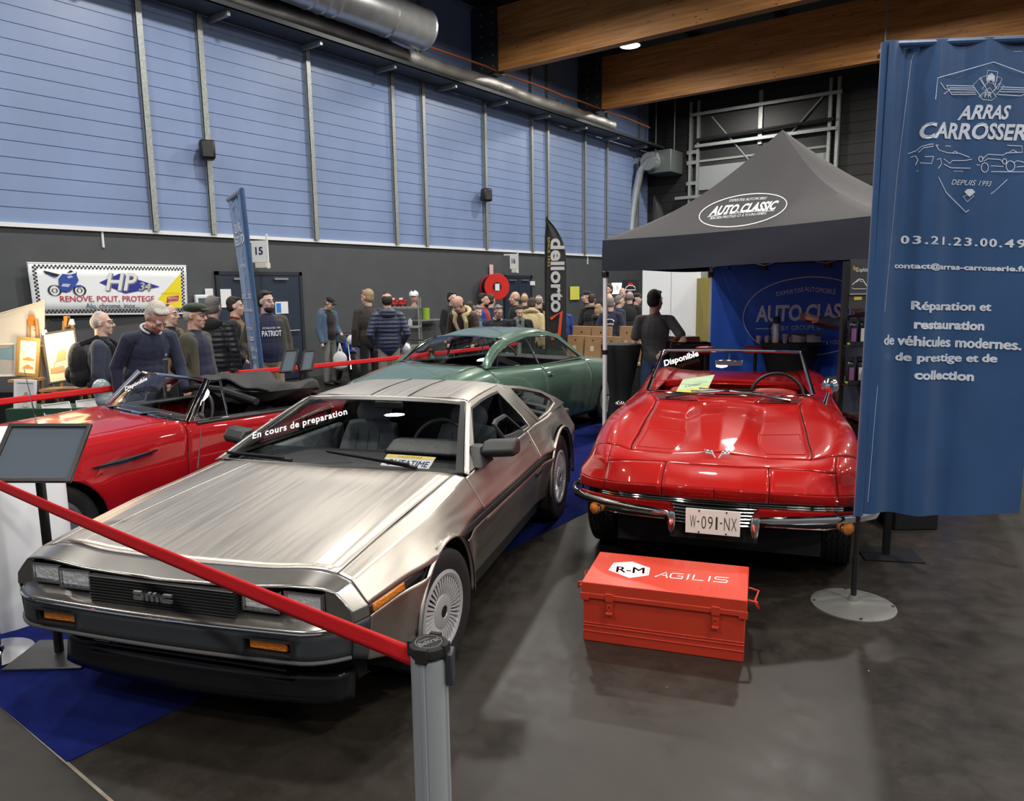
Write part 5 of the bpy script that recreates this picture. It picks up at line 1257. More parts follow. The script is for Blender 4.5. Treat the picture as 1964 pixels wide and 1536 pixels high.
bs = MB().lathe([(.222, 0), (.222, .006), (.20, .010), (.05, .026), (.03, .03), (.022, .06), (0, .06)], 48).build('base_plate', mat('grey round base', (.26, .26, .25), .38, .5), t)
mb = MB()
for k in range(4): mb.cyl((.205 * cos(k * pi / 2 + .4), .205 * sin(k * pi / 2 + .4), .008), (.205 * cos(k * pi / 2 + .4), .205 * sin(k * pi / 2 + .4), .014), .008, 8)
mb.build('base_screws', M_steel, bs)
mb = loc_mb()
def T_(s, bl, br, tl, **k): put_text(mb, s, B1.quad(bl, br, tl), 0, 0, 1, 1, **k)
T_('ARRAS', (1835, 231), (1935, 229), (1842, 203), shear=.12, offset=.03); T_('CARROSSERIE', (1763, 267), (1997, 270), (1767, 235), shear=.10, offset=.03)
T_('DEPUIS 1993', (1824, 354), (1899, 358), (1826, 344), shear=.2); T_('FR', (1884, 189), (1898, 189), (1884, 179), shear=.1, offset=.01)
T_('03.21.23.00.49', (1731, 467), (1962, 476), (1732, 451), offset=.035, space=1.25); T_('contact@arras-carrosserie.fr', (1717, 517), (1963, 524), (1717, 503), offset=.035)
for s, bl, br, tl in (('Réparation et', (1747, 599), (1902, 602), (1748, 577)), ('restauration', (1751, 630), (1888, 634), (1752, 613)), ('de véhicules modernes.', (1690, 661), (1951, 671), (1691, 641)),
                      ('de prestige et de', (1719, 697), (1911, 700), (1720, 676)), ('collection', (1750, 726), (1867, 731), (1751, 708))): T_(s, bl, br, tl, offset=.045)
for pts in (((1790, 193), (1794, 152), (1902, 121), (1985, 146)), ((1799, 161), (1808, 173), (1820, 173)), ((1811, 166), (1866, 166)), ((1811, 166), (1823, 182), (1870, 182)), ((1818, 170), (1868, 170)), ((1805, 183), (1820, 173), (1868, 174)), ((1821, 178), (1869, 178)),
            ((1918, 167), (1970, 168)), ((1920, 171), (1970, 172)), ((1917, 176), (1970, 176)), ((1912, 182), (1960, 183), (1970, 178))): line_px(mb, B1, pts, .0035)
for pts in (((1864, 165), (1878, 188), (1890, 178), (1877, 150)), ((1875, 152), (1884, 167), (1890, 160), (1888, 147)), ((1887, 157), (1890, 137), (1911, 139), (1906, 165)), ((1911, 148), (1921, 151), (1912, 172), (1904, 168)), ((1916, 160), (1926, 164), (1908, 183), (1900, 178)), ((1879, 172), (1896, 155), (1910, 170), (1898, 180)), ((1874, 187), (1894, 170), (1908, 187), (1898, 194), (1882, 193))): line_px(mb, B1, pts, .003, True)
for pts in (((1795, 341), (1812, 369), (1852, 407)), ((1852, 407), (1910, 365), (1933, 344)), ((1760, 327), (1964, 330))): line_px(mb, B1, pts, .0035)
mb.prism([B1.hit(*p) for p in ((1849, 368), (1854, 363), (1863, 363), (1868, 369), (1858, 378))], lambda a, z, d_: B1.pt(a, z, .004 + d_), 0, .0005); line_px(mb, B1, ((1847, 377), (1854, 387), (1866, 376), (1860, 372)), .003, True)
mb.prism([B1.hit(*p) for p in ((1889, 158), (1890, 147), (1898, 142), (1905, 148), (1904, 160), (1897, 155))], lambda a, z, d_: B1.pt(a, z, .004 + d_), 0, .0005)
# two line-drawn cars
for pts in (((1746, 293), (1760, 288), (1767, 281), (1780, 278), (1786, 278)), ((1763, 292), (1770, 284), (1786, 282)), ((1751, 300), (1758, 298), (1762, 306), (1758, 316)), ((1765, 312), (1782, 315), (1786, 302), (1772, 301)), ((1790, 280), (1796, 290), (1815, 294), (1840, 294), (1858, 302)), ((1790, 280), (1822, 281)), ((1792, 308), (1799, 305), (1801, 316), (1794, 325)), ((1806, 306), (1820, 314), (1826, 308), (1850, 308), (1862, 306)),
            ((1806, 316), (1822, 322), (1860, 323)), ((1825, 294), (1832, 290), (1838, 294)), ((1870, 317), (1926, 319)), ((1880, 306), (1892, 297), (1925, 297), (1935, 292)), ((1884, 310), (1892, 305), (1920, 306), (1924, 311)), ((1933, 278), (1960, 280), (1961, 292), (1930, 293)), ((1937, 292), (1944, 287), (1952, 292)), ((1945, 312), (1952, 308), (1964, 312)), ((1950, 320), (1985, 318))): line_px(mb, B1, pts, .0035)
for c, r0 in (((1878, 306), 5), ((1928, 309), 5), ((1939, 318), 10), ((1886, 322), 9)):
    pts = [(c[0] + r0 * .8 * cos(k * pi / 8), c[1] + r0 * sin(k * pi / 8)) for k in range(16)]; line_px(mb, B1, pts, .004, True)
mb.build('flag_lettering', M_print, t, smooth=False)
mb = loc_mb(); line_px(mb, B1, ((1757, 101), (1753, 112), (1722, 330), (1700, 520), (1672, 800), (1660, 960)), .0015); line_px(mb, B1, ((1757, 98), (1964, 97)), .0015)
mb.build('seam_stitching', M_print, t, smooth=False)
# second banner flag seen from behind, mirrored print
pb = at_d(509, 712, 8.35); pb.z = 0
B2 = Banner((pb.x, pb.y, 0), AZ + radians(121), .80, .62, 2.90, .02)
t = thing('banner_flag', (pb.x, pb.y, 0), 'narrow looking blue banner flag turned sideways in front of the navy double door', 'flag', group='blue banner flags')
t.rotation_mode = 'QUATERNION'; t.rotation_quaternion = Matrix.Rotation(radians(-2.6), 4, V3((-sin(AZ), cos(AZ), 0))).to_quaternion()
ib = Matrix.Translation((-pb.x, -pb.y, 0))
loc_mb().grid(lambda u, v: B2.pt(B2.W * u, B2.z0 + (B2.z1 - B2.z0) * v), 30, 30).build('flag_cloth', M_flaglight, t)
loc_mb().tube([B2.b + V3((0, 0, B2.z0)), B2.b + V3((0, 0, B2.z1))], .028, 10).tube([B2.b + V3((0, 0, B2.z1)), B2.b + B2.e * .8 + V3((0, 0, B2.z1))], .03, 8).build('pole_sleeve', M_flag, t)
MB().cyl((0, 0, .01), (0, 0, .7), .0125, 10).build('pole', M_frameblk, t); MB().lathe([(.22, 0), (.22, .008), (.03, .03), (0, .03)], 32).build('base_plate', M_steel, t)
mb = loc_mb(); sgn = 1 if (C_O - B2.b).dot(B2.n) > 0 else -1
f2 = lambda x, y: B2.pt(.40 + x * (1 if True else 1), y, .006 * sgn)
for s, z, w, hh in (('ARRAS', 2.48, .34, .11), ('CARROSSERIE', 2.34, .62, .11), ('DEPUIS 1993', 2.08, .24, .045), ('03.21.23.00.49', 1.72, .62, .06), ('contact@arras-carrosserie.fr', 1.56, .66, .06), ('Réparation et', 1.34, .42, .07), ('restauration', 1.23, .38, .07), ('de véhicules modernes.', 1.11, .66, .07), ('de prestige et de', 1.0, .5, .07), ('collection', .89, .34, .07)): put_text(mb, s, f2, 0, z, w, hh, offset=.03)
for pts in (((-.28, 2.60), (-.27, 2.74), (0, 2.84), (.27, 2.74), (.28, 2.60)), ((-.2, 2.14), (-.15, 2.06), (0, 1.92), (.15, 2.06), (.2, 2.14)), ((-.33, 2.18), (.33, 2.18)), ((-.08, 2.66), (0, 2.76), (.08, 2.66), (0, 2.60), (-.08, 2.66)), ((-.3, 2.25), (-.1, 2.31), (-.02, 2.22)), ((.3, 2.25), (.1, 2.31), (.02, 2.22))): stroke(mb, pts, f2, .008)
mb.build('flag_lettering', M_print, t, smooth=False)
# black feather flag
def feather(px0, py0, dist, zt, W, label, txt=True, name='feather_flag', yaw=0.0):
    p = at_d(px0, py0, dist); p.z = 0
    t = thing(name, p, label, 'flag', rz=AZ + yaw, group='feather flags')
    def edge(z): # width of the cloth by height
        k = max(0, (z - (zt - .75)) / .75); return W * (1 - k ** 2.6)
    MB().grid(lambda u, v: V3((edge(.35 + (zt - .35) * v) * u, -.015 * sin(u * 8 + v * 5), .35 + (zt - .35) * v)), 10, 40).build('flag_cloth', mat('black flag cloth', (.014, .014, .015), .5), t, solid=.004)
    MB().tube([(-.012, 0, 0), (-.012, 0, zt - .8), (-.005, 0, zt - .3), (.02, 0, zt + .01)], .011, 8).build('pole', M_frameblk, t)
    MB().b2((-.2, -.2, 0), (.2, .2, .015)).build('base_plate', M_steel, t)
    if txt:
        mb = MB(); f = lambda x, y: V3((.18 - y, -.024, 1.78 - x)) # reads along the pole
        put_text(mb, 'dellorto', lambda x, y: V3((W * .22 + y, -.026, 1.98 - x)), 0, 0, 1.15, .22, offset=.03); mb.build('flag_lettering', mat('silver print', (.55, .55, .56), .4), t)
        mb = MB(); put_text(mb, 'SINCE 1933', lambda x, y: V3((W * .08 + y, -.026, 2.35 - x)), 0, 0, .45, .04); mb.build('small_lettering', mat('gold print', (.5, .36, .05), .5), t)
        mb = MB(); stroke(mb, [(W * .2, 1.30), (W * .75, 1.42), (W * .62, 1.02), (W * .22, .98)], lambda x, y: V3((x, -.027, y)), .05); mb.build('flag_logo', mat('orange red print', (.7, .07, .02), .5), t, smooth=False)
    else:
        mb = MB(); put_text(mb, 'MARK', lambda x, y: V3((W * .2 + y, -.026, 2.2 - x)), 0, 0, .7, .18, offset=.02) if False else mb.prism([(W * .25, 1.6), (W * .7, 1.7), (W * .7, 2.3), (W * .3, 2.2)], lambda x, y, d_: V3((x, -.026 - d_, y)), 0, .001); mb.build('flag_print', mat('pale red print', (.35, .12, .12), .5), t)
    return t
feather(1048, 640, 11.8, 2.88, .32, 'black feather flag with silver lettering beyond the green coupe', yaw=radians(0))
feather(1252, 500, 20.0, 4.15, .28, 'small dark feather flag far behind the gazebo near the corner', txt=False)
# ------------------------------------------------------------------ red tool chest
def tool_chest():
    a, b_ = at_z(1119, 1227), at_z(1426, 1270.5); d = b_ - a; W = d.length; rz = math.atan2(d.y, d.x)
    t = thing('tool_chest', a, 'orange red metal tool chest with white logo on its lid, on the bare floor', 'tool chest', rz=rz)
    M_box = mat('orange red enamel', (.62, .050, .022), .36, coat=.25, noise=.06, nscale=3)
    D, Hh = .43, .318
    body = MB().b2((0, 0, .0), (W, D, .252)).build('chest_body', M_box, t, bevel=.004)
    mb = MB()
    for z in (.055, .085, .10): mb.tube([(.0, -.001, z), (W, -.001, z)], .0035, 6)
    mb.build('pressed_ribs', M_box, body)
    lid = MB().b2((-.008, -.010, .236), (W + .008, D + .008, Hh)).build('chest_lid', M_box, t, bevel=.004)
    MB().b2((-.010, -.013, .236), (W + .010, -.006, .262)).b2((-.012, -.014, .224), (.03, -.005, .262)).b2((W - .03, -.014, .224), (W + .012, -.005, .262)).build('lid_rim', M_box, lid, bevel=.002)
    for x in (.135, W - .135):
        l = MB().b2((x - .020, -.020, .228), (x + .020, -.012, .272)).b2((x - .017, -.014, .165), (x + .017, -.006, .230)).b2((x - .017, -.024, .160), (x + .017, -.012, .172)).build('latch', M_box, t, bevel=.002)
        MB().tube([(x + .008 * cos(k * pi / 4), -.018, .198 + .014 * sin(k * pi / 4)) for k in range(8)], .003, 6, True).build('latch_loop', M_box, l)
    for x, s in ((W + .008, 1), (-.008, -1)):
        MB().tube([(x, .13, .262), (x + s * .045, .13, .255), (x + s * .050, .135, .225), (x + s * .035, .25, .215), (x + s * .05, .29, .25), (x, .29, .262)], .006, 8).build('side_handle', M_box, t)
    f = lambda x, y: V3((x, y, Hh + .0012))
    mw = car_mat(a, rz)
    g = lambda px, py: hit(mw, px, py, (0, 0, Hh + .0012), (0, 0, 1))
    hexo = [g(*p) for p in ((1167, 1093), (1177, 1079), (1213, 1077), (1247, 1089), (1244, 1103), (1207, 1108))]
    lb = MB().prism([(p.x, p.y) for p in hexo], lambda x, y, d_: V3((x, y, Hh + .0004 + d_)), 0, .0006).build('logo_badge', M_letterw, lid, smooth=False)
    c = sum(hexo, V3()) / 6
    mb = MB(); stroke(mb, [((p.x - c.x) * .90 + c.x, (p.y - c.y) * .86 + c.y) for p in hexo], f, .0025, True)
    A = affine(g(1181, 1097), g(1236, 1100), g(1183, 1086)); put_text(mb, 'R-M', lambda x, y: A(x, y) + V3((0, 0, .0004)), 0, 0, 1, 1, offset=.02)
    mb.build('logo_lettering', mat('logo red', (.40, .02, .015), .5), lb, smooth=False)
    mb = MB(); A2 = affine(g(1256, 1106), g(1395, 1118), g(1261, 1096))
    # AGILIS in thin wide capitals, the A without its bar
    def seg(pts, w=.075, cl=False): stroke(mb, [(p[0] * 5.2, p[1]) for p in pts], lambda x, y: A2(x / 5.2 - .5, y), w * 1.5, cl)
    seg([(0, 0), (.125, 1), (.17, 0)]); seg([(.09, .40), (.15, .40)])
    seg([(.375, .94), (.23, .94), (.205, .78), (.205, .22), (.23, .06), (.375, .06), (.375, .5), (.30, .5)])
    seg([(.45, 0), (.45, 1)]); seg([(.525, 1), (.525, .06), (.67, .06)]); seg([(.745, 0), (.745, 1)])
    seg([(1.0, .94), (.83, .94), (.815, .75), (.83, .55), (.98, .48), (.995, .28), (.98, .06), (.805, .06)])
    mb.build('lid_lettering', M_letterw, lid, smooth=False)
tool_chest()
# ------------------------------------------------------------------ gazebo with its booth
def gazebo():
    u = V3((sin(radians(146)), cos(radians(146)), 0)); w_ = V3((sin(radians(56)), cos(radians(56)), 0))
    L0 = V3((1.056, 8.525, 0)); LEN, DEP = 3.3, 1.826
    U, Wv = cw(u.x, u.y), cw(w_.x, w_.y); O = cw(L0.x, L0.y)
    t = thing('gazebo', O, 'dark folding gazebo with pyramid roof and white legs behind the red car', 'gazebo')
    P = lambda a, b, z: U * a + Wv * b + V3((0, 0, z))
    M_tent = mat('dark slate tent cloth', (.031, .029, .034), .7, noise=.12, nscale=4, bump=.25, bscale=5)
    M_under = mat('tent lining', (.30, .29, .32), .8)
    zt, zb, zp = 2.313, 1.972, 3.319
    pk = P(LEN / 2, DEP / 2, zp)
    cor = [P(0, 0, zt), P(LEN, 0, zt), P(LEN, DEP, zt), P(0, DEP, zt)]
    mb = MB()
    def sail(i):
        a, b = cor[i], cor[(i + 1) % 4]
        def f(s, v):
            e = a.lerp(b, s); k = v ** .92; p = e.lerp(pk, k); p.z -= .16 * sin(pi * v) ** 1.0 * (1 - .25 * sin(pi * s)) + .02 * sin(pi * s) * (1 - v) ; return p
        return f
    for i in range(4): mb.grid(sail(i), 24, 24)
    roof = mb.build('roof_canopy', M_tent, t, angle=40)
    mb = MB()
    for i in range(4):
        a, b = cor[i], cor[(i + 1) % 4]; n = V3((b - a)).cross(V3((0, 0, 1))).normalized()
        mb.grid(lambda s, v: a.lerp(b, s) + n * (.008 + .012 * sin(s * 9 + v * 3) * (v)) - V3((0, 0, (zt - zb) * v + .012 * sin(s * 6) * v + .02 * sin(pi * s) * (1 - v))), 24, 6)
    mb.build('valance', mat('navy valance cloth', (.022, .026, .042), .75, bump=.25, bscale=5), t, angle=60)
    # logo on the long front slope
    f0 = sail(0); nrm = (f0(.6, .3) - f0(.4, .3)).cross(f0(.5, .4) - f0(.5, .2)).normalized()
    if nrm.dot(C_O - O - f0(.5, .3)) < 0: nrm = -nrm
    p0 = f0(.5, .3)
    mwT = Matrix.Translation(O)
    def on_roof(px, py): # find the slope under a sight line by stepping along the surface
        h = hit(mwT, px, py, p0, nrm); 
        s = (h - P(0, 0, 0)).dot(U) / LEN; b = (h - P(0, 0, 0)).dot(Wv) / (DEP / 2)
        return s, min(max(b, 0), 1)
    def rf(px, py):
        h = hit(mwT, px, py, p0, nrm); o = C_O - O; d = (h - o).normalized()
        lo, hi = (h - o).length - .5, (h - o).length + .5
        def above(q):
            b = q.dot(Wv) / (DEP / 2); a = q.dot(U) / LEN
            v = min(max(b, .001), .999) ; k = v; vv = k ** (1 / .92)
            s = min(max((a - .5 * k) / (1 - k), 0), 1); return q.z > f0(s, vv).z + .004
        for _ in range(22):
            m = (lo + hi) / 2
            if above(o + d * m): lo = m
            else: hi = m
        return o + d * lo
    mb = MB()
    ctr = (1425, 403)
    def el(a): # slanted oval of the print in the photograph
        x, y = 85 * cos(a), 29 * sin(a); ca, sa = cos(-.17), sin(-.17); sx = x + .35 * y * 0
        return (ctr[0] + sx * ca - y * sa, ctr[1] + sx * sa + y * ca - .0 * x)
    stroke(mb, [el(k * 2 * pi / 64) for k in range(64)], rf, 1.6, True)
    def tx(s, bl, br, tl, **k):
        g = lambda x, y: rf(bl[0] + (br[0] - bl[0]) * (x + .5) + (tl[0] - bl[0]) * y, bl[1] + (br[1] - bl[1]) * (x + .5) + (tl[1] - bl[1]) * y)
        put_text(mb, s, g, 0, 0, 1, 1, **k)
    tx('AUTO CLASSIC', (1359, 414), (1488, 402), (1366, 396), offset=.035, shear=.25); tx('EXPERTISE AUTOMOBILE', (1398, 387), (1470, 382), (1400, 382), shear=.2, offset=.01)
    tx('BY GROUPE LANG', (1387, 412), (1450, 406), (1388, 407), shear=.2, offset=.01); tx('ANCIEN PRESTIGE GT & YOUNGTIMERS', (1361, 421), (1470, 411), (1362, 416), shear=.2, offset=.01)
    stroke(mb, [(1357, 416), (1384, 411)], rf, 1.0); stroke(mb, [(1453, 405), (1485, 404)], rf, 1.0)
    mb.build('roof_lettering', M_letterw, roof, smooth=False)
    M_leg = mat('white tent leg', (.90, .91, .92), .4)
    for a, b in ((0, 0), (LEN, 0), (LEN, DEP), (0, DEP)):
        q = P(a + (.02 if a == 0 else -.02), b + (.02 if b == 0 else -.02), 0); w2 = .019
        l = MB().b2((q.x - w2, q.y - w2, .01), (q.x + w2, q.y + w2, zt - .02)).build('tent_leg', M_leg, t, bevel=.003)
        MB().b2((q.x - .06, q.y - .06, 0), (q.x + .06, q.y + .06, .012)).build('foot_plate', M_steel, l)
        MB().b2((q.x - .024, q.y - .024, 1.02), (q.x + .024, q.y + .024, 1.07)).build('leg_clip', M_black, l)
        MB().b2((q.x - .03, q.y - .03, 1.90), (q.x + .03, q.y + .03, 1.96)).build('corner_bracket', M_black, l)
    for (a0, b0, a1, b1) in ((0, 0, LEN, 0), (LEN, 0, LEN, DEP), (0, DEP, LEN, DEP), (0, 0, 0, DEP)):
        n = 4 if abs(a1 - a0) > 2 else 2; mb = MB(); ins = lambda v, w_, d: min(max(v, .07), w_ - .07); a0, a1, b0, b1 = ins(a0, LEN, 0), ins(a1, LEN, 0), ins(b0, DEP, 0), ins(b1, DEP, 0)
        for k in range(n):
            s0, s1 = k / n, (k + 1) / n
            A, Bq = P(a0 + (a1 - a0) * s0, b0 + (b1 - b0) * s0, 0), P(a0 + (a1 - a0) * s1, b0 + (b1 - b0) * s1, 0)
            mb.tube([A + V3((0, 0, 2.02)), Bq + V3((0, 0, 2.20))], .011, 6).tube([A + V3((0, 0, 2.20)), Bq + V3((0, 0, 2.02))], .011, 6)
        mb.build('scissor_truss', M_alu, t)
    mb = MB()
    for k in (.25, .5, .75): mb.b2(tuple(P(LEN * k, DEP - .03, 1.96) - V3((.035, .035, .0))), tuple(P(LEN * k, DEP - .03, 2.02) + V3((.035, .035, 0))))
    mb.build('truss_joint', M_black, t)
    # royal blue back wall with the white print
    bk = thing('backdrop_banner', O + P(0, DEP, 0), 'royal blue printed back wall hanging inside the gazebo', 'banner')
    bf = lambda a, z, off=0.0: U * a + V3((0, 0, z)) - Wv * (.015 + off + .012 * sin(a * 7 + z) + .006 * sin(a * 19))
    MB().grid(lambda s, v: bf(.04 + (LEN - .08) * s, .25 + 1.78 * v), 50, 16).build('wall_cloth', mat('royal blue cloth', (.022, .125, .72), .55, bump=.3, bscale=6), bk)
    mwB = Matrix.Translation(O + P(0, DEP, 0))
    def bh(px, py):
        h = hit(mwB, px, py, -Wv * .02, Wv); return bf(h.dot(U), h.z, .006)
    mb = MB()
    stroke(mb, [(1554 + 130 * cos(k * 2 * pi / 64), 606 + 75 * sin(k * 2 * pi / 64) - .03 * 130 * cos(k * 2 * pi / 64)) for k in range(64)], bh, 1.8, True)
    def tb(s, bl, br, tl, **k): put_text(mb, s, lambda x, y: bh(bl[0] + (br[0] - bl[0]) * (x + .5) + (tl[0] - bl[0]) * y, bl[1] + (br[1] - bl[1]) * (x + .5) + (tl[1] - bl[1]) * y), 0, 0, 1, 1, **k)
    tb('AUTO CLASSIC', (1450, 618), (1655, 612), (1452, 586), offset=.03, space=.95); tb('BY GROUPE LANG', (1500, 634), (1596, 631), (1500, 625))
    def arc(s, a0, a1, ry, hh, dn=False):
        vs, fs = text_raw(s, 0, .005, 1.0, 3); o = []
        for x, y in vs:
            a = a0 + (a1 - a0) * (x + .5); q = y * hh if not dn else -(1 - y) * hh * -1
            o.append(bh(1553 + (105) * cos(a), 606 - (ry + (y * hh if not dn else -y * hh)) * sin(a)))
        mb.add(o, fs)
    tb('EXPERTISE', (1491, 568), (1541, 559), (1490, 560)); tb('AUTOMOBILE', (1543, 558), (1605, 564), (1543, 549)); tb('ANCIEN PRESTIGE GT & YOUNGTIMERS', (1500, 668), (1650, 656), (1500, 660))
    stroke(mb, [(1450, 630), (1495, 630)], bh, 1.6); stroke(mb, [(1600, 628), (1650, 627)], bh, 1.6)
    mb.build('wall_lettering', mat('pale blue print', (.90, .94, 1.0), .5), bk, smooth=False)
    return O, U, Wv
G_O, G_U, G_W = gazebo()
# ------------------------------------------------------------------ things in and around the booth
M_stretch = mat('black stretch cover', (.010, .010, .012), .75)
M_card = mat('brown cardboard', (.36, .215, .105), .8, noise=.12, nscale=8)
M_cardd = mat('cardboard shadow side', (.22, .13, .06), .8)
def cocktail_table(px, py, dist, z, r, label):
    p = at_d(px, py, dist); t = thing('cocktail_table', (p.x, p.y, 0), label, 'table', group='black covered cocktail tables')
    MB().lathe([(r, z), (r, z - .03), (r * .97, z - .08), (r * .62, z * .55), (r * .55, z * .42), (r * .70, z * .15), (r * .82, .02), (0, .02)], 40).lathe([(0, z + .004), (r * .98, z + .004), (r, z)], 40).build('table_cover', M_stretch, t)
    return V3((p.x, p.y, 0))
tz = 1.157
T1 = cocktail_table(1515, 655, 8.22, tz, .31, 'black covered cocktail table with thermos and pastries inside the gazebo')
def on_table(px, py, dist, z): p = at_z(px, py, z); return p
def tp(px, d): p = at_d(px, 600, d); return V3((p.x, p.y, tz + .004))
# thermos
p = tp(1490, 8.08); t = thing('thermos_flask', p, 'tall steel thermos flask with black lid on the cocktail table', 'thermos')
MB().lathe([(.044, 0), (.046, .01), (.046, .19), (.038, .215), (0, .215)], 28).build('flask_body', M_alu, t)
MB().lathe([(.040, .212), (.042, .225), (.040, .262), (.030, .270), (.030, .29), (0, .29)], 24).build('lid', M_black, t)
MB().tube([(-.042, 0, .20), (-.075, 0, .19), (-.075, 0, .10), (-.046, 0, .08)], .009, 8).build('handle', M_black, t, rz=AZ)
for px, lab in ((1457, 'small clear plastic cup at the left end of the table'), (1473, 'second small plastic cup beside the thermos'), (1508, 'taller white plastic cup right of the thermos')):
    big = px == 1508
    p = tp(px, 8.00 if big else 8.14); t = tag(MB().lathe([(.020, 0), (.022, .003), (.029 if not big else .032, .075 if not big else .10), (.027, .075 if not big else .10), (.019, .004), (0, .004)], 20).build('plastic_cup', mat('cup plastic', (.62, .66, .72), .3, trans=.3), loc=p), lab, 'cup', 'plastic cups on the cocktail table')
M_bag = mat('white paper bag', (.70, .69, .68), .75, bump=.3, bscale=12)
for px, sc, lab in ((1530, 1.0, 'open white bag of golden pastries beside the cups'), (1560, .95, 'second white bag with a large pastry at the right end of the table')):
    p = tp(px, 8.06); t = thing('pastry_bag', p, lab, 'bag', rz=AZ, group='pastry bags on the cocktail table')
    MB().grid(lambda u, v: V3(((.085 + .012 * sin(6 * pi * u + 2)) * cos(2 * pi * u) * sc * (1 if v < .9 else .9), .07 * sin(2 * pi * u), .005 + .075 * v * (1 + .12 * sin(4 * pi * u)))), 28, 6).lathe([(.07, .004), (0, .004)], 20).build('paper', M_bag, t, solid=.002)
    r2 = random.Random(px)
    n = 5 if px == 1530 else 2
    for k in range(n):
        MB().ell(((k - (n - 1) / 2) * .10 / max(n - 1, 1) * 1.1, r2.uniform(-.02, .02), .075), (.03 if n > 2 else .05, .028, .024), 14, 10).build('pastry', mat('golden crust', (.38, .15, .035), .55, bump=.5, bscale=40), t)
# black retro fridge with red magazines
p = at_d(1313, 700, 8.95); f = thing('mini_fridge', (p.x, p.y, 0), 'glossy black small fridge with chrome script badge inside the gazebo', 'fridge', rz=AZ)
M_gloss = mat('gloss black enamel', (.006, .006, .007), .12)
MB().b2((-.235, -.25, .03), (.235, .25, 1.138)).build('cabinet', M_gloss, f, bevel=.03)
dr = MB().b2((-.233, -.285, .05), (.233, -.252, 1.132)).build('door', M_gloss, f, bevel=.02)
mb = MB(); mb.m = Matrix.Translation((0, 0, .15)); mb.tube([(-.04, -.29, .90), (-.07, -.292, .90), (-.075, -.292, .885), (-.05, -.292, .88), (-.03, -.292, .89)], .008, 6).tube([(-.05, -.292, .893), (.16, -.292, .887)], .007, 6).tube([(-.02, -.292, .90), (.02, -.292, .90), (.05, -.292, .90)], .004, 6)
mb.build('chrome_badge', M_chrome, dr)
for k in range(4):
    tag(MB().b2((-.19 + .01 * k, -.13 + .008 * k, 0), (.15 - .006 * k, .12, .012)).build('magazine', mat('magazine red', (.45, .03, .03), .4) if k % 2 == 0 else mat('magazine cover', (.10, .05, .06), .4), loc=(p.x, p.y, 1.139 + k * .0125), rz=AZ + .1 * k), 'red covered magazine in the pile on the black fridge', 'magazine', 'magazines on the fridge')
# left counter with stretch cover
T2 = cocktail_table(1191, 653, 9.0, 1.10, .245, 'black covered tall table left of the man in the grey polo shirt')
# rows of brown cardboard picture sleeves on a long counter
a, b = at_d(1092, 690, 13.1), at_d(1215, 680, 12.3); a.z = b.z = 0; d = b - a; rz = math.atan2(d.y, d.x); W = d.length
ct = thing('sales_counter', a, 'long wooden topped counter carrying rows of brown cardboard sleeves', 'counter', rz=rz)
MB().b2((-.1, -.30, .52), (W + .72, .55, .56)).build('counter_top', mat('pale wood', (.42, .27, .14), .6), ct, bevel=.004); MB().b2((-.08, -.28, 0), (W + .70, .53, .52)).build('counter_skirt', M_stretch, ct)
k = 0
mw = car_mat(a, rz)
for row, (yy, z0, hh, ww, xs) in enumerate(((-.18, .565, .40, .33, (.06, .42, .78)), (.06, .565, .55, .38, (.0, .40)), (-.02, .565, .57, .28, (1.0, 1.30, 1.60)))):
    for x in xs:
        t = thing('cardboard_sleeve', mw @ V3((x, yy, z0)), 'brown cardboard sleeve standing in the ' + ('front row of the long counter' if row == 0 else 'taller rear row of the long counter' if row == 1 else 'right hand row beside the black covered table'), 'cardboard sleeve', rz=rz, group='cardboard sleeves row %d' % (row + 1))
        sh = .10
        MB().prism([(0, 0), (ww, 0), (ww, hh), (0, hh)], lambda u, v, q: V3((u, q + v * sh, v)), 0, .07).build('sleeve', M_card, t, bevel=.004)
        MB().prism([(ww * .46, hh * .78), (ww * .54, hh * .78), (ww * .54, hh * .84), (ww * .46, hh * .84)], lambda u, v, q: V3((u, -.002 + q + v * sh, v)), 0, .001).build('finger_hole', M_liner, t)
        MB().prism([(ww * .36, hh * .36), (ww * .58, hh * .36), (ww * .58, hh * .58), (ww * .36, hh * .58)], lambda u, v, q: V3((u, -.002 + q + v * sh, v)), 0, .001).build('paper_label', mat('pale label', (.62, .5, .38), .7), t)
# silver light panel behind the gazebo
a, b = at_d(1231, 640, 11.6), at_d(1342, 640, 11.2); d = b - a; rz = math.atan2(d.y, d.x)
t = thing('exhibition_screen', (a.x, a.y, 0), 'tall glossy white display panel with a centre joint behind the gazebo', 'panel', rz=rz)
M_gw = mat('glossy white laminate', (.93, .95, .97), .16, bump=.12, bscale=1.6)
Wd = d.length
MB().b2((0, 0, .02), (Wd * .50 - .004, .05, 2.12)).build('panel_leaf', M_gw, t); MB().b2((Wd * .50 + .004, 0, .02), (Wd, .05, 2.12)).build('panel_leaf', M_gw, t)
MB().b2((Wd, -.01, 0), (Wd + .09, .06, 2.15)).build('edge_post', M_galv, t)
p = at_d(1352, 600, 11.1); tag(MB().b2((-.10, -.3, 0), (.10, .3, 1.9)).build('wooden_crate_stack', mat('yellow cloth cover', (.30, .24, .05), .8), loc=(p.x, p.y, 0), rz=AZ), 'yellowish covered stack seen between white panel and gazebo leg', 'stack')
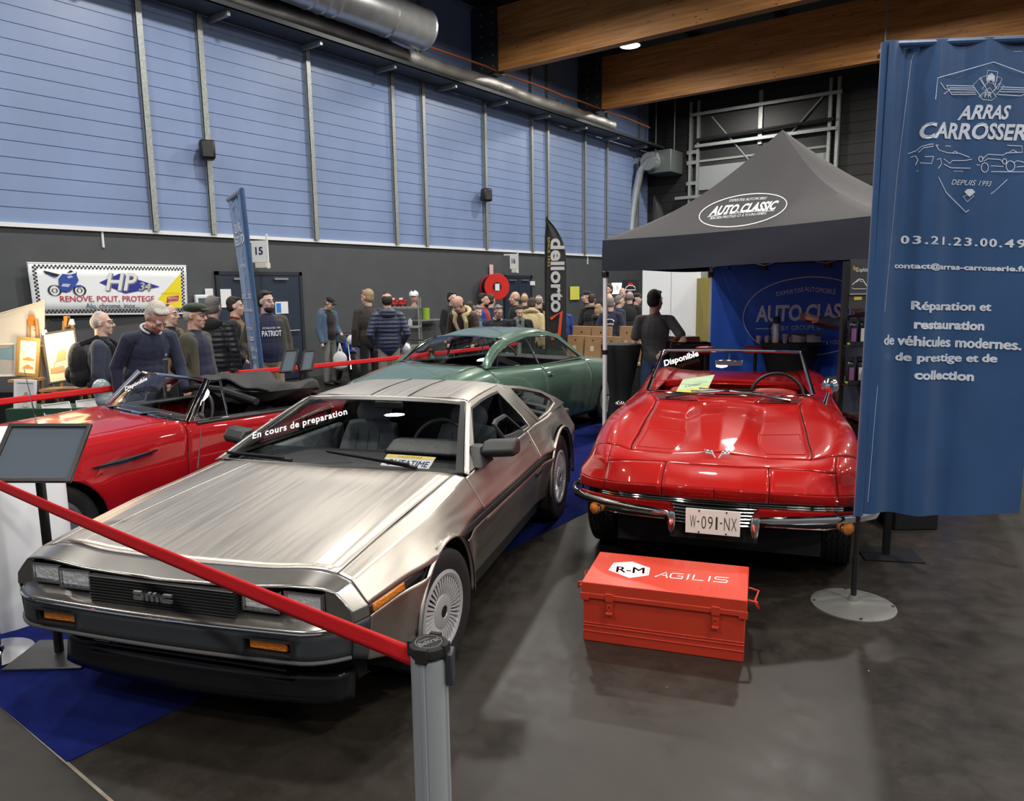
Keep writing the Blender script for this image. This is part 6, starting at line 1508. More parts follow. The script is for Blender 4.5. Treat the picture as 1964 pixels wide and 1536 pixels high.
# product stand with black bottles
p = at_d(1652, 640, 5.75); t = thing('product_stand', (p.x, p.y, 0), 'black retail stand with care product bottles, left of the banner flag', 'display stand', rz=AZ)
MB().b2((-.16, -.02, .0), (-.125, .03, 1.96)).build('upright', M_frameblk, t); MB().b2((.19, -.02, 0), (.22, .03, 1.5)).build('upright', M_frameblk, t)
hp = MB().b2((-.12, -.015, 1.60), (.03, 0, 1.975)).build('header_card', mat('dark grey card', (.045, .045, .05), .45), t)
mb = MB(); fh = lambda x, y: V3((x, -.0165, y)); put_text(mb, 'Graphite', fh, -.03, 1.87, .09, .04, shear=.2); stroke(mb, [(-.10, 1.78), (-.08, 1.80), (-.05, 1.825), (-.02, 1.82), (.0, 1.79), (.015, 1.77)], fh, .006); stroke(mb, [(-.10, 1.76), (-.09, 1.75), (.01, 1.75)], fh, .004); stroke(mb, [(-.07, 1.80), (-.05, 1.815), (-.02, 1.80)], fh, .004); mb.build('header_lettering', M_letterw, hp, smooth=False)
mb = MB(); put_text(mb, 'Shop', fh, -.085, 1.88, .03, .045, shear=.2); mb.prism([(-.08, 1.665), (-.02, 1.665), (-.02, 1.69), (-.08, 1.69)], lambda x, y, q: V3((x, -.0165 - q, y)), 0, .001); mb.build('yellow_print', mat('print yellow', (.75, .62, .03), .5), hp, smooth=False)
MB().b2((-.12, -.03, 1.705), (.03, .0, 1.715)).build('card_rail', M_alu, hp)
for z in (1.32, 1.02): MB().b2((-.15, -.14, z - .012), (.21, .02, z)).b2((-.15, -.145, z), (.21, -.14, z + .03)).build('shelf', M_frameblk, t)
mwS = car_mat(V3((p.x, p.y, 0)), AZ)
r2 = random.Random(5)
for row, z in enumerate((1.32, 1.02)):
    for k in range(5):
        q = mwS @ V3((-.105 + k * .072, -.075, z + .001))
        bt = thing('care_bottle', q, 'black care product bottle on the ' + ('upper' if row == 0 else 'lower') + ' shelf of the retail stand', 'bottle', rz=AZ, group='care bottles ' + ('upper' if row == 0 else 'lower'))
        MB().lathe([(.030, 0), (.032, .006), (.032, .15), (.022, .17), (.014, .178), (.014, .19), (0, .19)], 24).build('bottle', mat('black bottle', (.008, .008, .009), .12), bt)
        MB().lathe([(.026, .178), (.027, .205), (.020, .21), (0, .21)], 20).build('cap', M_black, bt)
        mb = MB(); mb.grid(lambda u, v: V3((.0325 * sin(-.6 + 1.2 * u), -.0325 * cos(-.6 + 1.2 * u), .03 + .10 * v)), 8, 4); mb.build('label', mat('bottle label ' + ('violet', 'silver', 'grey')[k % 3], ((.20, .08, .22), (.55, .57, .58), (.2, .2, .22))[k % 3], .3), bt)
        MB().lathe([(.0325, .005), (.0325, .02)], 24).build('green_band', mat('lime band', (.35, .60, .10), .4), bt)
# folding chair
p = at_d(1612, 740, 7.2); t = thing('folding_chair', (p.x, p.y, 0), 'grey folding chair with a dark jacket over it behind the red car mirror', 'chair', rz=AZ + radians(25))
MB().grid(lambda u, v: V3((-.21 + .42 * u, .02 * sin(pi * u) + .05 * v, .66 + .23 * v * (1 - .25 * abs(2 * u - 1) ** 4))), 14, 8).build('backrest', mat('grey chair plastic', (.10, .105, .11), .5), t, solid=.015)
MB().b2((-.20, -.40, .44), (.20, -.02, .46)).build('seat', mat('grey chair plastic', (.10, .105, .11), .5), t, bevel=.008)
for x in (-.21, .21):
    MB().tube([(x, .05, .86), (x, -.02, .5), (x, -.34, .01)], .011, 8).build('leg', M_alu, t); MB().tube([(x * .95, -.30, .45), (x * .95, .12, .01)], .011, 8).build('leg', M_alu, t)
p2 = t.location + Matrix.Rotation(AZ + radians(25), 3, 'Z') @ V3((-.10, -.05, .5))
MB().grid(lambda u, v: V3((-.16 + .32 * u + .02 * sin(7 * v), -.06 - .10 * sin(2.4 * v) + .02 * sin(9 * u), .34 - .55 * v * (.8 + .2 * sin(3 * u)))), 14, 14).build('jacket', mat('navy jacket cloth', (.015, .018, .03), .85, bump=.5, bscale=9), solid=.02, loc=p2, rz=AZ + radians(25))
tag(bpy.data.objects['jacket'], 'dark navy jacket hanging on the grey folding chair', 'jacket')
# leaning frame beside the flag and low dark table
p = at_d(1652, 755, 5.5); c = [at_d(1648, 802, 5.50), at_d(1672, 803, 5.50), at_d(1674, 712, 5.62), at_d(1652, 711, 5.62)]
t = thing('framed_poster', c[0], 'grey blue framed panel leaning beside the blue banner flag', 'frame', group=None); B = V3(c[0])
frame_quad(t, [q - B for q in c], mat('pale grey sheet', (.42, .46, .50), .4), .015, ('frame', 'sheet'), mat('slate frame', (.10, .15, .18), .4))
zt = min(c[0].z, c[1].z) - .004
q = at_d(1652, 790, 5.6); t = thing('side_table', (q.x, q.y, 0), 'low dark table carrying the grey framed panel', 'table', rz=AZ)
MB().b2((-.03, -.22, zt - .03), (.42, .25, zt)).build('table_top', mat('dark laminate', (.035, .028, .026), .4), t); MB().b2((-.01, -.20, 0), (.40, .23, zt - .03)).build('table_base', M_stretch, t)
# dark base and blue tinsel under the banner flag
p = at_d(1700, 1040, 4.7); t = thing('tripod_stand', (p.x, p.y, 0), 'black upright stand on a flat base behind the banner flag', 'stand', rz=AZ - .2)
MB().b2((-.02, -.02, .01), (.02, .02, .75)).build('upright', M_frameblk, t); MB().b2((-.16, -.14, 0), (.20, .14, .008)).build('base_plate', M_frameblk, t)
mb = MB(); r3 = random.Random(3)
for k in range(120):
    x, y = r3.uniform(-.12, .12), r3.uniform(-.06, .06); mb.tube([(x, y, .20), (x + r3.uniform(-.05, .05), y - .02, .10), (x + r3.uniform(-.09, .09), y - .03, r3.uniform(.0, .05))], .0025, 4)
p = at_d(1740, 1010, 5.3); o = mb.build('blue_tinsel', mat('blue tinsel', (.03, .08, .40), .25, .6), loc=(p.x, p.y, .18)); tag(o, 'bunch of shiny blue tinsel under the hem of the banner flag', 'tinsel', kind='stuff')
p.z = 0; tag(MB().b2((-.16, -.12, 0), (.16, .14, .18)).build('dark_crate', M_frameblk, loc=p, rz=AZ, bevel=.01), 'dark crate under the blue tinsel behind the banner flag', 'crate')
# two bar stools with red cushions beyond the red car
for px, px2, lab in ((1334, 1372, 'bar stool with red cushion left of the red car centre, beyond its windscreen'), (1424, 1474, 'second red cushioned stool right of centre, beyond the windscreen of the red car')):
    a, b = at_d(px, 668, 8.62 if px < 1400 else 8.36), at_d(px2, 668, 8.6 if px < 1400 else 8.34); c_ = (a + b) / 2; w = (b - a).length / 2
    t = thing('bar_stool', (c_.x, c_.y, 0), lab, 'stool', group='red bar stools')
    MB().lathe([(w * .9, c_.z - .05), (w, c_.z - .03), (w * .97, c_.z + .015), (w * .6, c_.z + .024), (0, c_.z + .026)], 28).build('cushion', mat('red cushion', (.58, .03, .03), .4), t)
    MB().cyl((0, 0, .02), (0, 0, c_.z - .05), .02, 10).lathe([(.15, 0), (.15, .012), (.03, .03), (0, .03)], 28).build('pedestal', M_black, t)
# ------------------------------------------------------------------ motorcycle products banner on the wall
def wall_banner():
    x = WX + .16
    bl, br, tr, tl = at_x(66, 604, x), at_x(360, 601, x - .12), at_x(357, 510, x - .14), at_x(52, 504, x)
    t = thing('wall_banner', bl, 'white chequer bordered banner for polish with a blue motorcycle, on the grey wall', 'banner')
    B = bl.copy()
    def f(u, v, o=0.0): # u, v in 0..1
        return (bl * (1 - u) + br * u) * (1 - v) + (tl * (1 - u) + tr * u) * v - B + V3((o + 0, 0, 0))
    MB().grid(lambda u, v: f(u, v), 20, 4).build('banner_sheet', mat('white vinyl', (.86, .90, .94), .45), t, solid=.004)
    MB().tube([f(*p, -.01) for p in ((0, 0), (1, 0), (1, 1), (0, 1))], .016, 6, True).build('banner_frame', M_white, t)
    mb = MB(); nx, ny = 84, 22
    def sq(u0, u1, v0, v1): mb.add([f(u0, v0, .009), f(u1, v0, .009), f(u1, v1, .009), f(u0, v1, .009)], [(0, 1, 2, 3)])
    for i in range(nx):
        for j in (0, 1):
            if (i + j) % 2 == 0:
                u0, u1 = .02 + .96 * i / nx, .02 + .96 * (i + 1) / nx
                sq(u0, u1, .03 + .036 * j, .066 + .036 * j); sq(u0, u1, .90 + .036 * j, .936 + .036 * j)
    for i in range(ny):
        for j in (0, 1):
            if (i + j) % 2 == 0:
                v0, v1 = .10 + .80 * i / ny, .10 + .80 * (i + 1) / ny
                sq(.02 + .0115 * j, .0315 + .0115 * j, v0, v1); sq(.957 + .0115 * j, .9685 + .0115 * j, v0, v1)
    mb.build('chequer_border', M_letterk, t, smooth=False)
    g = lambda x_, y_: f(x_, y_, .010)
    mb = MB(); mb.prism([(.72, .12), (.955, .12), (.955, .84)], lambda a, b, q: f(a, b, .008 + q), 0, .001); mb.build('yellow_corner', mat('signal yellow', (.85, .72, .02), .5), t, smooth=False)
    mb = MB(); mb.prism([(.40, .64), (.53, .82), (.80, .56), (.56, .42)], lambda a, b, q: f(a, b, .008 + q), 0, .001); mb.build('blue_diamond', mat('deep blue', (.02, .03, .30), .5), t, smooth=False)
    mb = MB(); put_text(mb, 'HP', g, .545, .46, .21, .36, shear=.25, offset=.03); put_text(mb, '34', g, .70, .46, .085, .17, shear=.25, offset=.03); mb.build('logo_shadow', mat('logo grey', (.22, .22, .24), .5), t, smooth=False)
    g2 = lambda x_, y_: f(x_ - .006, y_ + .02, .012)
    mb = MB(); put_text(mb, 'HP', g2, .545, .46, .21, .36, shear=.25, offset=.02); put_text(mb, '34', g2, .70, .46, .085, .17, shear=.25, offset=.02); mb.build('logo_lettering', mat('logo silver', (.78, .79, .78), .4), t, smooth=False)
    mb = MB(); put_text(mb, 'RENOVE, POLIT, PROTEGE', g, .455, .235, .60, .135, offset=.01); mb.build('red_lettering', mat('print red', (.45, .02, .05), .5), t, smooth=False)
    mb = MB(); put_text(mb, 'Alu, chrome, inox...', g, .475, .10, .345, .125); mb.build('dark_lettering', mat('print slate', (.03, .05, .10), .5), t, smooth=False)
    mb = MB(); put_text(mb, 'PRODUIT TESTE PAR', g, .875, .40, .13, .035); mb.build('orange_lettering', mat('print orange', (.6, .3, .03), .5), t, smooth=False)
    mb = MB(); mb.prism([(.84, .22), (.93, .26), (.935, .38), (.85, .35)], lambda a, b, q: f(a, b, .0095 + q), 0, .001); mb.build('magazine_badge', mat('print red', (.45, .02, .05), .5), t, smooth=False)
    mb = MB(); put_text(mb, 'MOTO', lambda a, b: f(a, b, .012), .89, .29, .07, .06, offset=.03); put_text(mb, 'Journal', lambda a, b: f(a, b, .012), .892, .225, .07, .05); mb.build('badge_lettering', M_letterw, t, smooth=False)
    # printed motorcycle
    mb = MB()
    for cx in (.13, .275):
        for r_, w_ in ((.034, .011), (.014, .006)): stroke(mb, [(cx + r_ * cos(k * pi / 12), .475 + r_ * 3.0 * sin(k * pi / 12)) for k in range(24)], g, w_, True)
    def poly(pts, off=.0095): mb.prism(pts, lambda a, b, q: f(a, .42 + (b - .28) * .76, off + q), 0, .001)
    poly([(.08, .86), (.09, .78), (.15, .70), (.17, .76)]); poly([(.21, .80), (.235, .88), (.25, .84)]); poly([(.17, .32), (.20, .30), (.23, .42), (.19, .48)]); poly([(.245, .66), (.27, .86), (.26, .60)])
    mb.build('motorcycle_print_dark', M_letterk, t, smooth=False)
    mb = MB(); poly([(.155, .42), (.17, .33), (.215, .32), (.25, .46), (.275, .62), (.262, .80), (.225, .76), (.185, .78), (.16, .66)], .0105); poly([(.09, .82), (.14, .70), (.15, .66), (.11, .74)], .0105); poly([(.245, .44), (.28, .50), (.30, .46), (.275, .44)], .0105); mb.build('motorcycle_print_blue', mat('print royal blue', (.03, .07, .36), .5), t, smooth=False)
    mb = MB(); poly([(.17, .46), (.21, .44), (.225, .52), (.18, .53)], .0115); poly([(.215, .66), (.245, .70), (.235, .74), (.21, .72)], .0115); mb.build('motorcycle_print_pale', mat('print pale blue', (.45, .55, .75), .5), t, smooth=False)
wall_banner()
# ------------------------------------------------------------------ artist's stand at the left edge
M_easel = mat('pine wood', (.46, .27, .11), .6, noise=.2, nscale=6, stretch=(1, 1, .2))
M_ivory = mat('ivory paper', (.78, .72, .60), .7)
M_sketchbrown = mat('brown sketch line', (.36, .16, .05), .7)
def picture(name, px, dist, dz, frame_m, sheet_m, label, wd=.03, art=None, lean=.06):
    bl, br, tr, tl = [at_d(x, y, dist + (lean if i > 1 else 0)) for i, (x, y) in enumerate(px)]
    t = thing(name, bl, label, 'picture'); B = bl.copy()
    f, W, H = frame_quad(t, [p - B for p in (bl, br, tr, tl)], sheet_m, wd, ('frame', 'sheet'), frame_m)
    if art: art(t, lambda u, v, o=.006: f(u * W, v * H, o))
    return t
def draw(t, name, m, g, lines, w=.006, fills=()):
    mb = MB()
    for pts in lines: stroke(mb, pts, lambda a, b: g(a, b), w)
    for pts in fills: mb.prism(pts, lambda a, b, q: g(a, b, .0055 + q), 0, .0008)
    mb.build(name, m, t, smooth=False)
carline = [(.15, .0), (.17, .35), (.30, .45), (.40, .8), (.62, .85), (.75, .45), (.95, .35), (.97, .0), (.15, .0)]
def place(pts, x, y, w, h): return [(x + p[0] * w, y + p[1] * h) for p in pts]
M_sun = mat('warm sheet', (.80, .66, .46), .7)
picture('art_board', ((-40, 700), (86, 664), (88, 603), (-40, 612)), 7.55, 0, M_ivory, M_ivory, 'large bright landscape board topping the easels at the left edge', .01, lambda t, g: draw(t, 'pencil_drawing', M_sketchbrown, g, [], fills=[[(.7, .05), (.98, .06), (.9, .25), (.75, .2)]]))
picture('art_print', ((-40, 724), (32, 722), (33, 660), (-40, 660)), 7.4, 0, M_ivory, mat('seascape print', (.62, .48, .36), .6, noise=.5, nscale=3, col2=(.30, .38, .42)), 'framed colourful print at the far left below the large board', .02, lambda t, g: draw(t, 'painted_sky', mat('painted sky blue', (.20, .32, .38), .6), g, [], fills=[[(.45, .55), (.95, .5), (.95, .9), (.5, .85)]]))
picture('framed_sketch', ((30, 720), (75, 724), (80, 642), (34, 645)), 7.3, 0, mat('gold brown frame', (.30, .18, .06), .4), M_sun, 'wooden framed sketch of two orange cars on an easel', .035, lambda t, g: draw(t, 'car_sketch', mat('orange sketch', (.55, .22, .05), .7), g, [place(carline, .2, .42, .6, .08), place(carline, .22, .20, .55, .12)], .012, fills=[place(carline, .2, .42, .6, .07), place(carline, .25, .22, .5, .08)]))
picture('art_canvas', ((94, 738), (160, 727), (157, 640), (80, 640)), 7.25, 0, mat('dark canvas edge', (.05, .045, .04), .8), mat('sepia wash', (.74, .60, .40), .7), 'large leaning canvas with a sepia car painting on an easel', .02, lambda t, g: draw(t, 'sepia_painting', mat('sepia paint', (.45, .27, .12), .7), g, [place(carline, .1, .2, .8, .5)], .02, fills=[[(.1, .2), (.55, .22), (.5, .32), (.12, .3)], [(.62, .2), (.95, .1), (.98, .4), (.85, .55), (.66, .5)], [(.3, .4), (.6, .42), (.62, .62), (.4, .6)]]), lean=.15)
picture('framed_sketch', ((27, 802), (70, 803), (71, 727), (28, 728)), 6.95, 0, M_white, mat('white sheet', (.72, .73, .74), .6), 'white framed pencil sketch of a pale yellow old car', .03, lambda t, g: draw(t, 'car_sketch', mat('pale olive ink', (.32, .33, .18), .7), g, [place(carline, .25, .2, .5, .25), [(.3, .55), (.7, .55)], [(.35, .3), (.65, .3)]], .012, fills=[place(carline, .3, .52, .45, .2), place(carline, .25, .2, .5, .12)]))
for (px, lab, dd) in ((((88, 802), (142, 795), (138, 770), (80, 777)), 'white sheet with a small blue car sketch standing low', 6.9), (((150, 795), (190, 790), (178, 766), (146, 769)), 'small sheet with a yellow car sketch standing low', 6.95)):
    picture('car_drawing', px, dd, 0, M_white, M_paper, lab, .01, lambda t, g: draw(t, 'car_sketch', mat('blue grey ink', (.15, .18, .25), .7) if dd == 6.9 else mat('ochre ink', (.5, .36, .06), .7), g, [place(carline, .25, .3, .55, .4)], .015))
# easels: legs, tray and top
for (x0, x1, dist, zt, tray_py, lab) in ((38, 77, 7.42, 1.54, 724, 'wooden easel holding the framed sketch of orange cars'), (98, 158, 7.5, 1.52, 742, 'wooden easel holding the large sepia canvas')):
    a, b = at_d(x0, tray_py, dist), at_d(x1, tray_py, dist); c_ = (a + b) / 2; w = (b - a).length
    t = thing('easel', (c_.x, c_.y, 0), lab, 'easel', rz=AZ, group='wooden easels')
    for sx in (-1, 1): MB().tube([(sx * w * .48, -.02, .0), (sx * .04, .14, zt)], .017, 6).build('leg', M_easel, t)
    MB().tube([(0, .60, .0), (0, .16, zt - .1)], .016, 6).build('leg', M_easel, t)
    MB().b2((-w * .58, -.16, a.z - .03), (w * .58, .06, a.z - .004)).build('tray', M_easel, t)
    MB().b2((-.02, .10, zt - .06), (.02, .15, zt + .05)).build('top_clamp', mat('orange clamp', (.62, .22, .03), .5), t)
for px, py, tx_, ty_, lab in ((98, 618, 86, 632, 'black clip lamp with bent neck above the large board'), (128, 628, 138, 612, 'small clip lamp on the easel of the sepia canvas')):
    p = at_d(px, py, 7.45); q = at_d(tx_, ty_, 7.4)
    t = thing('clip_lamp', p, lab, 'lamp', group='clip lamps'); d = q - p
    MB().tube([(0, 0, -.12), (0, 0, 0), d * .4 + V3((0, 0, .06)), d], .006, 6).build('bent_neck', M_black, t)
    MB().tube([d, d + V3((-.01, 0, -.05))], [.015, .03], 12).build('lamp_shade', M_white, t)
    MB().b2((-.02, -.02, -.16), (.02, .02, -.11)).build('clip', M_black, t)
    l = bpy.data.lights.new('clip_light', 'POINT'); l.energy = 6; l.color = (1, .78, .5); l.shadow_soft_size = .03; lo = bpy.data.objects.new('clip_light', l); COL.objects.link(lo); lo.location = d + V3((.0, -.05, -.08)) + V3((sin(AZ) * .25, -cos(AZ) * .25, 0)); lo.parent = t
a = at_d(20, 770, 7.3); t = thing('picture_table', (a.x, a.y, 0), 'dark covered table behind the easels at the left edge', 'table', rz=AZ)
MB().b2((-.8, .85, 0), (.75, 1.5, .72)).build('table_cloth', M_stretch, t)
# dark green bin of prints on the floor
p = at_d(60, 800, 6.85); t = thing('print_box', (p.x, p.y, 0), 'dark green box of prints standing below the sketches at the left', 'box', rz=AZ)
MB().b2((-.28, .06, 0), (.62, .40, .72)).build('box_body', mat('dark green card', (.02, .07, .04), .7), t)
# clear bag held in front of the roadster windscreen
# ------------------------------------------------------------------ shelf, motorcycle and small wall things
p = at_d(780, 640, 12.9); sh = thing('metal_shelf', (p.x, p.y, 0), 'grey metal shelf with model trucks and helmet near the wall', 'shelf', rz=AZ)
for x in (-.30, .22):
    for y in (0, .3): MB().b2((x - .012, y - .012, 0), (x + .012, y + .012, 1.66)).build('post', M_galv, sh)
for z in (1.50, 1.16, .82): MB().b2((-.31, -.02, z - .03), (.23, .32, z)).build('shelf_board', M_galv, sh)
mwS = car_mat(V3((p.x, p.y, 0)), AZ)
for x, y, z, lab, cc in ((-.19, .1, 1.502, 'red toy truck on the top shelf board', (.5, .02, .02)), (-.05, .12, 1.502, 'second red toy truck at the middle of the top shelf board', (.55, .03, .03))):
    q = mwS @ V3((x, y, z)); t = thing('toy_truck', q, lab, 'toy truck', rz=AZ, group='toy trucks'); m = mat('toy red', cc, .35)
    MB().b2((-.08, -.04, .03), (.05, .04, .07)).b2((.01, -.04, .07), (.06, .04, .11)).b2((-.08, -.035, .07), (.0, .035, .16)).build('truck_body', m, t, bevel=.006)
    MB().b2((-.07, -.042, .12), (-.01, -.037, .15)).build('box_lettering_panel', M_letterw, t)
    for wx in (-.055, .03): MB().lathe([(.022, -.042), (.022, .042), (0, .042)], 14, 'Y', (wx, 0, .022)).build('wheel', M_black, t)
q = mwS @ V3((.13, .12, 1.502)); t = thing('mannequin_head', q, 'mannequin head wearing a white and black helmet on the top shelf board', 'mannequin head', rz=AZ - pi / 2)
MB().lathe([(.055, 0), (.035, .05), (.035, .08), (0, .08)], 18).ell((0, 0, .15), (.075, .06, .095), 18, 12).ell((.07, 0, .13), (.015, .012, .02), 8, 6).build('head', mat('mannequin skin', (.62, .36, .26), .5), t)
MB().ell((-.01, 0, .205), (.10, .085, .075), 18, 10).ell((.08, 0, .19), (.05, .06, .012), 12, 6).build('helmet', M_white, t); MB().b2((-.08, -.018, .27), (.07, .018, .285)).build('helmet_stripe', M_black, t, bevel=.01)
for x, z, w, h, cc, lab in ((-.08, 1.162, .10, .19, (.42, .10, .08), 'red and cream box on the second shelf board'), (.05, 1.162, .07, .13, (.62, .64, .66), 'white plastic jug on the second shelf board')):
    q = mwS @ V3((x, .12, z)); t = tag(MB().b2((-w / 2, -w / 2, 0), (w / 2, w / 2, h * .8)).b2((-w / 4, -w / 4, h * .8), (w / 4, w / 4, h)).build('carton' if cc[0] < .5 else 'jug', mat('shelf item %.2f' % cc[0], cc, .5), loc=q, rz=AZ, bevel=.008), lab, 'box' if cc[0] < .5 else 'jug')
def scooter(px, py, dist, m, label, yaw, lamp_only=False):
    p = at_d(px, py, dist); p.z = 0; t = thing('motorcycle', p, label, 'motorcycle', rz=AZ + yaw)
    for x in (-.62, .62):
        w = MB().lathe([(.28, -.045), (.31, -.03), (.31, .03), (.28, .045), (.24, .03), (.24, -.03), (.28, -.045)], 36, 'Y', (x, 0, .31)).build('tyre', M_tyre, t)
        mb = MB().lathe([(.24, -.03), (.245, .0), (.24, .03), (.225, 0), (.24, -.03)], 32, 'Y', (x, 0, .31))
        for k in range(7): mb.cyl((x, 0, .31), (x + .23 * cos(k * 2 * pi / 7), 0, .31 + .23 * sin(k * 2 * pi / 7)), .012, 6)
        mb.build('wheel_rim', M_white, w)
    MB().tube([(.62, -.06, .31), (.42, -.05, .95)], .022, 8).tube([(.62, .06, .31), (.42, .05, .95)], .022, 8).build('fork', M_chrome, t)
    MB().prism([(-.65, .78), (-.25, .66), (.05, .70), (.42, .86), (.50, .70), (.30, .42), (-.1, .36), (-.3, .50), (-.75, .72)], lambda x, z, y: V3((x, y, z)), -.11, .11).build('fairing', m, t, bevel=.04)
    MB().prism([(-.70, .82), (-.2, .70), (0, .78), (-.2, .80), (-.6, .90)], lambda x, z, y: V3((x, y, z)), -.10, .10).build('saddle', M_blackvinyl, t, bevel=.03)
    MB().b2((-.22, -.12, .22), (.25, .12, .48)).build('engine', M_alu, t, bevel=.03)
    MB().tube([(.34, -.34, .98), (.40, -.1, 1.0), (.40, .1, 1.0), (.34, .34, .98)], .013, 8).build('handlebar', M_black, t)
    MB().ell((.52, 0, .86), (.07, .10, .10), 16, 10).build('headlamp', M_lens, t)
    MB().ell((.60, 0, .66), (.16, .06, .03), 14, 8).build('front_mudguard', m, t)
    return t
scooter(664, 731, 14.5, mat('bike blue', (.02, .07, .42), .3), 'blue sports motorcycle behind the man with the denim jacket', radians(-62))
scooter(797, 700, 12.3, mat('bike red', (.5, .03, .01), .3), 'red motorcycle with round headlamp left of the green coupe roof', radians(-100))
q = at_x(812, 610, WX + .06); tag(MB().b2((0, -.45, -.06), (.30, .45, -.03)).build('wall_shelf', M_galv, loc=q), 'narrow grey wall shelf behind the green coupe', 'shelf')
q2 = q + V3((.14, -.05, -.029)); tag(MB().lathe([(.09, 0), (.09, .28), (0, .28)], 18).build('green_can', mat('lime green can', (.28, .42, .05), .4), loc=q2), 'lime green canister on the wall shelf', 'canister')
q = at_d(607, 733, 9.0); tag(MB().b2((-.10, -.02, 0), (.10, .02, .16)).build('white_placard', M_paper, loc=(q.x, q.y, 0), rz=AZ), 'small white placard on the floor by the twin sign stand', 'placard')
# lit shop signs far behind
q = at_d(1190, 553, 19.0); t = thing('hanging_sign', q, 'small glowing white hanging sign above the far crowd', 'sign', rz=AZ)
MB().b2((-.22, 0, -.14), (.22, .04, .14)).build('sign_box', mat('lit white sign', (.8, .85, .9), .4, emit=1.2), t); MB().cyl((0, .05, -q.z), (0, .05, -.1), .03, 8).build('post', M_black, t)
mb = MB(); put_text(mb, 'LE JIB', lambda x, y: V3((x, -.004, y)), 0, -.06, .34, .13); mb.build('lettering', M_letterk, t)
q = at_d(1209, 552, 18.5); t = thing('poster_stand', (q.x, q.y, 0), 'black poster with a red and white car emblem behind the far crowd', 'poster', rz=AZ)
MB().b2((-.21, 0, 0), (.21, .03, q.z + .2)).build('poster_panel', M_black, t)
mb = MB(); stroke(mb, [(-.13, q.z - .05), (-.10, q.z + .02), (-.04, q.z + .06), (.05, q.z + .06), (.11, q.z + .02), (.13, q.z - .05), (-.13, q.z - .05)], lambda x, y: V3((x, -.004, y)), .02); mb.build('car_emblem', M_letterw, t, smooth=False)
mb = MB(); mb.prism([(-.07, q.z + .07), (.07, q.z + .07), (.03, q.z + .14), (0, q.z + .11), (-.03, q.z + .14)], lambda x, y, d_: V3((x, -.004 - d_, y)), 0, .001); mb.build('red_emblem', M_red, t, smooth=False)
# ------------------------------------------------------------------ people
M_skin = mat('skin', (.62, .37, .28), .5, noise=.06, nscale=30)
M_skin2 = mat('fair skin', (.69, .455, .37), .5, noise=.06, nscale=30)
def fabric(name, col, bump=.35, bs=18, rough=.85): return mat(name, col, rough, sheen=.15, bump=bump, bscale=bs, noise=.15, nscale=9)
F_NAVY = fabric('navy cloth', (.017, .025, .060)); F_NAVY2 = fabric('navy knit', (.012, .016, .050)); F_BLACK = fabric('black cloth', (.010, .010, .012))
F_OLIVE = fabric('olive cloth', (.060, .056, .038)); F_GREENP = fabric('green quilt', (.022, .034, .022)); F_BROWN = fabric('dark brown cloth', (.030, .024, .018))
F_LEATHER = fabric('brown leather', (.040, .018, .012), .5, 30, .45); F_DENIM = fabric('denim', (.065, .115, .20)); F_JEANS = fabric('blue jeans', (.055, .10, .21))
F_GREYT = fabric('grey trousers', (.20, .20, .19)); F_KHAKI = fabric('khaki trousers', (.30, .22, .12)); F_TAN = fabric('tan jacket', (.21, .125, .055)); F_POLO = fabric('charcoal polo', (.072, .071, .075))
F_CREAM = fabric('sheepskin', (.66, .55, .30), .6, 40); F_SCARF = fabric('grey scarf', (.15, .16, .17)); F_BLUE = fabric('blue shirt', (.10, .19, .36)); F_WHITE = fabric('white shirt', (.62, .63, .65)); F_RED = fabric('red scarf', (.42, .02, .02)); F_STONE = fabric('stone trousers', (.27, .245, .20)); F_FUR = fabric('fur trim', (.22, .15, .09), 1.0, 60)
def puffer(name, col):
    if name in _M: return _M[name]
    m = mat(name, col, .5, sheen=.2); nt = m.node_tree; b = nt.nodes['Principled BSDF']; L = nt.links.new
    tc = nt.nodes.new('ShaderNodeTexCoord'); w = nt.nodes.new('ShaderNodeTexWave'); w.wave_type = 'BANDS'; w.bands_direction = 'Z'; w.inputs['Scale'].default_value = 5.2; w.inputs['Distortion'].default_value = 1.2
    L(tc.outputs['Object'], w.inputs[0]); bp = nt.nodes.new('ShaderNodeBump'); bp.inputs['Strength'].default_value = .5; bp.inputs['Distance'].default_value = .02
    L(w.outputs['Fac'], bp.inputs['Height']); L(bp.outputs[0], b.inputs['Normal']); return m
F_PUFN = puffer('navy puffer', (.016, .026, .065)); F_PUFG = puffer('green puffer', (.022, .036, .022)); F_PUFB = puffer('black puffer', (.010, .012, .018))
H_WHITE = mat('white hair', (.55, .52, .48), .7, bump=.8, bscale=90); H_GREY = mat('grey hair', (.22, .20, .19), .7, bump=.8, bscale=90); H_DARK = mat('dark hair', (.018, .013, .011), .6, bump=.8, bscale=90)
H_BROWN = mat('brown hair', (.055, .030, .018), .6, bump=.8, bscale=90); H_BLOND = mat('blond hair', (.42, .30, .15), .65, bump=.8, bscale=90)
M_eye = mat('eye', (.02, .015, .012), .1); M_eyew = mat('eye white', (.62, .60, .58), .2); M_lip = mat('lips', (.42, .17, .14), .5)
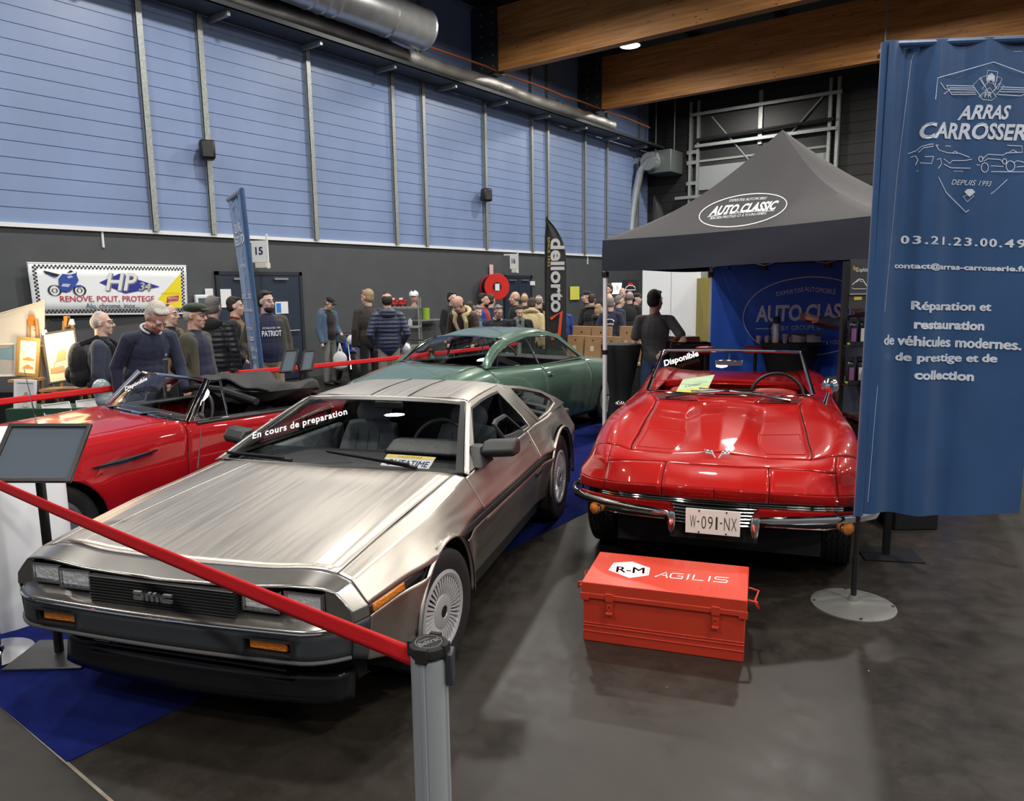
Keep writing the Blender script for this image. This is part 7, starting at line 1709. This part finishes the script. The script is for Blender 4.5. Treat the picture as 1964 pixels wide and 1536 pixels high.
class Blob:
    def __init__(s, tr): s.mb = MB(); s.tr = tr
    def cap(s, a, b, ra, rb):
        a, b = s.tr(V3(a)), s.tr(V3(b)); d = b - a; n = 10; q = d.normalized() if d.length > 1e-6 else V3((0, 0, 1))
        rot = V3((0, 0, 1)).rotation_difference(q).to_matrix(); vs = []; rings = []
        for i in range(5): t = -pi / 2 + pi / 2 * i / 4; rings.append((ra * cos(t), ra * sin(t)))
        for i in range(5): t = pi / 2 * i / 4; rings.append((rb * cos(t), d.length + rb * sin(t)))
        for r, h in rings:
            r = max(r, 1e-4)
            for k in range(n): vs.append(a + rot @ V3((r * cos(2 * pi * k / n), r * sin(2 * pi * k / n), h)))
        N = len(rings); fs = [(i * n + k, i * n + (k + 1) % n, (i + 1) * n + (k + 1) % n, (i + 1) * n + k) for i in range(N - 1) for k in range(n)]
        fs += [tuple(range(n - 1, -1, -1)), tuple((N - 1) * n + k for k in range(n))]
        s.mb.add(vs, fs); return s
    def ell(s, c, r, rot=None):
        c = V3(c); e = .01
        o = s.tr(c); fr = Matrix((s.tr(c + V3((e, 0, 0))) - o, s.tr(c + V3((0, e, 0))) - o, s.tr(c + V3((0, 0, e))) - o)).transposed() * (1 / e)
        s.mb.ell(o, r, 14, 10, fr @ rot if rot else fr); return s
    def build(s, name, m, parent, vox, it=3):
        o = s.mb.build(name, m, parent, fixn=False)
        md = o.modifiers.new('remesh', 'REMESH'); md.mode = 'VOXEL'; md.voxel_size = vox; md.use_smooth_shade = True
        sm = o.modifiers.new('smooth', 'SMOOTH'); sm.factor = .5; sm.iterations = it
        return o
ARMS = {'down': ((-.02, .25, 1.12), (.05, .25, .87)), 'front': ((-.02, .27, 1.12), (.22, .11, 1.02)), 'behind': ((-.10, .27, 1.14), (-.15, .06, .96)), 'pocket': ((-.07, .28, 1.13), (.10, .20, .93)),
        'hip': ((-.16, .36, 1.16), (-.15, .15, 1.02)), 'reach': ((.24, .22, 1.36), (.52, .12, 1.43)), 'hold': ((.02, .27, 1.12), (.26, .18, 1.12)), 'lean': ((.14, .25, 1.14), (.30, .22, .90))}
def person(px, py, dist, face, label, h=None, lean=0.0, pitch=0.0, yaw=0.0, arms=('down', 'down'), top=None, jacket=None, legs=None, shoes=None, hair=None, hstyle='short', hat=None, hatm=None,
           glasses=False, beard=None, fat=1.0, skin=None, vox=None, short=False, collar=None, hood=None, scarf=None, sleeve=None, group=None, chest_text=None, back_text=None):
    top = top or F_NAVY; legs = legs or F_BLACK; shoes = shoes or M_black; skin = skin or M_skin2; sleeve = sleeve or jacket or top
    H0 = at_d(px, py, dist)
    s0 = 1.0
    # where the head centre sits for the chosen bend
    def spine(p, s):
        q = V3(p) * s; zp = .95 * s
        if q.z > zp:
            k = min((q.z - zp) / (.12 * s), 1); a = lean * k; dz = q.z - zp; return V3((q.x * cos(a) + dz * sin(a), q.y, zp + dz * cos(a) - q.x * sin(a)))
        return q
    def headc(s): n = spine((0, 0, 1.47), s); R = Matrix.Rotation(lean * .6 + pitch, 3, 'Y'); return n + R @ V3((.015 * s, 0, .155 * s))
    s = H0.z / headc(1.0).z if h is None else h / 1.75
    s = min(max(s, .80), 1.13)
    hc = headc(s)
    tocam = V3((C_O.x - H0.x, C_O.y - H0.y, 0)).normalized(); right = V3((-tocam.y, tocam.x, 0))   # toward the viewer's right
    a = radians(face); f = tocam * cos(a) + right * sin(a); rz = math.atan2(f.y, f.x)
    off = Matrix.Rotation(rz, 3, 'Z') @ V3((hc.x, hc.y, 0))
    loc = V3((H0.x - off.x, H0.y - off.y, 0))
    t = thing('person', loc, label, 'person', rz=rz, group=group)
    vox = vox or (.0085 if dist < 9 else .011)
    tr = lambda p: spine(p, s)
    nb = spine((0, 0, 1.47), s); R = Matrix.Rotation(lean * .6 + pitch, 3, 'Y') @ Matrix.Rotation(radians(yaw), 3, 'Z')
    R0 = Matrix.Rotation(lean * .6 + pitch, 3, 'Y'); hd = nb + R0 @ V3((.015 * s, 0, .155 * s))
    ht = lambda p: hd + R @ (V3(p) * s)
    def limbs(B, k, wr=True):
        for sg, arm in ((1, arms[0]), (-1, arms[1])):
            e, w = ARMS[arm]; S_ = (0, sg * .185, 1.39); E_ = (e[0], e[1] * sg, e[2]); W_ = (w[0], w[1] * sg, w[2])
            B.cap(S_, E_, .056 * k * s, .047 * k * s)
            if wr: B.cap(E_, W_, .045 * k * s, .034 * k * s)
    # ---- continuous body
    B = Blob(tr)
    B.ell((0, 0, 1.24), (.105 * s, .165 * s, .22 * s)).ell((0, 0, 1.0), (.10 * s, .15 * s, .15 * s)).cap((0, -.15, 1.39), (0, .15, 1.39), .05 * s, .05 * s)
    limbs(B, .74)
    B.cap((0, 0, 1.40), (.01, 0, 1.52), .058 * s, .052 * s)
    for sg in (1, -1): B.cap((0, sg * .09, .92), (.02, sg * .10, .50), .070 * s, .05 * s).cap((.02, sg * .10, .50), (0, sg * .10, .08), .05 * s, .038 * s)
    for sg, arm in ((1, arms[0]), (-1, arms[1])):
        e, w = ARMS[arm]; E_ = V3((e[0], e[1] * sg, e[2])); W_ = V3((w[0], w[1] * sg, w[2])); d = (W_ - E_).normalized(); pc = W_ + d * .055
        sd = d.cross(V3((1, 0, .2))); sd = sd.normalized() if sd.length > .1 else V3((0, 1, 0)); nn = d.cross(sd).normalized()
        B.cap(W_, pc + d * .02, .027 * s, .030 * s)
        if dist < 9.5:
            for k in range(4):
                b0 = pc + d * .025 + sd * (-.027 + .018 * k); ln = (.052, .062, .058, .045)[k]
                B.cap(b0, b0 + d * ln * .55 + nn * .008, .0085 * s, .0082 * s).cap(b0 + d * ln * .55 + nn * .008, b0 + d * ln + nn * .026, .0082 * s, .0072 * s)
            b0 = W_ + d * .02 - sd * .026; B.cap(b0, b0 + d * .045 - sd * .022 + nn * .012, .0105 * s, .0085 * s)
    Hb = Blob(ht); Hb.mb = B.mb
    q = s
    Hb.ell((-.012, 0, .030), (.098 * q, .077 * q, .102 * q)).ell((.030, 0, -.052), (.066 * q, .060 * q, .078 * q)).ell((.066, 0, -.104), (.022 * q, .026 * q, .020 * q))
    Hb.cap((.090, 0, .018), (.112, 0, -.028), .0095 * q, .0155 * q).ell((.098, .013, -.034), (.012 * q, .010 * q, .009 * q)).ell((.098, -.013, -.034), (.012 * q, .010 * q, .009 * q))
    Hb.ell((.074, .026, .034), (.020 * q, .028 * q, .010 * q)).ell((.074, -.026, .034), (.020 * q, .028 * q, .010 * q)).ell((.082, 0, -.066), (.014 * q, .026 * q, .0085 * q)).ell((.081, 0, -.079), (.013 * q, .022 * q, .008 * q))
    Hb.ell((.056, .040, -.028), (.032 * q, .024 * q, .030 * q)).ell((.056, -.040, -.028), (.032 * q, .024 * q, .030 * q))
    for sg in (1, -1): Hb.ell((-.008, sg * .079, -.004), (.020 * q, .011 * q, .033 * q))
    Hb.cap((-.02, 0, -.04), (-.025, 0, -.15), .058 * q, .058 * q)
    body = B.build('body', skin, t, vox, 2)
    for sg in (1, -1):
        e = Blob(ht); e.ell((.0835, sg * .031, .010), (.0125 * q, .014 * q, .0095 * q)); o = e.mb.build('eye', M_eyew, body); e = Blob(ht); e.ell((.0925, sg * .031, .010), (.005 * q, .006 * q, .006 * q)); e.mb.build('pupil', M_eye, o)
    if dist < 12.5:
        e = Blob(ht)
        e.ell((.092, 0, -.0685), (.008 * q, .023 * q, .0055 * q)); e.mb.build('lips', M_lip, body)
        if hair is not None:
            e = Blob(ht); 
            for sg in (1, -1): e.ell((.089, sg * .032, .0335), (.010 * q, .021 * q, .0045 * q))
            e.mb.build('eyebrows', hair, body)
    # ---- clothes
    cv = max(vox, .010)
    D = Blob(tr); g = fat
    D.ell((.015 if jacket else 0, 0, 1.26), (.128 * s * (1 + (g - 1) * .6), .182 * s, .22 * s)).ell((.02 * g, 0, 1.05), (.130 * s * g, .172 * s * (1 + (g - 1) * .6), .18 * s)).ell((.012 * g, 0, 1.15), (.126 * s * (1 + (g - 1) * .8), .172 * s * (1 + (g - 1) * .3), .20 * s)).ell((0, 0, .95), (.122 * s * g, .170 * s, .14 * s)).cap((0, -.155, 1.40), (0, .155, 1.40), .060 * s, .060 * s).cap((0, 0, 1.40), (0, 0, 1.455), .075 * s, .070 * s)
    if not jacket: 
        if short:
            for sg, arm in ((1, arms[0]), (-1, arms[1])):
                e, w = ARMS[arm]; S_ = V3((0, sg * .185, 1.39)); E_ = V3((e[0], e[1] * sg, e[2])); D.cap(S_, S_.lerp(E_, .72), .066 * s, .064 * s)
        else: limbs(D, 1.16)
    shirt = D.build('jumper' if not short else 'polo_shirt', top, t, cv)
    if jacket:
        J = Blob(tr)
        J.ell((-.035, 0, 1.24), (.125 * s, .192 * s, .24 * s)).ell((-.03, 0, 1.02), (.128 * s * g, .186 * s * (1 + (g - 1) * .5), .22 * s)).cap((-.01, -.16, 1.405), (-.01, .16, 1.405), .066 * s, .066 * s)
        for sg in (1, -1): J.cap((.035, sg * .135, 1.36), (.04 * g, sg * .155 * g, .88), .062 * s, .066 * s)
        limbs(J, 1.30)
        J.cap((-.045, -.06, 1.46), (-.045, .06, 1.46), .035 * s, .035 * s)
        J.build('jacket', jacket, t, cv)
    if collar: 
        K = Blob(tr); pts = [(.075 * cos(k * pi / 6 - pi / 2 * 0 + .5), .085 * sin(k * pi / 6 + .5), 1.475 + .02 * -cos(k * pi / 6)) for k in range(11)]
        big = collar in (F_CREAM, F_FUR); rr = .036 if big else .013
        if big: pts = [(p[0] * 1.35 - .01, p[1] * 1.55, p[2] - .01) for p in pts] + [(.12, -.10, 1.36), (.13, -.07, 1.22)]; pts = [(.13, .07, 1.22), (.12, .10, 1.36)] + pts
        for p_, q_ in zip(pts, pts[1:]): K.cap(p_, q_, rr * s, rr * s)
        K.build('collar', collar, t, cv)
    if hood:
        K = Blob(tr); K.ell((-.10, 0, 1.44), (.075 * s, .13 * s, .085 * s)).cap((-.05, -.10, 1.45), (-.05, .10, 1.45), .04 * s, .04 * s); K.build('hood', hood, t, cv)
    if scarf:
        K = Blob(tr)
        for k in range(12): K.cap((.085 * cos(k * pi / 6), .085 * sin(k * pi / 6), 1.47), (.085 * cos((k + 1) * pi / 6), .085 * sin((k + 1) * pi / 6), 1.47), .032 * s, .032 * s)
        K.cap((.11, .05, 1.44), (.15, .02, 1.18), .035 * s, .04 * s).cap((.11, -.05, 1.44), (.15, -.03, 1.24), .033 * s, .036 * s); K.build('scarf', scarf, t, cv)
    G = Blob(tr); G.ell((0, 0, .92), (.112 * s * min(g, 1.15), .162 * s, .12 * s))
    for sg in (1, -1): G.cap((0, sg * .085, .90), (.02, sg * .10, .50), .088 * s, .066 * s).cap((.02, sg * .10, .50), (-.005, sg * .10, .10), .066 * s, .058 * s)
    G.build('trousers', legs, t, cv)
    for sg in (1, -1):
        K = Blob(tr); K.ell((.055, sg * .105, .045), (.135 * s, .048 * s, .042 * s)).cap((-.02, sg * .105, .05), (-.01, sg * .10, .11), .044 * s, .042 * s); K.build('shoe', shoes, t, cv)
    # ---- hair, hats, glasses
    if hair is not None:
        K = Blob(ht)
        if hstyle == 'short': K.ell((-.030, 0, .050), (.097 * q, .083 * q, .097 * q)).ell((-.045, 0, .0), (.076 * q, .082 * q, .085 * q)).ell((.030, .02, .106), (.045 * q, .05 * q, .022 * q)).ell((.030, -.02, .106), (.045 * q, .05 * q, .022 * q))
        elif hstyle == 'thin': K.ell((-.050, 0, .010), (.072 * q, .085 * q, .085 * q)).ell((-.03, .045, .02), (.06 * q, .040 * q, .055 * q)).ell((-.03, -.045, .02), (.06 * q, .040 * q, .055 * q)).ell((-.02, 0, .085), (.06 * q, .06 * q, .05 * q))
        elif hstyle == 'bald': K.ell((-.048, 0, -.012), (.066 * q, .084 * q, .060 * q)).ell((-.02, .045, -.005), (.05 * q, .040 * q, .038 * q)).ell((-.02, -.045, -.005), (.05 * q, .040 * q, .038 * q))
        elif hstyle == 'long': K.ell((-.022, 0, .048), (.104 * q, .090 * q, .100 * q)).ell((-.05, 0, -.05), (.080 * q, .098 * q, .125 * q)).ell((-.05, 0, -.15), (.065 * q, .10 * q, .09 * q)).ell((.0, .07, -.04), (.05 * q, .03 * q, .09 * q)).ell((.0, -.07, -.04), (.05 * q, .03 * q, .09 * q))
        K.build('hair', hair, t, max(vox * .9, .008), 2)
    if hat:
        K = Blob(ht)
        if hat == 'cap': K.ell((-.010, 0, .072), (.108 * q, .090 * q, .070 * q)).ell((.105, 0, .052), (.070 * q, .068 * q, .012 * q))
        elif hat == 'flat': K.ell((.005, 0, .085), (.128 * q, .102 * q, .052 * q)).ell((-.01, 0, .060), (.108 * q, .092 * q, .04 * q)).ell((.11, 0, .058), (.045 * q, .07 * q, .014 * q))
        K.build('cap', hatm or F_BLACK, t, max(vox, .008), 2)
    if beard is not None:
        K = Blob(ht); K.ell((.040, 0, -.085), (.060 * q, .061 * q, .050 * q)).ell((.070, 0, -.108), (.024 * q, .030 * q, .024 * q)).ell((.092, 0, -.052), (.008 * q, .022 * q, .005 * q)); K.build('beard', beard, t, max(vox * .9, .008), 2)
    if glasses:
        mb = MB()
        for sg in (1, -1):
            mb.tube([ht((.106, sg * .033 + .020 * cos(k * pi / 7), .008 + .016 * sin(k * pi / 7))) for k in range(14)], .0022, 6, True); mb.tube([ht((.104, sg * .053, .012)), ht((.05, sg * .080, .014)), ht((-.005, sg * .082, .008))], .0020, 6)
        mb.tube([ht((.108, -.013, .012)), ht((.112, 0, .014)), ht((.108, .013, .012))], .0020, 6); mb.build('glasses', mat('spectacle frame', (.03, .03, .035), .3), t)
    if chest_text:
        rows, m = chest_text; mb = MB()
        for txt, y0, z0, w, hh in rows:
            def fn(x, y):
                k = min(abs(x) / (.185), .99); xx = .015 + .133 * math.sqrt(1 - k * k) + .012; return tr(V3((xx + .004 + .035 * (1.30 - y), x, y))) if False else tr(V3((.152 - .9 * x * x + .03 * max(0, 1.30 - y), x, y))) * 1
            put_text(mb, txt, lambda x, y: fn(-(x) * -1 if False else x, y), y0, z0, w, hh, offset=.02)
        mb.build('chest_lettering', m, shirt, smooth=False)
    if back_text:
        rows, m = back_text; mb = MB()
        for txt, y0, z0, w, hh in rows: put_text(mb, txt, lambda x, y: tr(V3((-.175 + .9 * x * x, -x, y))), y0, z0, w, hh, offset=.02)
        mb.build('back_lettering', m, shirt, smooth=False)
    return t, s, tr
# ------------------------------------------------------------------ visitors by the red belt at the left
M_glassblue = None
P_, s_, tr_ = person(196, 620, 7.2, 78, 'person with white hair and glasses in navy jacket wearing a black backpack', arms=('down', 'down'), top=F_NAVY, jacket=fabric('slate blue jacket', (.030, .042, .075)), legs=F_BLACK, hair=H_WHITE, hstyle='thin', glasses=True, skin=M_skin2)
bp = thing('backpack', P_.location.copy(), 'black backpack on the back of the white haired person at the left', 'backpack', rz=P_.rotation_euler.z)
B = Blob(lambda p: V3(p) * s_); B.ell((-.24, 0, 1.22), (.105 * s_, .165 * s_, .235 * s_)).ell((-.23, 0, 1.08), (.12 * s_, .17 * s_, .13 * s_)); B.build('bag_body', F_BLACK, bp, .01)
B = Blob(lambda p: V3(p) * s_); B.ell((-.33, 0, 1.10), (.05 * s_, .12 * s_, .10 * s_)); B.build('front_pocket', fabric('black nylon', (.014, .014, .016)), bp, .01)
mb = MB()
for sg in (1, -1): mb.tube([V3(p) * s_ for p in ((-.18, sg * .12, 1.42), (-.02, sg * .13, 1.485), (.12, sg * .13, 1.38), (.155, sg * .15, 1.2), (.06, sg * .20, 1.02), (-.14, sg * .17, 1.0))], .022, 8, flat=(.5, 1.2))
mb.build('shoulder_straps', F_BLACK, bp)
P2_, s2_, tr2_ = person(303, 636, 6.6, 28, 'person in navy half zip jumper with short white hair bending forward over the roadster', lean=.42, pitch=.50, arms=('lean', 'down'), top=F_NAVY, legs=F_BLACK, hair=H_WHITE, hstyle='short', fat=1.15, skin=M_skin, collar=F_WHITE, h=1.80,
   chest_text=([('L’Huile', .085, 1.24, .05, .014), ('♦', .085, 1.275, .016, .03)], M_letterw))
person(374, 606, 7.2, 62, 'person in dark green flat cap and olive coat over navy jumper, looking right', arms=('pocket', 'pocket'), top=F_NAVY2, jacket=F_OLIVE, legs=F_BLACK, hair=H_WHITE, hstyle='thin', hat='flat', hatm=fabric('green cap wool', (.020, .036, .018)), glasses=True, fat=1.3, skin=M_skin)
person(326, 604, 8.5, 60, 'person with cropped brown hair in tan coat, mostly hidden behind the bending visitor', top=F_BLACK, jacket=F_TAN, legs=F_BLACK, hair=H_BROWN, hstyle='thin')
person(410, 590, 8.7, 150, 'person with grey hair seen from behind in black jacket, by the flat cap visitor', top=F_BLACK, jacket=F_PUFB, legs=F_BLACK, hair=H_GREY, hood=F_BLACK, sleeve=None)
person(452, 588, 9.9, 80, 'person with black hair and red scarf, half hidden by the narrow blue banner', top=F_TAN, jacket=F_BLACK, legs=F_BLACK, hair=H_DARK, collar=F_RED, arms=('pocket', 'pocket'))
person(511, 579, 9.35, 18, 'person with dark hair, beard and glasses in navy sweatshirt under an open olive parka', yaw=22, arms=('down', 'pocket'), top=F_NAVY2, jacket=F_OLIVE, legs=F_KHAKI, hair=H_DARK, beard=H_DARK, glasses=True, fat=1.1, skin=M_skin2,
   chest_text=([('ESTABLISHED 1984', 0, 1.30, .22, .024), ('PATRIOT', 0, 1.21, .24, .07)], M_letterw))
# man by the wall with his bag
P8, s8, tr8 = person(633, 588, 14.0, 48, 'person in denim jacket, black cap and grey trousers by the blue motorcycle', pitch=.45, arms=('front', 'down'), top=F_BLACK, jacket=F_DENIM, legs=F_GREYT, hair=H_GREY, hstyle='thin', hat='cap', hatm=F_BLACK, glasses=True, h=1.70, hood=F_SCARF)
q = at_d(652, 685, 13.85); t = thing('carrier_bag', q, 'white plastic carrier bag hanging from the hand of the denim jacket visitor', 'bag', rz=AZ)
B = Blob(lambda p: V3(p)); B.ell((0, 0, -.05), (.14, .06, .16)).ell((0, 0, -.16), (.15, .07, .08)).cap((-.04, 0, .05), (0, 0, .26), .018, .012).cap((.05, 0, .05), (.01, 0, .26), .018, .012); B.build('bag_sheet', M_bag, t, .012)
person(704, 571, 12.4, 205, 'person with white blond hair in dark brown jacket seen from behind', yaw=25, arms=('down', 'pocket'), top=F_BLACK, jacket=F_BROWN, legs=F_BLACK, hair=H_BLOND)
person(742, 577, 11.3, 185, 'balding person in navy quilted jacket and stone trousers seen from behind', arms=('pocket', 'pocket'), top=F_NAVY, jacket=F_PUFN, legs=F_STONE, hair=H_DARK, hstyle='thin', hood=F_PUFN, skin=M_skin)
# visitors behind the green coupe
person(868, 573, 14.2, 40, 'person with short dark hair and glasses in black coat, standing left behind the green coupe', top=F_BLACK, jacket=F_BLACK, hair=H_DARK, glasses=True)
person(879, 607, 11.9, -28, 'balding person in brown leather jacket with cream sheepskin collar leaning over the coupe roof', lean=.55, pitch=.35, yaw=-20, arms=('lean', 'lean'), top=F_LEATHER, jacket=F_LEATHER, hair=H_DARK, hstyle='bald', collar=F_CREAM, skin=M_skin, h=1.80)
person(884, 589, 14.6, 10, 'small figure in dark cap and glasses between the leather jacket and the woman', top=F_BLACK, jacket=F_BLACK, hair=H_GREY, hstyle='thin', hat='cap', glasses=True)
person(902, 590, 13.4, 120, 'person with long brown hair turned away behind the coupe roof', top=F_BLACK, jacket=F_BLACK, hair=H_BROWN, hstyle='long')
person(917, 598, 12.8, 28, 'smiling grey haired person in dark jacket and blue shirt looking down at the coupe', pitch=.28, top=F_BLUE, jacket=F_BLACK, hair=H_GREY, collar=F_BLUE, skin=M_skin2, arms=('lean', 'down'), lean=.12)
person(928, 576, 13.6, 75, 'dark haired bearded person with red and blue jacket facing right', top=F_RED, jacket=fabric('royal blue jacket', (.02, .05, .30)), hair=H_DARK, beard=H_DARK, skin=M_skin)
person(942, 577, 14.4, 150, 'person with short brown hair turned away behind the bearded one', top=F_BLACK, jacket=F_NAVY, hair=H_BROWN)
person(956, 598, 12.2, 15, 'laughing grey haired person with glasses and navy jacket with pale collar', pitch=.30, yaw=12, top=F_BLACK, jacket=F_NAVY2, hair=H_GREY, hstyle='short', glasses=True, collar=F_WHITE, fat=1.15, skin=M_skin, lean=.12)
person(997, 598, 12.2, 5, 'dark haired teenager with grey scarf looking down over the coupe roof', pitch=.35, top=F_BLACK, jacket=F_BLACK, hair=H_BROWN, scarf=F_SCARF, skin=M_skin2, lean=.10)
person(1021, 594, 13.0, 165, 'person in cream sheepskin coat bending behind the teenager', lean=.35, pitch=.2, top=F_CREAM, jacket=F_CREAM, hair=H_BROWN, collar=F_CREAM, h=1.66)
person(987, 572, 14.4, -75, 'bald person in profile facing left beside the far navy door', top=F_BLACK, jacket=F_BLACK, hair=H_GREY, hstyle='bald', skin=M_skin)
person(1006, 574, 15.2, 175, 'person with fair cropped hair turned away behind the teenager', top=F_BLACK, jacket=F_BROWN, hair=H_BLOND, hstyle='thin')
person(1034, 578, 14.2, 150, 'grey haired person in dark coat turned away, left of the feather flag', top=F_BLACK, jacket=F_BLACK, hair=H_GREY, hstyle='thin')
person(1047, 590, 13.4, 175, 'person in tan padded jacket partly hidden by the feather flag', top=F_TAN, jacket=F_TAN, hair=H_DARK, hat='cap', arms=('pocket', 'pocket'))
person(1079, 590, 15.5, 200, 'person in bright blue jacket just right of the feather flag', top=F_BLUE, jacket=fabric('bright blue jacket', (.02, .06, .28)), hair=H_DARK)
# visitors left of the gazebo
person(1124, 569, 16.6, -70, 'person in black baseball cap facing left near the yellow poster', top=F_BLACK, jacket=F_BLACK, hair=H_GREY, hstyle='thin', hat='cap')
person(1135, 575, 15.6, 170, 'person with brown hair in black parka with fur trimmed hood', top=F_BLACK, jacket=F_BLACK, hair=H_BROWN, collar=F_FUR, fat=1.15)
person(1149, 593, 14.6, 115, 'blond person in black coat at the row of cardboard sleeves', top=F_BLACK, jacket=F_BLACK, hair=H_BLOND, hstyle='long', hood=F_BLACK, fat=1.1)
person(1166, 557, 17.0, -40, 'tall person with brown hair and beard just left of the gazebo leg', top=F_BLACK, jacket=F_BROWN, hair=H_BROWN, beard=H_BROWN, skin=M_skin)
person(1169, 574, 15.8, 30, 'person with grey beard behind the gazebo leg', top=F_BLACK, jacket=F_BLACK, hair=H_GREY, hstyle='bald', beard=H_WHITE)
person(1172, 583, 14.0, 172, 'person in navy jacket with a white car emblem on the back', top=F_NAVY2, jacket=None, sleeve=F_NAVY2, legs=F_BLACK, hair=H_GREY, fat=1.15, arms=('pocket', 'pocket'), back_text=([('ALPINE', 0, 1.20, .17, .04), ('⌒', 0, 1.27, .2, .06)], M_letterw))
person(1189, 578, 14.8, 110, 'grey haired person with glasses facing right, beside the white emblem jacket', top=F_BLACK, jacket=F_NAVY, hair=H_GREY, glasses=True)
person(1194, 563, 17.6, 15, 'bald person far back under the hanging white sign', top=F_BLACK, jacket=F_BLACK, hair=H_GREY, hstyle='bald', skin=M_skin)
person(1208, 570, 15.4, 175, 'person with thin grey hair and black coat seen from behind', top=F_BLACK, jacket=F_BLACK, hair=H_GREY, hstyle='thin')
person(1222, 573, 16.2, 70, 'person in dark cap at the edge of the white display panel', top=F_BLACK, jacket=F_BROWN, hair=H_DARK, hat='cap')
# the two people of the booth
person(1257, 577, 9.0, 176, 'person in charcoal polo shirt and blue jeans seen from behind, hand on hip', yaw=-30, arms=('down', 'hip'), top=F_POLO, legs=F_JEANS, hair=H_DARK, short=True, skin=M_skin, fat=1.0)
person(1652, 572, 7.45, -55, 'grey haired person with glasses behind the bottle stand reaching out an arm', arms=('reach', 'reach'), top=fabric('grey blue shirt', (.075, .085, .12)), legs=F_BLACK, hair=H_GREY, glasses=True, skin=M_skin)
q = at_d(196, 757, 6.75); t = thing('clear_bag', q, 'crumpled clear and turquoise plastic bag behind the roadster windscreen', 'bag')
B = Blob(lambda p: V3(p)); B.ell((0, 0, .05), (.10, .08, .10)).ell((.03, .02, -.05), (.12, .09, .08)); B.build('bag_sheet', mat('turquoise plastic', (.30, .55, .60), .25, trans=.4, noise=.5, nscale=9, col2=(.7, .75, .78)), t, .012)
